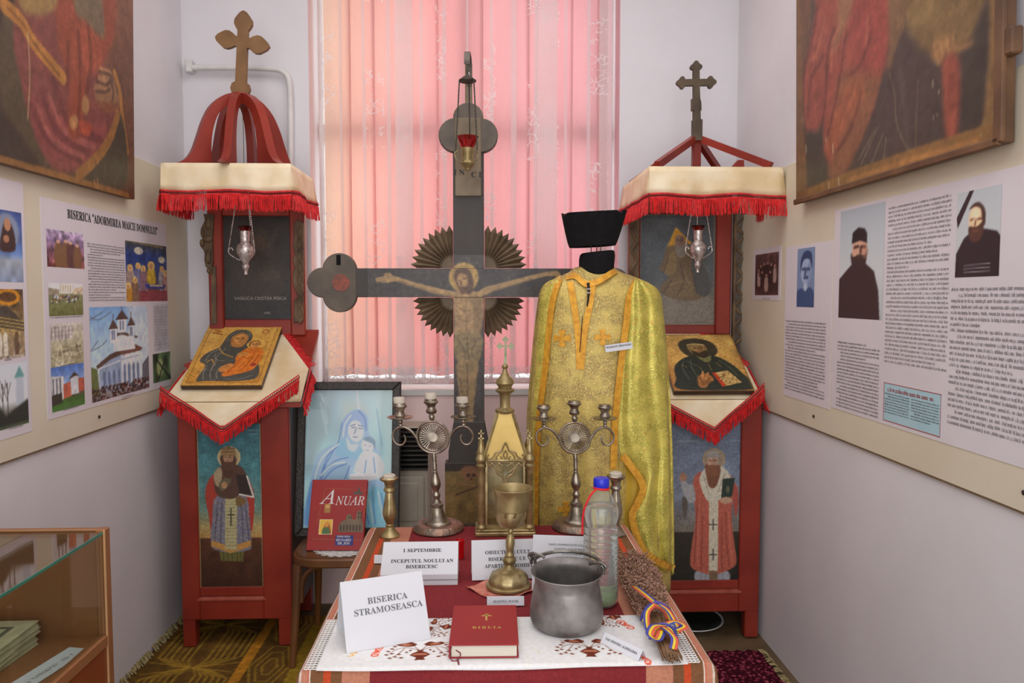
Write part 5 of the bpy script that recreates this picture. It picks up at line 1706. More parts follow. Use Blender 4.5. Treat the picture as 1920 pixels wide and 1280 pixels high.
# the hat: flared black, burgundy lining, open three-lobed top, held on wires
M_burg = mat('burgundy_lining', col(110, 22, 44), col(86, 14, 32), .6, scale=20)
ht_b = at(1112, 462, Y=RYc - .02)
hat = thing('priest_hat', 'flared black felt priest hat with burgundy lining above the vestment', 'hat', ht_b)
def hatp(u, v, k=1.):
    a = 2 * PI * u
    w_ = lerp(.079, .111, v ** .8) * k
    d_ = lerp(.062, .082, v) * k
    z = lerp(0, .117, v)
    cx = lerp(-.002, .0, v)
    lob = 1 + .045 * v * math.cos(3 * a + 1.2)
    notch = -.014 * v ** 6 * (math.exp(-((a - R(318)) / .07) ** 2) + math.exp(-((a - R(205)) / .1) ** 2))
    x = w_ * lob * math.cos(a)
    y_ = d_ * lob * math.sin(a)
    return Vector((cx + x, y_, z + notch + x * .055 + y_ * .06 * v))
hb = B()
hb.grid(lambda u, v: hatp(u, v), 72, 10, True)
hb.out('hat_wall', M_black, hat, 60)
B().grid(lambda u, v: hatp(u, 1 - v * .72, .965), 72, 8, True).out('hat_lining', M_burg, hat, 60)
B().grid(lambda u, v: hatp(u, 1., 1 - .035 * v), 72, 1, True).out('hat_rim', M_black, hat, 60)
B().grid(lambda u, v: hatp(u, .28, .96 * (1 - v)), 72, 2, True).out('hat_crown', M_burg, hat, 60)
for x, y_ in ((-.012, -.03), (.006, -.034), (.02, -.028)):
    B().tube([(x, y_, .03), (x + .002, y_ + .004, -.012), (x + .003, y_ + .012, -.035)], .0016, 6).out('support_wire', M_iron, hat)
# paper name tag pinned on the robe
def paper_tag(name, label, BL, BR, TL, lines, cat='label', group=None, thick=.0012, ink=None):
    M, w_, h_ = plane3(BL, BR, TL)
    t = thing(name, label, cat, M=M, group=group)
    B().box(0, w_, 0, h_, -thick, 0).out('card', M_paper, t, 0)
    for tx, sz, u, v in lines:
        lettering(tx, sz, t, w_ * u, h_ * v, ink or M_ink, .0003)
    return t
g_ = lambda x, y_: on_robe(x, y_, .022)
BL, BR, TL = g_(1135, 660), g_(1186, 653), g_(1133, 647)
BL.y -= .008; BR.y -= .008; TL.y -= .006
paper_tag('name_tag', 'white paper name tag pinned on the chest of the golden vestment', BL, BR, TL, [('VESMANT PREOTESC', .0085, .5, .52)])
# ---------------------------------------------------------------- display table with its woven cloth
TX0, TX1, TY0, TY1, TZ = -.352, .452, 1.474, 2.40, .75
tb = thing('table', 'wooden table under a striped maroon cloth', 'table', ((TX0 + TX1) / 2, (TY0 + TY1) / 2, 0))
hx, hy = (TX1 - TX0) / 2 - .006, (TY1 - TY0) / 2 - .006
B().box(-hx, hx, -hy, hy, TZ - .03, TZ - .004, .003).out('tabletop', M_dark, tb, 0)
for sx in (-1, 1):
    for sy in (-1, 1):
        B().box(sx * (hx - .03) - .025, sx * (hx - .03) + .025, sy * (hy - .03) - .025, sy * (hy - .03) + .025, 0.006, TZ - .03, .003).out('leg', M_dark, tb, 0)
for sy in (-1, 1): B().box(-hx + .05, hx - .05, sy * (hy - .03) - .01, sy * (hy - .03) + .01, TZ - .12, TZ - .03).out('apron', M_dark, tb, 0)
def stripe_cloth():
    k = NT('woven_striped_cloth')
    v = k.coords('Object')
    s = k.n('ShaderNodeSeparateXYZ')
    k.l(v, s.inputs[0])
    d = k.math('SUBTRACT', hx + .006, k.math('ABSOLUTE', s.outputs[0]))
    mr = k.n('ShaderNodeMapRange')
    for i_, val in ((1, -.03), (2, .17)): mr.inputs[i_].default_value = val
    k.l(d, mr.inputs[0])
    mar, br, orr, wh, sal = col(140, 50, 54), col(132, 92, 62), col(208, 84, 48), col(226, 210, 196), col(202, 138, 112)
    st = [(0, br), (.10, br), (.11, wh), (.125, wh), (.135, sal), (.2, orr), (.21, wh), (.225, br), (.34, br), (.35, orr), (.41, orr), (.42, br), (.52, br), (.53, sal), (.6, sal), (.78, sal), (.8, mar), (1., mar)]
    r = k.ramp(mr.outputs[0], st)
    r.node.color_ramp.interpolation = 'CONSTANT'
    n = k.noise(v, 160, 2)
    n2 = k.noise(v, 9, 3)
    c = k.mix(1., r, k.ramp(n, [(.3, (.78, .78, .78)), (.7, (1, 1, 1))]), 'MULTIPLY')
    c = k.mix(1., c, k.ramp(n2, [(.3, (.9, .86, .86)), (.7, (1, 1, 1))]), 'MULTIPLY')
    k.l(c, k.p.inputs['Base Color'])
    k.p.inputs['Roughness'].default_value = .9
    k.p.inputs['Specular IOR Level'].default_value = .15
    k.bump(n, .25, .002)
    return k.m
M_cloth = stripe_cloth()
tc = B()
def drape(u, v):
    # u across 0..1 with side falls, v from the back edge to the front fall
    S = .20
    full = (TX1 - TX0) + 2 * S
    sx = u * full - S
    F = .34
    Lb = (TY1 - TY0)
    sy = v * (Lb + F + .22) - .22
    z = TZ
    x = TX0 + min(max(sx, 0), TX1 - TX0)
    y_ = TY1 - min(max(sy, 0), Lb)
    ox_ = -sx if sx < 0 else sx - (TX1 - TX0) if sx > TX1 - TX0 else 0
    oy_ = sy - Lb if sy > Lb else -sy if sy < 0 else 0
    if ox_ > 0:
        z -= ox_
        x += (-1 if sx < 0 else 1) * (.01 + .08 * ox_ + .014 * math.sin(sy * 22) * ox_ / S)
    if oy_ > 0:
        z = min(z, TZ - oy_) if ox_ == 0 else z - oy_ * .6
        y_ += (-1 if sy > Lb else 1) * (.006 + .03 * oy_ + .012 * math.sin(sx * 17) * oy_ / F)
    return Vector((x, y_, z + .0005 * math.sin(sx * 60) * math.sin(sy * 50))) - Vector(((TX0 + TX1) / 2, (TY0 + TY1) / 2, 0))
tc.grid(drape, 90, 96)
cl = tc.out('tablecloth', M_cloth, None, 60, solid=.0015)
cl.location = ((TX0 + TX1) / 2, (TY0 + TY1) / 2, .002)
tag(cl, 'maroon woven tablecloth with orange and brown striped side borders', 'tablecloth')

# embroidered runner on the front of the table
ZR = TZ + .0045
Mr = basis(Vector((0, TY0, ZR)), (1, 0, 0), (0, 1, 0))
q0, q1 = at(582, 1242, Z=ZR), at(1300, 1232, Z=ZR)
rx0, rx1 = -.325, .405
ry0, ry1 = TY0 - .008, at(930, 1158, Z=ZR).y
Mr = basis(Vector((rx0, ry0, ZR)), (1, 0, 0), (0, 1, 0))
rn = thing('table_runner', 'white embroidered runner with bird motifs on the table front', 'runner', M=Mr)
rw, rh = rx1 - rx0, ry1 - ry0
c = Cv(Mr, rw, rh, 380, 120, (222, 222, 216))
c.noise(60, .018)
DK, RD = (104, 48, 34), (176, 112, 84)
def local(px, py):
    q = hit(px, py, Mr)
    return q.x, q.y
class L2:
    """draw on the runner in metres"""
    def __init__(s, ox_, oy_, ang, k): s.o, s.a, s.k = (ox_, oy_), ang, k
    def __call__(s, x, y_):
        ca, sa = math.cos(s.a), math.sin(s.a)
        return ((s.o[0] + s.k * (x * ca - y_ * sa)) / rw, 1 - (s.o[1] + s.k * (x * sa + y_ * ca)) / rh)
c.zoom = 'uv'
def motif(px, py, ang=0., k=.001):
    f = L2(*local(px, py), ang, k)
    P = lambda pts: [f(*p) for p in pts]
    c.poly(P([(-9, -18), (9, -18), (6, -10), (17, 0), (10, 8), (4, 12), (6, 17), (-6, 17), (-4, 12), (-10, 8), (-17, 0), (-6, -10)]), DK)
    c.poly(P([(-13, -1), (13, -1), (9, 5), (-9, 5)]), RD)
    for sx in (-1, 1):
        g = lambda pts: P([(sx * x, y_) for x, y_ in pts])
        c.line(g([(3, 16), (20, 26), (36, 24), (46, 14)]), .0022, DK, 1, .4)
        c.line(g([(26, 24), (34, 8), (40, 0)]), .0022, DK, 1, .4)
        c.line(g([(2, 16), (10, 30), (16, 36)]), .002, DK, 1, .4)
        for x, y_ in ((46, 24), (52, 16), (46, 8), (54, 4), (40, -4), (48, -8), (34, 4), (30, -8), (42, 32)):
            c.poly(g([(x - 4.5, y_ - 1), (x, y_ + 3), (x + 4.5, y_ + 1), (x, y_ - 3)]), DK)
            c.poly(g([(x - 1.5, y_), (x, y_ + 1), (x + 1.5, y_), (x, y_ - 1)]), RD)
        for x, y_ in ((16, 16), (22, 10)): c.poly(g([(x - 3, y_), (x, y_ + 3), (x + 3, y_), (x, y_ - 3)]), DK)
        c.poly(g([(6, 36), (14, 30), (30, 32), (40, 38), (34, 44), (26, 42), (16, 46), (10, 42)]), DK, 1, 0, True)
        c.poly(g([(14, 36), (24, 34), (33, 38), (24, 41)]), RD, 1, 0, True)
        c.line(g([(40, 38), (46, 40)]), .002, DK)
motif(788, 1228, .05, .00125)
motif(1106, 1222, -.03, .00125)
motif(838, 1176, 1.35, .0009)
motif(1150, 1158, 1.7, .0009)
OR = (232, 92, 70)
def scroll(px, py, ang, k):
    f = L2(*local(px, py), ang, k)
    P = lambda pts: [f(*p) for p in pts]
    for s_ in (-1, 1):
        c.line(P([(s_ * 4, 0), (s_ * 10, 6), (s_ * 18, 6), (s_ * 22, 0), (s_ * 18, -6), (s_ * 12, -5), (s_ * 11, 0), (s_ * 15, 1)]), .0052, OR, 1, .5)
    c.line(P([(-5, 6), (0, 2), (5, 6)]), .005, OR); c.line(P([(-5, -6), (0, -2), (5, -6)]), .005, OR); c.line(P([(-4, 0), (4, 0)]), .006, OR)
scroll(708, 1222, 1.4, .001)
scroll(1172, 1172, -1.1, .00115)
scroll(1206, 1234, -1.2, .0009)
f = L2(*local(664, 1226), 1.2, .001)
c.line([f(-14 + 6 * i, 5 * (-1) ** i) for i in range(6)], .004, (214, 160, 70), 1, .4, False)
f = L2(*local(1232, 1180), -1.15, .001)
c.line([f(-60 + 5 * i, 4 * (-1) ** i) for i in range(30)], .003, (196, 150, 90), 1, .4, False)
def runner_pos(U, V):
    y_ = (1 - V) * rh
    e = .008                                                        # the front hem dips over the table edge
    t = np.clip((e - y_) / e, 0, 1)
    dip = .002 + .005 * np.sin(U * PI) + .001 * np.sin(U * 15)
    return np.stack([U * rw, np.where(y_ < e, e - .009 * np.minimum(1, t * 2), y_), .0014 - t * dip], -1)
o = c.mesh('embroidered_linen', M_textile, rn, 0, gain=1.3, pos=runner_pos)
md = o.modifiers.new('thickness', 'SOLIDIFY'); md.thickness = .0006; md.offset = -1
M_crochet = mat('white_crochet_edge', col(232, 230, 226), None, .9)
s = B()
for sx, x in ((-1, 0), (1, rw)):
    for i in range(24):
        yy = rh * (i + .5) / 24
        for kx in range(3):
            s.tube([(x + sx * (.004 + kx * .008) + .0046 * math.cos(a), yy + .0046 * math.sin(a), .0014) for a in np.linspace(0, 2 * PI, 7, endpoint=False)], .0013, 4, True)
s.out('crochet_edge', M_crochet, rn, 50, stuff=True)

# ---------------------------------------------------------------- candelabra and candlesticks
def base_at(px, py): return at(px, py, Z=TZ + .003)
def candelabrum(label, px, py, H, lean, candles, swing=0., group='pewter three arm candelabra'):
    b = base_at(px, py)
    t = thing('candelabrum', label, 'candelabrum', b, group=group)
    k = H / .42
    RBm = M_pewter
    B().lathe([(.076 * k, 0), (.081 * k, .004), (.080 * k, .012), (.070 * k, .022), (.055 * k, .025), (.05 * k, .022), (0, .022)], 40, flute=lambda a, z: .012 * math.sin(24 * a) if .003 < z < .02 else 0).out('foot', mat_foot, t, 50)
    T = Matrix(((1, 0, math.tan(lean), 0), (0, 1, 0, 0), (0, 0, 1, 0), (0, 0, 0, 1)))
    S = T @ Matrix.Diagonal((k, k, k, 1))
    st = B()
    st.lathe([(.042, .022), (.041, .027), (.034, .032), (.026, .045), (.0205, .062), (.019, .072), (.017, .074)], 28, S)
    st.lathe([(.017, .074), (.0205, .077), (.0205, .085), (.016, .088)], 28, S, flute=lambda a, z: .07 * math.sin(14 * a))
    st.lathe([(.016, .088), (.011, .094), (.0095, .102), (.0125, .110), (.0125, .115), (.009, .121), (.0085, .126), (.012, .133), (.0158, .143), (.0165, .149), (.0145, .16), (.0105, .174), (.0078, .184), (.0088, .187), (.006, .191), (.0078, .196), (.006, .201), (.0078, .208), (.006, .213), (.0078, .221), (.006, .227), (.008, .235), (.005, .243), (.005, .246)], 24, S)
    st.out('stem', M_pewter, t, 40)
    zc = .297
    rg = B()
    R0 = S @ Matrix.Translation((0, 0, zc))
    circ = lambda r_, y_=0.: [R0 @ Vector((r_ * math.cos(a), y_, r_ * math.sin(a))) for a in np.linspace(0, 2 * PI, 48, endpoint=False)]
    rg.tube(circ(.0505), .0038 * k, 8, True).tube(circ(.043), .0022 * k, 6, True).tube(circ(.0395), .0018 * k, 6, True)
    rg.out('ring', M_pewter, t)
    ds = B()
    ds.lathe([(0, -.0015), (.0145, -.0015), (.016, .0), (.0145, .0015), (0, .0015)], 20, R0 @ Matrix.Rotation(R(90), 4, 'X'))
    for i in range(32):
        a = 2 * PI * i / 32
        p0, p1 = R0 @ Vector((.012 * math.cos(a), 0, .012 * math.sin(a))), R0 @ Vector((.041 * math.cos(a), 0, .041 * math.sin(a)))
        ds.tube([p0, p1], lambda u: lerp(.0016, .0026, u) * k, 5)
    ds.out('pierced_disc', M_pewter, t, 40)
    def cup(x, z0, pan):
        C = S @ Matrix.Translation((x, 0, z0))
        h = B()
        if pan:
            h.lathe([(.006, -.022), (.007, -.018), (.005, -.014), (.0075, -.009), (.006, -.004), (.01, 0)], 16, C)
            h.lathe([(.01, -.001), (.034, .003), (.0405, .0065), (.0405, .008), (.03, .0055), (.01, .003)], 30, C)
            zb = .003
        else:
            h.lathe([(.006, -.02), (.0095, -.012), (.0095, -.006), (.006, .0), (.007, .002)], 16, C)
            zb = 0
        h.lathe([(.008, zb), (.015, zb + .003), (.0175, zb + .01), (.0155, zb + .014), (.013, zb + .018), (.0125, zb + .024), (.017, zb + .031), (.0225, zb + .036), (.023, zb + .040), (.019, zb + .043), (.0195, zb + .046), (.0185, zb + .048), (.0, zb + .048)], 24, C)
        h.out('candle_cup', M_pewter, t, 40)
        if candles:
            B().lathe([(.0165, zb + .047), (.0185, zb + .049), (.0183, zb + .064), (.017, zb + .066), (0, zb + .065)], 20, C).out('candle_stub', M_wax, t, 40)
    cup(0, .371, False)
    for sx in (-1, 1):
        sw = swing * sx
        pts = [(.0505, zc - .004), (.062, zc + .014), (.076, zc + .027), (.092, zc + .034), (.108, zc + .031), (.121, zc + .019), (.126, zc + .002), (.121, zc - .015), (.109, zc - .024), (.096, zc - .022), (.088, zc - .012), (.087, zc - .001), (.091, zc + .008)]
        B().tube([S @ Vector((sx * x, sw * (x - .05), z)) for x, z in [(v.x, v.y) for v in smooth_path([(x, z, 0) for x, z in pts], 5)]], lambda u: lerp(.0046, .0028, u) * k, 8).out('scroll_arm', M_pewter, t)
        s2 = B()
        cup_x = .099
        cup(sx * cup_x, zc + .058, True)
    return t
mat_foot = mat('copper_worn_pewter', col(166, 132, 112), col(128, 116, 104), .4, .8, scale=24, bump=.6, bscale=120)
candelabrum('pewter three arm candelabrum with wax stubs, beside the framed print', 822, 993, .412, R(-3.0), True)
candelabrum('empty pewter three arm candelabrum before the golden vestment', 1082, 990, .404, R(-1.6), False)
def candlestick(label, px, py, H, m, wax):
    t = thing('candlestick', label, 'candlestick', base_at(px, py), group='brass candlesticks at the table corners')
    k = H / .19
    pr = [(.030, 0), (.031, .006), (.024, .014), (.016, .026), (.0115, .033), (.0135, .038), (.011, .042), (.015, .052), (.0205, .066), (.0215, .078), (.019, .095), (.0155, .115), (.0125, .135), (.0115, .142), (.0175, .146), (.018, .151), (.0165, .155), (.0135, .158), (.0155, .170), (.018, .176), (.0275, .181), (.029, .187), (.026, .189), (.018, .186), (0, .186)]
    B().lathe([(r_ * k, z * k) for r_, z in pr], 32, flute=lambda a, z: .035 * math.cos(8 * a) if .05 * k < z < .14 * k else (.04 * math.cos(8 * a) if z > .179 * k else 0)).out('body', m, t, 50)
    B().lathe([(.019 * k, .186 * k), (.0195 * k, .196 * k), (.015 * k, .199 * k), (0, .197 * k)], 20).out('candle_stub', wax, t)
candlestick('turned brass candlestick on the left back corner of the table', 731, 1006, .183, M_brass, M_wax)
candlestick('turned brass candlestick on the right, behind the plastic bottle', 1154, 1003, .186, M_pewter, M_wax)

# ---------------------------------------------------------------- brass tabernacle
tp = base_at(947, 996)
tab = thing('tabernacle', 'brass tabernacle with spire and small cross between candelabra', 'tabernacle', tp)
M_tabin = mat('dim_violet_glass', col(120, 108, 118), col(96, 86, 96), .2)
B().box(-.092, .092, -.055, .07, 0, .013, .003).box(-.086, .086, -.05, .065, .013, .02, .002).out('plinth', M_brassd, tab, 0)
for sx in (-1, 1):
    for sy in (-.036, .05):
        z0 = .02
        B().lathe([(.0145, z0), (.0145, z0 + .006), (.011, z0 + .01), (.0095, z0 + .014), (.0105, z0 + .02), (.010, .2), (.012, .206), (.0155, .212), (.0155, .217), (.011, .222), (.015, .228), (.017, .236), (.013, .244), (.009, .25), (.011, .258), (.009, .27), (.004, .282), (.003, .292), (0, .294)], 16, Matrix.Translation((sx * .0735, sy, 0))).out('column', M_brassd, tab, 40)
        B().box(sx * .0735 - .009, sx * .0735 + .009, sy - .002, sy + .002, .296, .3).box(sx * .0735 - .0022, sx * .0735 + .0022, sy - .002, sy + .002, .286, .309).out('column_cross', M_brassd, tab, 0)
B().box(-.062, .062, -.03, .05, .02, .03).out('floor_plate', M_brassd, tab, 0)
B().box(-.06, .06, .045, .05, .03, .226).out('back_wall', M_brassd, tab, 0)
for sx in (-1, 1): B().box(sx * .0575 - .003, sx * .0575 + .003, -.034, .05, .03, .226).out('corner_strip', M_brass, tab, 0)
B().box(-.0545, .0545, -.032, -.030, .03, .222).out('front_glass', M_pane, tab, 0)
B().box(-.02, .02, -.01, .03, .03, .07, .002).box(-.014, .014, -.006, .026, .07, .1, .003).out('inner_box', M_tabin, tab, 0)
B().box(-.07, .07, -.04, .056, .222, .232, .002).out('cornice', M_brassd, tab, 0)
hb_, ht_, z0, z1 = .067, .0235, .232, .37
rf = B()
yc_ = .008
rf.faces([(-hb_, yc_ - .046, z0), (hb_, yc_ - .046, z0), (hb_, yc_ + .046, z0), (-hb_, yc_ + .046, z0), (-ht_, yc_ - .02, z1), (ht_, yc_ - .02, z1), (ht_, yc_ + .02, z1), (-ht_, yc_ + .02, z1)], [(0, 1, 5, 4), (1, 2, 6, 5), (2, 3, 7, 6), (3, 0, 4, 7), (4, 5, 6, 7), (3, 2, 1, 0)])
rf.out('roof', M_gold, tab, 0)
for sx in (-1, 1):
    B().tube([(sx * hb_, yc_ - .047, z0), (sx * ht_, yc_ - .021, z1)], .0055, 6).out('roof_edge', M_brassd, tab)
B().lathe([(.026, .368), (.030, .374), (.030, .379), (.02, .383), (.016, .386), (.0155, .424), (.018, .428), (.029, .436), (.03, .44), (.02, .446), (.022, .452), (.0285, .460), (.0275, .468), (.018, .479), (.010, .49), (.0065, .50), (.006, .504), (.0095, .509), (.0095, .514), (.005, .519), (0, .52)], 24, Matrix.Translation((0, yc_, 0))).out('spire', M_brassd, tab, 40)
M_patina = mat('green_patina_brass', col(150, 156, 122), col(118, 124, 96), .5, .5, scale=40)
s = B()
s.prism(cross_outline(.027, .03, .0028, .0085, False, [(-.0055, -.057), (.0045, -.057)], 0.), -.002, .002, 'y', Matrix.Translation((.002, yc_, .574)))
s.out('cross', M_patina, tab, 0)
s = B()
for sx in (-1, 1):
    f = lambda pts: [(sx * x, -.044, z) for x, z in pts]
    s.tube(smooth_path(f([(0, .286), (.007, .272), (.012, .262), (.03, .255), (.036, .243), (.05, .237), (.056, .243), (.05, .25)]), 5), .0026, 6)
    s.tube(smooth_path(f([(.054, .236), (.05, .214), (.04, .222), (.03, .208), (.022, .19), (.01, .184), (.004, .17), (0, .16)]), 5), .0028, 6)
    s.tube(smooth_path(f([(.008, .262), (.022, .25), (.028, .238), (.018, .23), (.01, .238), (.016, .244)]), 5), .0022, 6)
    s.tube(smooth_path(f([(.006, .214), (.02, .222), (.026, .21), (.014, .198), (.008, .205)]), 5), .0022, 6)
    s.tube(smooth_path(f([(0, .262), (.006, .248), (.0, .236)]), 5), .0022, 6)
s.box(-.056, .056, -.046, -.042, .227, .235, .001)
s.out('pierced_ornament', M_brass, tab, 50)

# ---------------------------------------------------------------- chalice on its napkin
cp = base_at(953, 1103)
M_napkin = mat('peach_woven_napkin', col(214, 140, 118), col(190, 104, 88), .9, scale=70, bump=.4, bscale=200)
nk = B()
def napk(u, v):
    a, b_ = (u - .5) * .155, (v - .5) * .125
    ca, sa = math.cos(R(38)), math.sin(R(38))
    r_ = max(abs(u - .5), abs(v - .5)) * 2
    z = .0035 + .006 * max(0, r_ - .62) * (1 + math.sin(u * 13 + v * 9))
    return Vector((a * ca - b_ * sa, a * sa + b_ * ca, z))
o = nk.grid(napk, 22, 22).out('napkin', M_napkin, None, 60, solid=.001)
o.location = (cp.x - .005, cp.y, TZ + .002)
tag(o, 'small peach napkin under the brass chalice', 'napkin')
ca_ = thing('chalice', 'tall engraved brass chalice on a peach napkin', 'chalice', (cp.x, cp.y, TZ + .008))
T = Matrix(((1, 0, math.tan(R(2.2)), 0), (0, 1, 0, 0), (0, 0, .915, 0), (0, 0, 0, 1)))
B().lathe([(.053, 0), (.056, .003), (.0555, .008), (.050, .012)], 36, T).out('foot_rim', M_brassd, ca_, 40)
B().lathe([(.049, .012), (.0495, .020), (.046, .030), (.038, .039), (.026, .045)], 48, T, flute=lambda a, z: .03 * math.sin(12 * a) * math.sin((z - .012) * 95)).out('engraved_foot', M_brass, ca_, 50)
B().lathe([(.026, .045), (.0155, .051), (.0125, .058), (.0115, .063), (.0155, .067), (.0168, .074), (.0150, .080), (.0105, .084), (.0118, .088), (.0095, .092), (.0080, .098), (.0098, .104), (.0118, .119), (.0108, .132), (.0078, .144), (.0058, .147), (.0070, .151), (.0068, .157), (.0045, .161)], 24, T).out('stem', M_brassd, ca_, 40)
B().lathe([(.0045, .161), (.014, .163), (.028, .170), (.0355, .182), (.038, .196), (.0385, .212)], 40, T, cap=False, flute=lambda a, z: .035 * math.sin(10 * a) * math.sin((z - .16) * 60)).out('engraved_cup', M_brass, ca_, 50)
B().lathe([(.0385, .212), (.041, .214), (.0415, .222), (.042, .25), (.0465, .262), (.0505, .272), (.0495, .273), (.044, .262), (.040, .25), (.038, .2), (.02, .172), (0, .17)], 40, T, cap=False).out('cup_wall', M_brassd, ca_, 40)

# ---------------------------------------------------------------- plastic water bottle
bp = base_at(1126, 1132)
M_pet = glass_mat('clear_plastic', (.94, .97, .95, 1), .06, 1.2)
M_pet.node_tree.nodes['Principled BSDF'].inputs['Transmission Weight'].default_value = .93
M_water = glass_mat('water', (.97, .99, .97, 1), 0, 1.33)
M_green = mat('green_algae_water', col(150, 196, 92), None, .3)
M_cap = mat('blue_plastic_cap', col(30, 44, 200), col(24, 36, 180), .35)
M_string = mat('red_string', col(222, 26, 40), None, .7)
bt = thing('water_bottle', 'ribbed clear plastic bottle with blue cap and red string', 'bottle', bp)
prof = [(.030, .002), (.037, .004), (.0405, .012)]
for i in range(11):
    z = .02 + i * .0142
    prof += [(.0412, z), (.0412, z + .007), (.0392, z + .0105)]
prof += [(.0412, .178), (.040, .183), (.0365, .19), (.0365, .195), (.040, .203), (.0415, .213), (.0415, .224), (.039, .237), (.033, .25), (.025, .262), (.0175, .270), (.0145, .275), (.0145, .282), (.0165, .283), (.0165, .285), (.0135, .286), (.0135, .296)]
inn = [(max(r_ - .0012, .001), z + .001) for r_, z in prof][::-1]
B().lathe([(0, .004)] + prof + inn + [(0, .0052)], 36, cap=False).out('bottle_shell', M_pet, bt, 60)
B().lathe([(0, .006)] + [(max(r_ - .0022, .001), max(z, .006)) for r_, z in prof if z < .236] + [(.036, .237), (0, .237)], 36, cap=False).out('water', M_water, bt, 60)
M_cloudy = NT('cloudy_green_water')
M_cloudy.p.inputs['Base Color'].default_value = col(176, 210, 120)
M_cloudy.p.inputs['Roughness'].default_value = .4
M_cloudy.p.inputs['Transmission Weight'].default_value = .4
B().lathe([(0, .0075), (.032, .0075), (.037, .013), (.0365, .030), (.034, .036), (0, .036)], 30, cap=False).out('green_sediment', M_cloudy.m, bt, 60)
B().lathe([(.0175, .281), (.0185, .283), (.0185, .299), (.017, .302), (0, .302)], 40, flute=lambda a, z: .02 * math.sin(40 * a) if .283 < z < .3 else 0).out('cap', M_cap, bt, 40)
B().tube([(.0172 * math.cos(a), .0172 * math.sin(a), .2785 + .001 * math.sin(2 * a)) for a in np.linspace(0, 2 * PI, 20, endpoint=False)], .0028, 6, True).out('string_loop', M_string, bt)
dn = [(-.015, -.012, .277), (-.027, -.016, .266), (-.036, -.02, .25), (-.0425, -.018, .232), (-.0455, -.016, .21), (-.046, -.014, .19), (-.046, -.013, .172)]
B().tube(smooth_path(dn, 5), .0024, 6).out('string_tail', M_string, bt)

# ---------------------------------------------------------------- tin kettle with folded bail
kp = base_at(1062, 1172)
M_tin = mat('tinned_copper', col(156, 153, 150), col(98, 92, 88), .48, .65, scale=16, bump=.35, bscale=26, contrast=(.3, .66))
kt = thing('kettle', 'grey tinned copper kettle with iron bail handle on the runner', 'kettle', (kp.x, kp.y, TZ + .0065))
po = [(0, 0), (.06, 0), (.0715, .003), (.0785, .011), (.0812, .022), (.0806, .036), (.0775, .060), (.0735, .082), (.0710, .092), (.0700, .098), (.0706, .102), (.0705, .108), (.0735, .115), (.0785, .120), (.0795, .122)]
pi_ = [(.0785, .1232), (.0765, .122), (.0705, .1145), (.0685, .107), (.0690, .098), (.0755, .062), (.0790, .036), (.0792, .022), (.0765, .013), (.069, .0055), (0, .004)]
Kt = Matrix.Rotation(R(2.5), 4, 'X')
B().lathe(po + pi_, 48, Kt, cap=False).out('pot', M_tin, kt, 50)
M_bail = mat('worn_iron', col(128, 124, 116), col(84, 80, 74), .4, .8, scale=40)
e1, e2 = Vector((-.066, .038, .121)), Vector((.067, -.026, .121))
for e, nm in ((e1, -1), (e2, 1)):
    d = Vector((e.x, e.y, 0)).normalized()
    s = B()
    s.tube(smooth_path([e - d * .006 + Vector((0, 0, -.03)), e + Vector((0, 0, -.005)), e + d * .002 + Vector((0, 0, .012)), e + d * .006 + Vector((0, 0, .02)), e + d * .011 + Vector((0, 0, .012)), e + d * .01 + Vector((0, 0, .0))], 5), .0036, 8)
    s.out('handle_lug', M_bail, kt)
ax = (e2 - e1).normalized()
up = Vector((0, 0, 1))
bk_ = Vector((-ax.y, ax.x, 0))
pts = []
for i in range(25):
    a = PI * i / 24
    m_ = (e1 + e2) / 2
    pts.append(m_ - ax * math.cos(a) * (e2 - e1).length / 2 * 1.05 + bk_ * math.sin(a) * .070 + up * (.011 + .006 * math.sin(a)))
B().tube(pts, .0042, 8).out('bail', M_bail, kt)
for e, sg in ((e1, 1), (e2, -1)):
    q = e + up * .011
    B().tube(smooth_path([q - ax * .012 * sg, q - ax * .016 * sg + up * .008, q - ax * .006 * sg + up * .014, q + ax * .012 * sg + up * .012, q + ax * .022 * sg + up * .008], 5), .0036, 8).out('bail_hook', M_bail, kt)

# ---------------------------------------------------------------- red bible
bq = [at(843, 1236, Z=TZ + .006), at(973, 1236, Z=TZ + .006)]
by1 = at(905, 1138, Z=TZ + .030).y
bw0 = bq[1].x - bq[0].x
bib = thing('bible', 'closed red bible with gold cross lying on the runner', 'book', (bq[0].x, bq[0].y + .002, TZ + .0065), rotz=R(-1.0))
bd = by1 - bq[0].y
M_bible = mat('red_cloth_binding', col(158, 36, 40), col(148, 32, 36), .5, scale=5, bump=.1, bscale=300)
B().box(0, bw0, 0, bd, 0, .0025, .001).box(0, bw0, 0, bd, .0255, .028, .001).box(-.002, .002, 0, bd, 0, .028, .001).out('cover', M_bible, bib, 0)
pg = B()
pg.box(.003, bw0 - .004, .004, bd - .004, .0025, .0255)
for i in range(7): pg.box(.003, bw0 - .004, .0036, .0045, .005 + i * .003, .0055 + i * .003)
pg.out('page_block', mat('cream_pages', col(226, 220, 206), col(206, 198, 182), .8, scale=30, stretch=(.05, 1, 60)), bib, 0)
def flat_text(tx, sz, t, x, y_, z, m, sp=1.): return lettering(tx, sz, t, x, y_, m, z, spacing=sp)
flat_text('BIBLIA', .0145, bib, bw0 * .53, bd * .38, .0284, M_goldink, 1.35)
s = B()
cx_, cy_ = bw0 * .52, bd * .68
s.box(cx_ - .0022, cx_ + .0022, cy_ - .018, cy_ + .016, .028, .0285).box(cx_ - .011, cx_ + .011, cy_ + .003, cy_ + .0066, .028, .0285)
s.box(cx_ - .005, cx_ + .005, cy_ + .0095, cy_ + .0125, .028, .0285).out('gold_cross', M_goldink, bib, 0)
M_rib = mat('maroon_ribbon', col(126, 32, 52), None, .6)
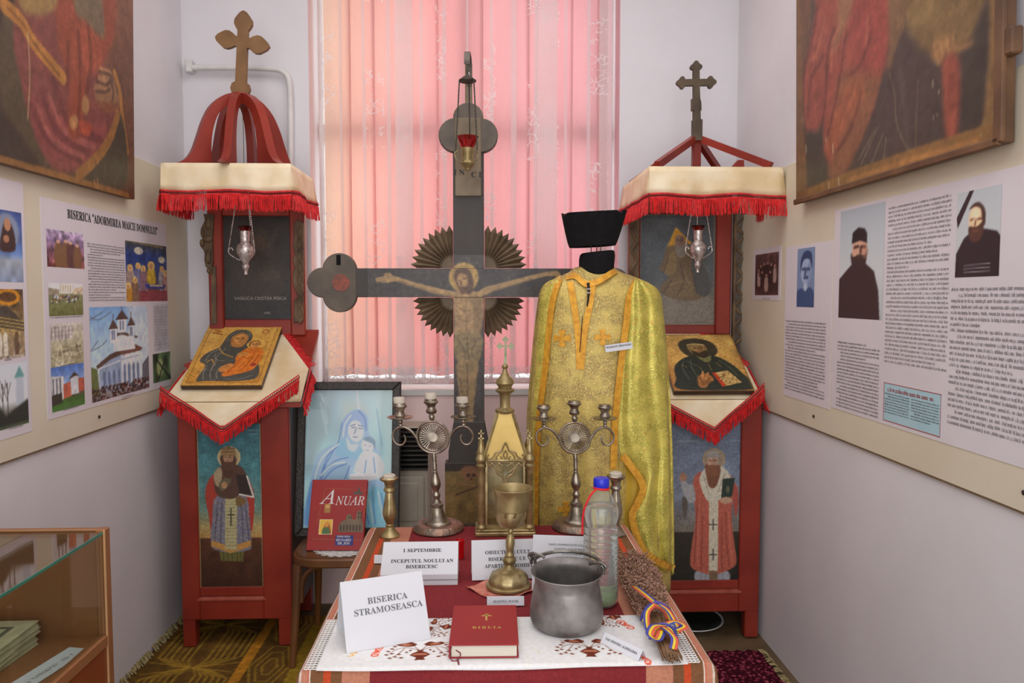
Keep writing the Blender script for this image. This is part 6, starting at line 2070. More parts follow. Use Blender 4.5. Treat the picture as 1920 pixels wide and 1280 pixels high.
B().tube(smooth_path([(.004, .01, .024), (.002, -.006, .018), (.002, -.007, .006), (.006, -.010, .001), (.016, -.008, .001), (.022, .001, .009), (.012, .004, .016)], 5), .0011, 5).out('ribbon_marker', M_rib, bib)
B().tube(smooth_path([(.016, -.008, .002), (.019, -.02, .001), (.0195, -.026, .001)], 4), .0016, 5).out('ribbon_marker', M_rib, bib)

# ---------------------------------------------------------------- cards, labels, small red light
def sheet_card(name, label, bl, br, tl, lines, lean_back, thick=.0012, cat='sign', ink=None, strip=None):
    """folded card standing on the table: printed front plus the leg that props it"""
    BL, BR, TL = at(*bl, Z=TZ + .0065), at(*br, Z=TZ + .0065), None
    TL = at(*tl, Y=BL.y + lean_back)
    M, w_, h_ = plane3(BL, BR, TL)
    t = thing(name, label, cat, M=M)
    B().box(0, w_, 0, h_, -thick, 0, .0003).out('front', M_paper, t, 0)
    Mi = M.inverted()
    top0, top1 = Vector((0, h_, -thick)), Vector((w_, h_, -thick))
    back = M @ top0
    n = M.to_3x3().col[2]
    foot = Vector((back.x, back.y, TZ + .0055)) - Vector((n.x, n.y, 0)).normalized() * lean_back * .8
    foot2 = foot + (BR - BL)
    b = B()
    f0, f1 = Mi @ foot, Mi @ foot2
    b.faces([top0, top1, f1, f0], [(0, 1, 2, 3)]).out('prop_leg', M_paper, t, 0, solid=.001)
    for tx, sz, u, v in lines: lettering(tx, sz, t, w_ * u, h_ * v, ink or M_ink, .0003)
    if strip: strip(t, M, w_, h_)
    return t
M_inkg = mat('faded_ink', col(110, 110, 112), None, .7)
sheet_card('table_sign', 'tilted white card lettered BISERICA STRAMOSEASCA on the runner', (650, 1225), (808, 1197), (632, 1092), [('BISERICA', .0182, .54, .63), ('STRAMOSEASCA', .0182, .54, .485)], .062, ink=M_inkg)
def small(t, M, w_, h_):
    for x, y_, r_ in ((.03, .93, .0012), (.06, .89, .0008)):
        B().lathe([(r_, 0), (r_, .0004), (0, .0004)], 8, Matrix.Translation((w_ * x, h_ * y_, 0))).out('pin_hole', M_ink, t, 0)
# thick pad with the 1 SEPTEMBRIE text
BL, BR = at(713, 1098, Z=TZ + .003), at(858, 1097, Z=TZ + .003)
TL = at(708, 1016, Y=BL.y + .075)
fl = at(713, 1078, Y=BL.y)
pad = thing('table_sign', 'thick white card block lettered 1 SEPTEMBRIE behind the tilted card', 'sign', BL)
w_ = BR.x - BL.x
zt_, yt_ = TL.z - BL.z, TL.y - BL.y
zf = fl.z - BL.z
B().prism([(0, 0), (0, zf), (yt_, zt_), (yt_ + .004, zt_ - .002), (yt_ + .03, 0)], 0, w_, 'x').out('card_block', M_paper, pad, 0)
sh = B()
sh.faces([(0, -.0004, zf * .45), (w_, -.0004, zf * .45), (w_, -.0004, zf * .52), (0, -.0004, zf * .52)], [(0, 1, 2, 3)]).out('sheet_gap', M_inkg, pad, 0)
Mpd = basis(Vector((0, 0, zf)), (1, 0, 0), (0, yt_, zt_ - zf))
hF = math.hypot(yt_, zt_ - zf)
for tx, sz, u, v in (('1 SEPTEMBRIE', .0135, .52, .68), ('INCEPUTUL NOULUI AN', .0135, .53, .36), ('BISERICESC', .0135, .53, .19)):
    o = lettering(tx, sz, pad, 0, 0, M_ink)
    o.matrix_basis = Mpd @ Matrix.Translation((w_ * u, hF * v, .0004))
sheet_card('table_sign', 'white card lettered OBIECTE DE CULT behind the chalice', (885, 1088), (1004, 1084), (880, 1013), [('OBIECTE DE CULT', .0128, .57, .64), ('BISERICESC CE', .0128, .56, .47), ('APARTIN PAROHIEI', .0128, .58, .30), ('NICORESCA', .0128, .55, .14)], .03)
def doc(t, M, w_, h_):
    for tx, sz, u, v in (('MAICA DOMNULUI IN CALENDAR', .0066, .60, .82), ('NASTEREA MAICII DOMNULUI', .0062, .64, .74), ('SFANTA MARIA', .0066, .62, .66), ('8 SEPTEMBRIE', .0058, .72, .58)):
        lettering(tx, sz, t, w_ * u, h_ * v, M_inkg, .0003)
    textblock(t, w_ * .28, h_ * .2, w_ * .97, h_ * .55, .0064, M_inkg, .0003, seed=4)
sheet_card('text_sheet', 'white printed sheet standing between the chalice and plastic bottle', (997, 1106), (1116, 1111), (1000, 1002), [], .04, cat='sheet', strip=doc)
sheet_card('place_label', 'small white label lettered SFANTUL POTIR in front of the chalice', (913, 1136), (983, 1135), (912, 1118), [('SFANTUL POTIR', .0075, .5, .35)], .008, cat='label', ink=M_inkg)
sheet_card('place_label', 'slanting white label lying beside the grey kettle', (1125, 1204), (1196, 1239), (1132, 1183), [('VAS PENTRU AGHEASMA', .0072, .5, .42)], .012, cat='label', ink=M_inkg)
sheet_card('place_label', 'blank white label half hidden left of the thick card block', (701, 1056), (716, 1056), (699, 1040), [], .008, cat='label')
rl = base_at(862, 1046)
rc = thing('votive_candle', 'small red glass votive candle behind the thick card block', 'candle', rl)
M_votive = mat('red_votive_glass', col(206, 14, 22), col(180, 8, 16), .15, scale=30)
B().lathe([(0, 0), (.011, 0), (.0125, .003), (.0118, .02), (.0128, .046), (.0132, .052), (.0118, .052), (.0105, .046), (0, .044)], 20, cap=False).out('glass', M_votive, rc, 50)
B().lathe([(0, .036), (.0095, .036), (.0095, .046), (0, .047)], 14, cap=False).out('wax', M_wax, rc, 50)

# ---------------------------------------------------------------- dried herb bundle with tricolour ribbon
M_stem = mat('dry_stem', col(150, 116, 84), col(108, 78, 54), .8, scale=30)
M_bud = mat('dry_seed_head', col(172, 134, 114), col(126, 92, 76), .9, scale=60)
h0 = at(1262, 1240, Z=TZ + .02)
h1 = at(1176, 1030, Z=TZ + .03)
hb = thing('herb_bundle', 'dried brown herb bundle tied with tricolour ribbon on table edge', 'herbs', (h0.x, h0.y, TZ + .004))
ax = (h1 - h0); ax.z = 0
Lh = ax.length
ax.normalize()
sd = Vector((ax.y, -ax.x, 0))
rnd = random.Random(11)
st, bd_ = B(), B()
def prof_w(u): return pw([0, .12, .2, .42, .75, 1], [.02, .017, .018, .042, .056, .04], u)
for i in range(130):
    a, rr = rnd.uniform(0, 2 * PI), rnd.random() ** .6
    l1 = rnd.uniform(.62, 1.0)
    st_off = rnd.uniform(0, .05)
    pts = []
    for k in range(7):
        u = st_off + (l1 - st_off) * k / 6
        r_ = prof_w(u) * rr
        z = .018 + .5 * prof_w(u) * (1 + math.sin(a) * rr) * .62
        pts.append(ax * (u * Lh) + sd * (r_ * math.cos(a) + rnd.uniform(-.002, .002)) + Vector((0, 0, max(.004, z - .006))))
    st.tube(pts, .0013, 4)
    for _ in range(26):
        u = rnd.uniform(.36, 1.) * l1
        u = max(u, .33)
        f_ = (u - st_off) / (l1 - st_off) * 6
        k = min(int(f_), 5)
        p = pts[k].lerp(pts[k + 1], min(1, f_ - k))
        q = p + Vector((rnd.uniform(-.007, .007), rnd.uniform(-.007, .007), rnd.uniform(-.003, .008)))
        if q.z < .004: q.z = .004
        m_ = Matrix.Translation(q) @ Matrix.Rotation(rnd.uniform(0, 3), 4, (rnd.random(), rnd.random(), rnd.random() + .1)) @ Matrix.Diagonal((1, 1, rnd.uniform(1, 1.7), 1))
        bmesh.ops.create_icosphere(bd_.bm, subdivisions=1, radius=rnd.uniform(.0016, .0034), matrix=m_)
st.out('stems', M_stem, hb, 0, stuff=True)
bd_.out('seed_heads', M_bud, hb, 0, stuff=True)
M_ry, M_rr, M_rb = [mat(n_, c_, None, .5) for n_, c_ in (('yellow_ribbon', col(238, 206, 60)), ('red_ribbon', col(222, 92, 70)), ('blue_ribbon', col(74, 74, 160)))]
def ribbon(path, wd, up=None):
    P = smooth_path(path, 6)
    for j, m in enumerate((M_rr, M_ry, M_rb)):
        vs, fs = [], []
        for i, p in enumerate(P):
            d = (P[min(i + 1, len(P) - 1)] - P[max(i - 1, 0)]).normalized()
            w = d.cross(up or Vector((.15, .1, 1)))
            w = w.normalized() if w.length > .05 else sd
            o0, o1 = (j / 3 - .5) * wd, ((j + 1) / 3 - .5) * wd
            vs += [p + w * o0, p + w * o1]
        for i in range(len(P) - 1): fs.append((2 * i, 2 * i + 1, 2 * i + 3, 2 * i + 2))
        B().faces(vs, fs).out('ribbon_stripe', m, hb, 60, solid=.0008)
def hp(u, s_, z): return ax * (u * Lh) + sd * s_ + Vector((0, 0, z))
ribbon([hp(.17, -.022, .01), hp(.165, -.016, .032), hp(.16, 0, .042), hp(.155, .016, .034), hp(.15, .024, .012)], .016, ax)
ribbon([hp(.30, -.028, .014), hp(.295, -.018, .042), hp(.29, 0, .054), hp(.285, .02, .044), hp(.28, .03, .016)], .016, ax)
ribbon([hp(.29, 0, .056), hp(.34, -.016, .062), hp(.40, -.026, .060), hp(.45, -.032, .056)], .02)
ribbon([hp(.29, -.004, .057), hp(.24, -.026, .05), hp(.18, -.03, .03), hp(.16, -.022, .026)], .014)
ribbon([hp(.29, .006, .056), hp(.25, .022, .05), hp(.20, .034, .03), hp(.16, .03, .028)], .014)
ribbon([hp(.16, 0, .044), hp(.14, -.022, .048), hp(.105, -.034, .04), hp(.09, -.02, .034), hp(.13, -.006, .042)], .018)
ribbon([hp(.16, .002, .044), hp(.17, .024, .05), hp(.15, .042, .046), hp(.13, .024, .042)], .018)
ribbon([hp(.15, -.004, .044), hp(.11, .004, .046), hp(.075, .012, .04), hp(.05, .006, .026)], .016)
# ---------------------------------------------------------------- the two large corner paintings
def wall_plane(X, side, pbl, pbr, ztop=None):
    """vertical plane on a side wall; side +1 = left wall (faces +x)"""
    A, C_ = at(*pbl, X=X), at(*pbr, X=X)
    y0, y1 = (A.y, C_.y)
    z = (A.z + C_.z) / 2
    o = Vector((X, y0, z))
    return basis(o, (0, 1, 0) if side > 0 else (0, -1, 0), (0, 0, 1)), abs(y1 - y0)
M_slab = mat('old_brown_panel', col(118, 84, 56), col(84, 58, 38), .55, scale=8)
def corner_painting(label, X, side, pbl, pbr, h, draw, strips):
    M, w_ = wall_plane(X, side, pbl, pbr)
    lean = R(1.2)
    M = M @ Matrix.Rotation(lean, 4, 'X')
    t = thing('icon_painting', label, 'painting', M=M)
    B().box(0, w_, 0, h, -.028, -.0005, .002).out('panel', M_slab, t, 0)
    c = draw(M, w_, h)
    c.a = c.a * .8 + c.a.mean(2, keepdims=True) * .2  # greyed so the colours carry the veiling glare on the surface
    c.a = c.a * np.array((1.02, 1.02, .88))
    c.mesh('painting', M_painted, t, .0005, gain=1.3)
    for (x0, x1, y0, y1) in strips(w_, h):
        B().box(x0, x1, y0, y1, 0, .012, .003).out('frame_strip', M_slab, t, 0)
    return t
def draw_left(M, w, h):
    c = Cv(M, w, h, 200, 180, (92, 58, 44), zoom=None)
    c.sk = .55
    c.vgrad([(0, (110, 66, 46)), (.4, (112, 64, 50)), (1, (96, 58, 44))]).noise(7, .09)
    c.poly([(-400, 900), (-400, -200), (60, -200), (20, 40), (10, 180), (40, 240), (100, 300), (0, 330)], (48, 44, 44), 1, 3)
    c.poly([(0, 60), (20, 10), (36, 100), (50, 200), (95, 280), (150, 330), (100, 325), (30, 240), (0, 180)], (70, 62, 50), 1, 4, True)
    c.poly([(28, 40), (110, -60), (170, 30), (190, 110), (215, 170), (210, 260), (170, 300), (140, 322), (100, 316), (68, 260), (46, 180)], (116, 56, 58), 1, 3, True)
    c.poly([(60, 180), (110, 210), (160, 230), (200, 230), (180, 290), (140, 316), (100, 300), (70, 250)], (132, 58, 66), .8, 6, True)
    c.lines([[(60, 200), (90, 260), (150, 300)], [(80, 180), (110, 250), (165, 285)], [(100, 150), (130, 230), (190, 262)]], 8, (92, 40, 48), .6, 2)
    c.lines([[(72, 200), (100, 262), (156, 292)], [(92, 176), (122, 246), (176, 274)]], 6, (164, 88, 92), .5, 2)
    c.poly([(108, -100), (210, -60), (214, 60), (190, 120), (165, 130), (150, 250), (128, 246), (130, 150), (108, 70)], (136, 58, 42), 1, 4, True)
    c.poly([(140, 60), (180, 60), (190, 130), (160, 130)], (154, 66, 50), .8, 4, True)
    c.poly([(140, -60), (180, -60), (196, 60), (184, 66), (160, 40), (140, 20)], (102, 84, 70), 1, 4, True)
    c.lines([[(146, 60), (150, 140), (146, 220)], [(165, 50), (170, 120), (160, 180)], [(128, 80), (126, 160)]], 6, (98, 40, 30), .6, 2)
    c.line([(8, 10), (40, 40), (62, 78), (88, 110), (118, 145)], 15, (164, 104, 46), 1, 1.5)
    c.lines([[(14, 14), (44, 46), (66, 84), (112, 142)]], 3, (112, 66, 30), .7)
    c.poly([(40, -80), (100, -80), (108, 0), (90, 26), (50, 26), (36, 0)], (138, 106, 66), 1, 4, True)
    c.line([(52, 60), (56, 140), (52, 222)], 2, (176, 154, 126), .7)
    c.poly([(190, 128), (206, 136), (216, 160), (222, 196), (202, 206), (178, 186), (182, 160), (186, 150)], (134, 92, 70), 1, 3, True)
    c.lines([[(188, 132), (206, 138)], [(178, 164), (196, 166)], [(186, 148), (200, 152)]], 6, (160, 110, 82), .7)
    c.lines([[(186, 134), (206, 141), (210, 152)], [(182, 152), (198, 158), (206, 152)], [(178, 170), (196, 172), (206, 166)], [(206, 150), (212, 172), (208, 196)]], 3, (84, 54, 42), .8)
    c.poly([(176, 188), (222, 192), (220, 206), (196, 210)], (120, 66, 48), 1, 2)
    c.ell(138, 228, 8, 14, (164, 110, 74), 1, 2).ell(160, 196, 7, 18, (160, 112, 72), 1, 2).poly([(150, 226), (172, 234), (166, 254), (152, 246)], (160, 62, 44), 1, 2, True)
    c.line([(214, 136), (224, 170), (228, 210), (238, 282)], 6, (156, 100, 46), 1, 1.5)
    c.poly([(222, 212), (232, 236), (238, 290), (232, 352), (180, 350), (150, 334), (190, 296), (212, 250)], (62, 54, 46), 1, 3, True)
    c.line([(220, 214), (206, 258), (180, 296), (146, 328)], 8, (138, 88, 44), 1, 2)
    c.line([(-300, 210), (0, 296), (90, 322), (190, 350), (240, 366)], 13, (134, 88, 46), .95, 2, False)
    c.lines([[(176, 336), (180, 350)], [(182, 334), (184, 352)]], 2, (180, 120, 70), .7)
    c.noise(40, .05).noise(90, .05)
    return c
def draw_right(M, w, h):
    c = Cv(M, w, h, 210, 180, (64, 52, 50), zoom=(1440, 0, 3.2))
    c.sk = .55
    c.noise(7, .08)
    c.poly([(170, -400), (280, -400), (265, 60), (240, 320), (230, 500), (215, 800), (240, 1000), (160, 1200)], (96, 62, 44), 1, 6)
    c.poly([(230, 1000), (240, 780), (340, 790), (360, 1080), (260, 1130)], (54, 50, 48), 1, 4)
    c.poly([(250, -300), (800, -300), (790, 100), (730, 240), (690, 420), (640, 640), (560, 820), (480, 1000), (400, 1050), (340, 920), (330, 700), (300, 780), (230, 780), (205, 560), (240, 340), (290, 40)], (140, 62, 54), 1, 5)
    c.poly([(440, 450), (590, 430), (680, 440), (640, 640), (560, 850), (470, 1010), (360, 1060), (420, 820), (400, 640)], (124, 74, 52), 1, 8, True)
    c.poly([(480, 500), (580, 480), (540, 640), (460, 780), (380, 900), (340, 840), (400, 640)], (150, 76, 50), 1, 10, True)
    c.poly([(430, -60), (520, -60), (500, 100), (440, 220), (400, 300), (380, 280), (420, 140)], (132, 88, 66), 1, 8, True)
    c.poly([(560, -60), (720, -60), (720, 250), (690, 420), (560, 400), (500, 300), (480, 160)], (142, 56, 54), 1, 10, True)
    c.lines([[(400, 180), (360, 300), (350, 560), (330, 720)], [(300, 40), (260, 280), (220, 420), (210, 700)], [(470, 200), (440, 420), (400, 640), (360, 800)], [(620, 200), (560, 380), (500, 440)], [(330, 340), (260, 480), (240, 700)], [(560, 560), (500, 760), (420, 900)]], 16, (96, 40, 36), .6, 4)
    c.lines([[(430, 170), (390, 260), (380, 420)], [(340, 120), (300, 300), (260, 360)], [(600, 100), (590, 260)], [(520, 560), (440, 760)]], 14, (176, 92, 72), .5, 5)
    c.poly([(730, -200), (860, -200), (830, 150), (780, 240), (740, 410), (720, 400), (726, 240)], (110, 80, 58), 1, 5, True)
    c.poly([(830, 160), (790, 240), (740, 420), (690, 440), (640, 660), (560, 860), (470, 1080), (1100, 900), (1260, 840), (1310, 500), (1330, 60), (1200, 260), (1100, 330), (960, 340), (880, 280)], (60, 52, 54), 1, 4)
    c.poly([(1240, 150), (1330, 40), (1325, 420), (1280, 800), (1160, 850), (1140, 500), (1150, 380)], (48, 46, 44), 1, 8)
    c.lines([[(730, 440), (760, 560), (770, 720), (820, 860), (880, 930)], [(900, 480), (890, 700), (884, 950)], [(660, 760), (560, 980)], [(640, 780), (540, 960)], [(710, 820), (690, 990)], [(690, 800), (620, 980)]], 6, (120, 110, 92), .6, 1.5)
    c.lines([[(800, 420), (810, 620), (840, 800)]], 26, (84, 78, 78), .5, 8)
    c.poly([(840, -200), (1300, -200), (1240, 160), (1180, 260), (1080, 330), (1000, 340), (900, 260), (840, 130)], (112, 86, 54), 1, 5, True)
    c.poly([(860, 60), (1000, 40), (1080, 0), (920, 160), (850, 130)], (138, 114, 72), .8, 12, True)
    c.poly([(980, 300), (1000, 240), (1080, 200), (1100, 190), (1120, 260), (1226, 235), (1220, 270), (1140, 310), (1060, 360), (1030, 384), (985, 350)], (134, 94, 62), 1, 3, True)
    c.lines([[(995, 270), (1020, 380)], [(1030, 250), (1050, 350)], [(1070, 220), (1085, 310)], [(1110, 200), (1110, 290)]], 12, (164, 116, 78), .7, 2)
    c.poly([(1050, 350), (1135, 330), (1150, 500), (1140, 720), (1120, 900), (1080, 905), (1055, 720), (1045, 500)], (140, 62, 52), 1, 4, True)
    c.line([(1130, 380), (1144, 560), (1130, 780)], 10, (100, 44, 40), .7, 3)
    c.poly([(1330, -200), (1400, -200), (1380, 300), (1350, 850), (1240, 850), (1290, 700), (1325, 300)], (126, 92, 56), 1, 3)
    c.line([(1380, -50), (1366, 400), (1346, 840)], 14, (162, 134, 88), .8, 2, False)
    c.line([(200, 1200), (480, 1090), (900, 950), (1250, 850), (1420, 800)], 46, (126, 86, 46), 1, 2, False)
    c.line([(480, 1076), (900, 940), (1250, 840)], 12, (166, 108, 60), .8, 3, False)
    for x, y_, l in ((988, 480, 40), (1022, 540, 14), (990, 690, 20), (1012, 680, 10), (230, 870, 40), (390, 860, 50), (425, 1060, 70), (350, 830, 12), (1272, 800, 14), (365, 1090, 40)):
        c.line([(x, y_), (x + 2, y_ + l)], 5, (176, 166, 150), .8)
    c.poly([(170, -300), (190, -300), (215, 700), (240, 1180), (165, 1210)], (110, 74, 46), .9, 4)
    c.noise(36, .05).noise(90, .05)
    return c
corner_painting('large dark red icon painting hung high on the left wall', -1.336, 1, (-40, 293), (252, 374), 1.0, draw_left, lambda w_, h_: [])
pr = corner_painting('large icon painting with hand and red sleeve on right wall', 1.168, -1, (1493, 379), (1880, 271), 1.0, draw_right, lambda w_, h_: [(w_ - .02, w_ + .012, .0, h_), (0, w_, -.006, .014)])
B().box(0, .045, -.03, .03, -.02, .008, .004).out('hinge', M_slab, pr, 0, M=Matrix.Translation((hit(1884, 82, pr.matrix_world).x - .01, hit(1884, 82, pr.matrix_world).y, 0)))

# ---------------------------------------------------------------- posters
M_ink3 = mat('pale_print_ink', col(124, 120, 126), None, .7)
def poster(name, label, X, side, pTL, pBR, ext=0., seed=1, cat='poster', wave=.002, m=None):
    """sheet on a side wall, corners from the photo; ext lengthens the edge nearer the camera"""
    a, b_ = at(*pTL, X=X), at(*pBR, X=X)
    if side > 0: ya, yb_ = a.y - ext, b_.y
    else: ya, yb_ = a.y, b_.y - ext
    M = basis(Vector((X, ya, b_.z)), (0, 1, 0) if side > 0 else (0, -1, 0), (0, 0, 1))
    w_, h_ = abs(yb_ - ya), a.z - b_.z
    t = thing(name, label, cat, M=M)
    B().box(0, w_, 0, h_, -.0012, 0).out('sheet', m or M_paper2, t, 0)
    return t, M, w_, h_
def loc(M, px, py):
    q = hit(px, py, M)
    return q.x, q.y
def photo(t, M, tl, br, nx, ny, bg, name):
    x0, y1 = loc(M, *tl)
    x1, y0 = loc(M, *br)
    M2 = M @ Matrix.Translation((x0, y0, 0))
    c = Cv(M2, x1 - x0, y1 - y0, nx, ny, bg, zoom='uv')
    def done(gain=1.3):
        o = c.mesh(name, M_print, t, .0006, gain=gain)
        o.matrix_basis = Matrix.Translation((x0, y0, 0))
    return c, done
def text_at(t, M, tl, br, pitch, seed, m=None, wt=1.):
    x0, y1 = loc(M, *tl)
    x1, y0 = loc(M, *br)
    textblock(t, x0, y0, x1, y1, pitch, m or M_ink3, .0008, seed=seed, weight=wt)
XP = XL + .0105
t, M, w_, h_ = poster('poster', 'white poster titled BISERICA ADORMIREA MAICII DOMNULUI on left wall', XP, 1, (75, 368), (319, 722))
a, b_ = loc(M, 126, 399), loc(M, 295, 443)
wt_ = b_[0] - a[0]
o = lettering('BISERICA "ADORMIREA MAICII DOMNULUI"', .034, t, (a[0] + b_[0]) / 2, (a[1] + b_[1]) / 2 - .005, M_ink, .0008)
bpy.context.view_layer.update()
o.matrix_basis = o.matrix_basis @ Matrix.Diagonal((wt_ / max(o.dimensions.x, .01), 1.25, 1, 1))
c, d = photo(t, M, (86, 428), (158, 504), 46, 46, (150, 120, 150), 'photo')      # violet group picture
c.vgrad([(0, (176, 160, 186)), (.3, (140, 116, 150)), (.6, (136, 92, 110)), (1, (120, 66, 60))]).noise(14, .2).noise(26, .15)
for x, y_ in ((.3, .45), (.5, .42), (.62, .45), (.8, .5)): c.poly([(x - .09, .95), (x - .1, y_), (x, y_ - .15), (x + .1, y_), (x + .1, .95)], random.choice([(90, 60, 60), (120, 90, 60), (60, 50, 80)]), .9, 1, True); c.ell(x, y_ - .14, .05, .05, (200, 160, 140))
d()
c, d = photo(t, M, (90, 530), (156, 590), 46, 42, (120, 120, 80), 'photo')       # field and blocks of flats
c.vgrad([(0, (222, 226, 230)), (.25, (214, 214, 210)), (.3, (140, 140, 110)), (.5, (120, 124, 84)), (1, (104, 110, 62))])
c.poly([(0, .15), (.3, .2), (.3, .36), (0, .36)], (150, 140, 120)).poly([(.3, .05), (.68, .05), (.68, .32), (.3, .32)], (226, 216, 196)).poly([(.7, .18), (1, .08), (1, .34), (.7, .34)], (206, 190, 160))
for i in range(5): c.line([(.34 + .07 * i, .08), (.34 + .07 * i, .28)], .018, (140, 130, 120), .8)
for i in range(60): c.ell(random.uniform(.08, .85), random.uniform(.38, .58), .018, .03, random.choice([(40, 40, 44), (210, 210, 210), (140, 70, 60), (70, 80, 110)]))
c.noise(20, .08); d()
c, d = photo(t, M, (93, 608), (157, 679), 46, 46, (170, 165, 140), 'photo')      # ground works
c.vgrad([(0, (200, 196, 184)), (.3, (190, 186, 160)), (1, (150, 146, 116))])
c.poly([(.0, .05), (.66, .02), (.66, .38), (0, .4)], (196, 190, 184))
for i in range(6): c.line([(.05 + .1 * i, .08), (.05 + .1 * i, .36)], .03, (120, 116, 116), .8)
for i in range(3): c.line([(.02, .1 + i * .1), (.64, .08 + i * .1)], .02, (150, 144, 140), .8)
for i in range(26): c.line([(random.random(), random.uniform(.45, 1)), (random.random(), random.uniform(.45, 1))], .03, random.choice([(206, 200, 176), (120, 116, 90), (160, 152, 120)]), .8)
c.noise(18, .08); d()
c, d = photo(t, M, (95, 690), (159, 757), 46, 46, (80, 120, 190), 'photo')       # blue sky, red roofs, lawn
c.vgrad([(0, (70, 108, 180)), (.45, (150, 180, 220)), (.46, (110, 100, 90)), (.72, (90, 84, 70)), (.74, (60, 96, 44)), (1, (70, 118, 50))])
c.poly([(0, .2), (.36, .24), (.36, .75), (0, .8)], (206, 206, 204)).poly([(.35, .42), (.58, .38), (.6, .72), (.35, .75)], (182, 96, 76)).poly([(.56, .3), (.7, .2), (.82, .3), (.82, .7), (.58, .7)], (200, 204, 210)).poly([(.5, .34), (.68, .18), (.84, .3), (.7, .28)], (70, 56, 50)).poly([(.8, .34), (1, .36), (1, .66), (.8, .66)], (176, 90, 70))
for x in (.06, .16, .26): c.line([(x, .28), (x, .7)], .05, (90, 96, 110), .8)
c.poly([(.0, .62), (.3, .6), (.3, .82), (0, .86)], (50, 50, 46)); c.noise(16, .07); d()
text_at(t, M, (163, 452), (236, 564), .0094, 3)
c, d = photo(t, M, (234, 450), (314, 564), 60, 66, (40, 60, 110), 'photo')       # fresco
c.vgrad([(0, (70, 72, 70)), (.25, (40, 60, 120)), (.55, (56, 72, 120)), (.8, (110, 70, 60)), (1, (120, 60, 60))]).noise(12, .15)
c.ell(.3, .15, .1, .06, (190, 186, 170)).ell(.86, .26, .09, .06, (190, 190, 170)).poly([(.0, .02), (.9, .06), (.9, .02), (0, 0)], (120, 110, 80))
for x, y_, cc in ((.1, .5, (150, 130, 120)), (.28, .46, (110, 110, 150)), (.4, .5, (130, 100, 110)), (.86, .48, (150, 150, 160)), (.96, .55, (160, 120, 110)), (.2, .7, (130, 100, 80)), (.05, .8, (180, 130, 50))):
    c.poly([(x - .08, y_ + .32), (x - .08, y_), (x, y_ - .05), (x + .08, y_), (x + .08, y_ + .32)], cc, 1, 1, True).ell(x, y_ - .06, .06, .055, (206, 176, 100)).ell(x, y_ - .055, .03, .035, (190, 140, 100))
c.poly([(.5, .68), (.5, .46), (.58, .38), (.68, .46), (.68, .68)], (190, 160, 50), 1, 1, True).ell(.59, .38, .09, .08, (210, 180, 110)).ell(.59, .39, .045, .05, (190, 140, 100))
c.poly([(.42, .7), (.95, .7), (.9, .78), (.46, .78)], (56, 60, 130)).poly([(.3, .82), (1, .8), (1, 1), (.34, 1)], (130, 60, 66)); c.line([(.56, .72), (.86, .72)], .03, (200, 180, 140)); c.noise(40, .1); d()
c, d = photo(t, M, (167, 576), (280, 726), 80, 92, (130, 170, 210), 'photo')     # the white church
c.vgrad([(0, (120, 164, 212)), (.5, (176, 204, 228)), (.8, (190, 206, 220)), (1, (120, 110, 110))])
c.poly([(.6, .0), (1, 0), (1, .8), (.8, .8), (.7, .3)], (196, 206, 216), .8, 6)
wl, ws, rf_ = (206, 216, 230), (146, 164, 190), (84, 66, 62)
c.poly([(.12, .62), (.5, .52), (.5, .93), (.14, .9)], ws).poly([(.48, .5), (.82, .48), (.82, .93), (.48, .93)], wl)
c.poly([(.08, .62), (.3, .52), (.52, .48), (.56, .53), (.3, .58), (.1, .66)], rf_).poly([(.46, .52), (.62, .4), (.88, .5), (.84, .53), (.5, .55)], (110, 76, 66))
c.poly([(.36, .3), (.7, .3), (.74, .5), (.36, .5)], wl).poly([(.32, .32), (.5, .28), (.8, .36), (.78, .38), (.5, .32), (.32, .35)], rf_)
for x, y_, r_ in ((.37, .24, .055), (.52, .14, .075), (.68, .22, .05)):
    c.poly([(x - r_, y_), (x + r_, y_), (x + r_, y_ + .16), (x - r_, y_ + .16)], wl).poly([(x - r_ * 1.5, y_ + .01), (x, y_ - .1), (x + r_ * 1.5, y_ + .01)], rf_)
    for k in (-.4, .2): c.line([(x + k * r_, y_ + .03), (x + k * r_, y_ + .12)], .018, (90, 100, 130))
    c.line([(x, y_ - .1), (x, y_ - .15)], .012, (80, 70, 70))
for x in (.54, .62, .7, .78): c.poly([(x - .024, .9), (x - .024, .68), (x, .64), (x + .024, .68), (x + .024, .9)], (110, 126, 156))
for x in (.2, .28, .36, .44): c.poly([(x - .016, .84), (x - .016, .7), (x + .016, .7), (x + .016, .84)], (96, 112, 150))
c.line([(.1, .66), (.5, .6)], .012, (230, 236, 240)); c.line([(.48, .6), (.82, .58)], .012, (150, 160, 180))
c.poly([(0, .62), (.1, .66), (.12, .95), (0, .95)], (96, 110, 66)).poly([(.86, .7), (1, .6), (1, .9), (.86, .9)], (100, 100, 110))
for i in range(230): c.ell(random.uniform(0, 1), random.uniform(.86, 1), .014, .016, random.choice([(36, 32, 34), (60, 50, 50), (30, 30, 36), (120, 90, 80), (90, 40, 40)]))
c.lines([[(0, .1), (.14, .14), (.34, .06)], [(0, .14), (.2, .06)], [(0, .46), (.16, .42), (.26, .36)], [(.02, .44), (.12, .36)]], .01, (90, 90, 96), .8)
c.noise(30, .05); d()
c, d = photo(t, M, (287, 571), (317, 654), 22, 40, (176, 174, 182), 'photo'); c.noise(10, .04)
for i in range(14): c.line([(.1, .08 + i * .06), (.85, .08 + i * .06)], .03, (130, 128, 136), .6)
d()
c, d = photo(t, M, (286, 664), (320, 710), 26, 30, (70, 90, 60), 'photo'); c.noise(5, .35).ell(.4, .5, .2, .3, (170, 180, 120), .8, 2).line([(.1, .1), (.9, .9)], .06, (40, 44, 36)).line([(.8, .05), (.3, .9)], .05, (40, 44, 36)); d()
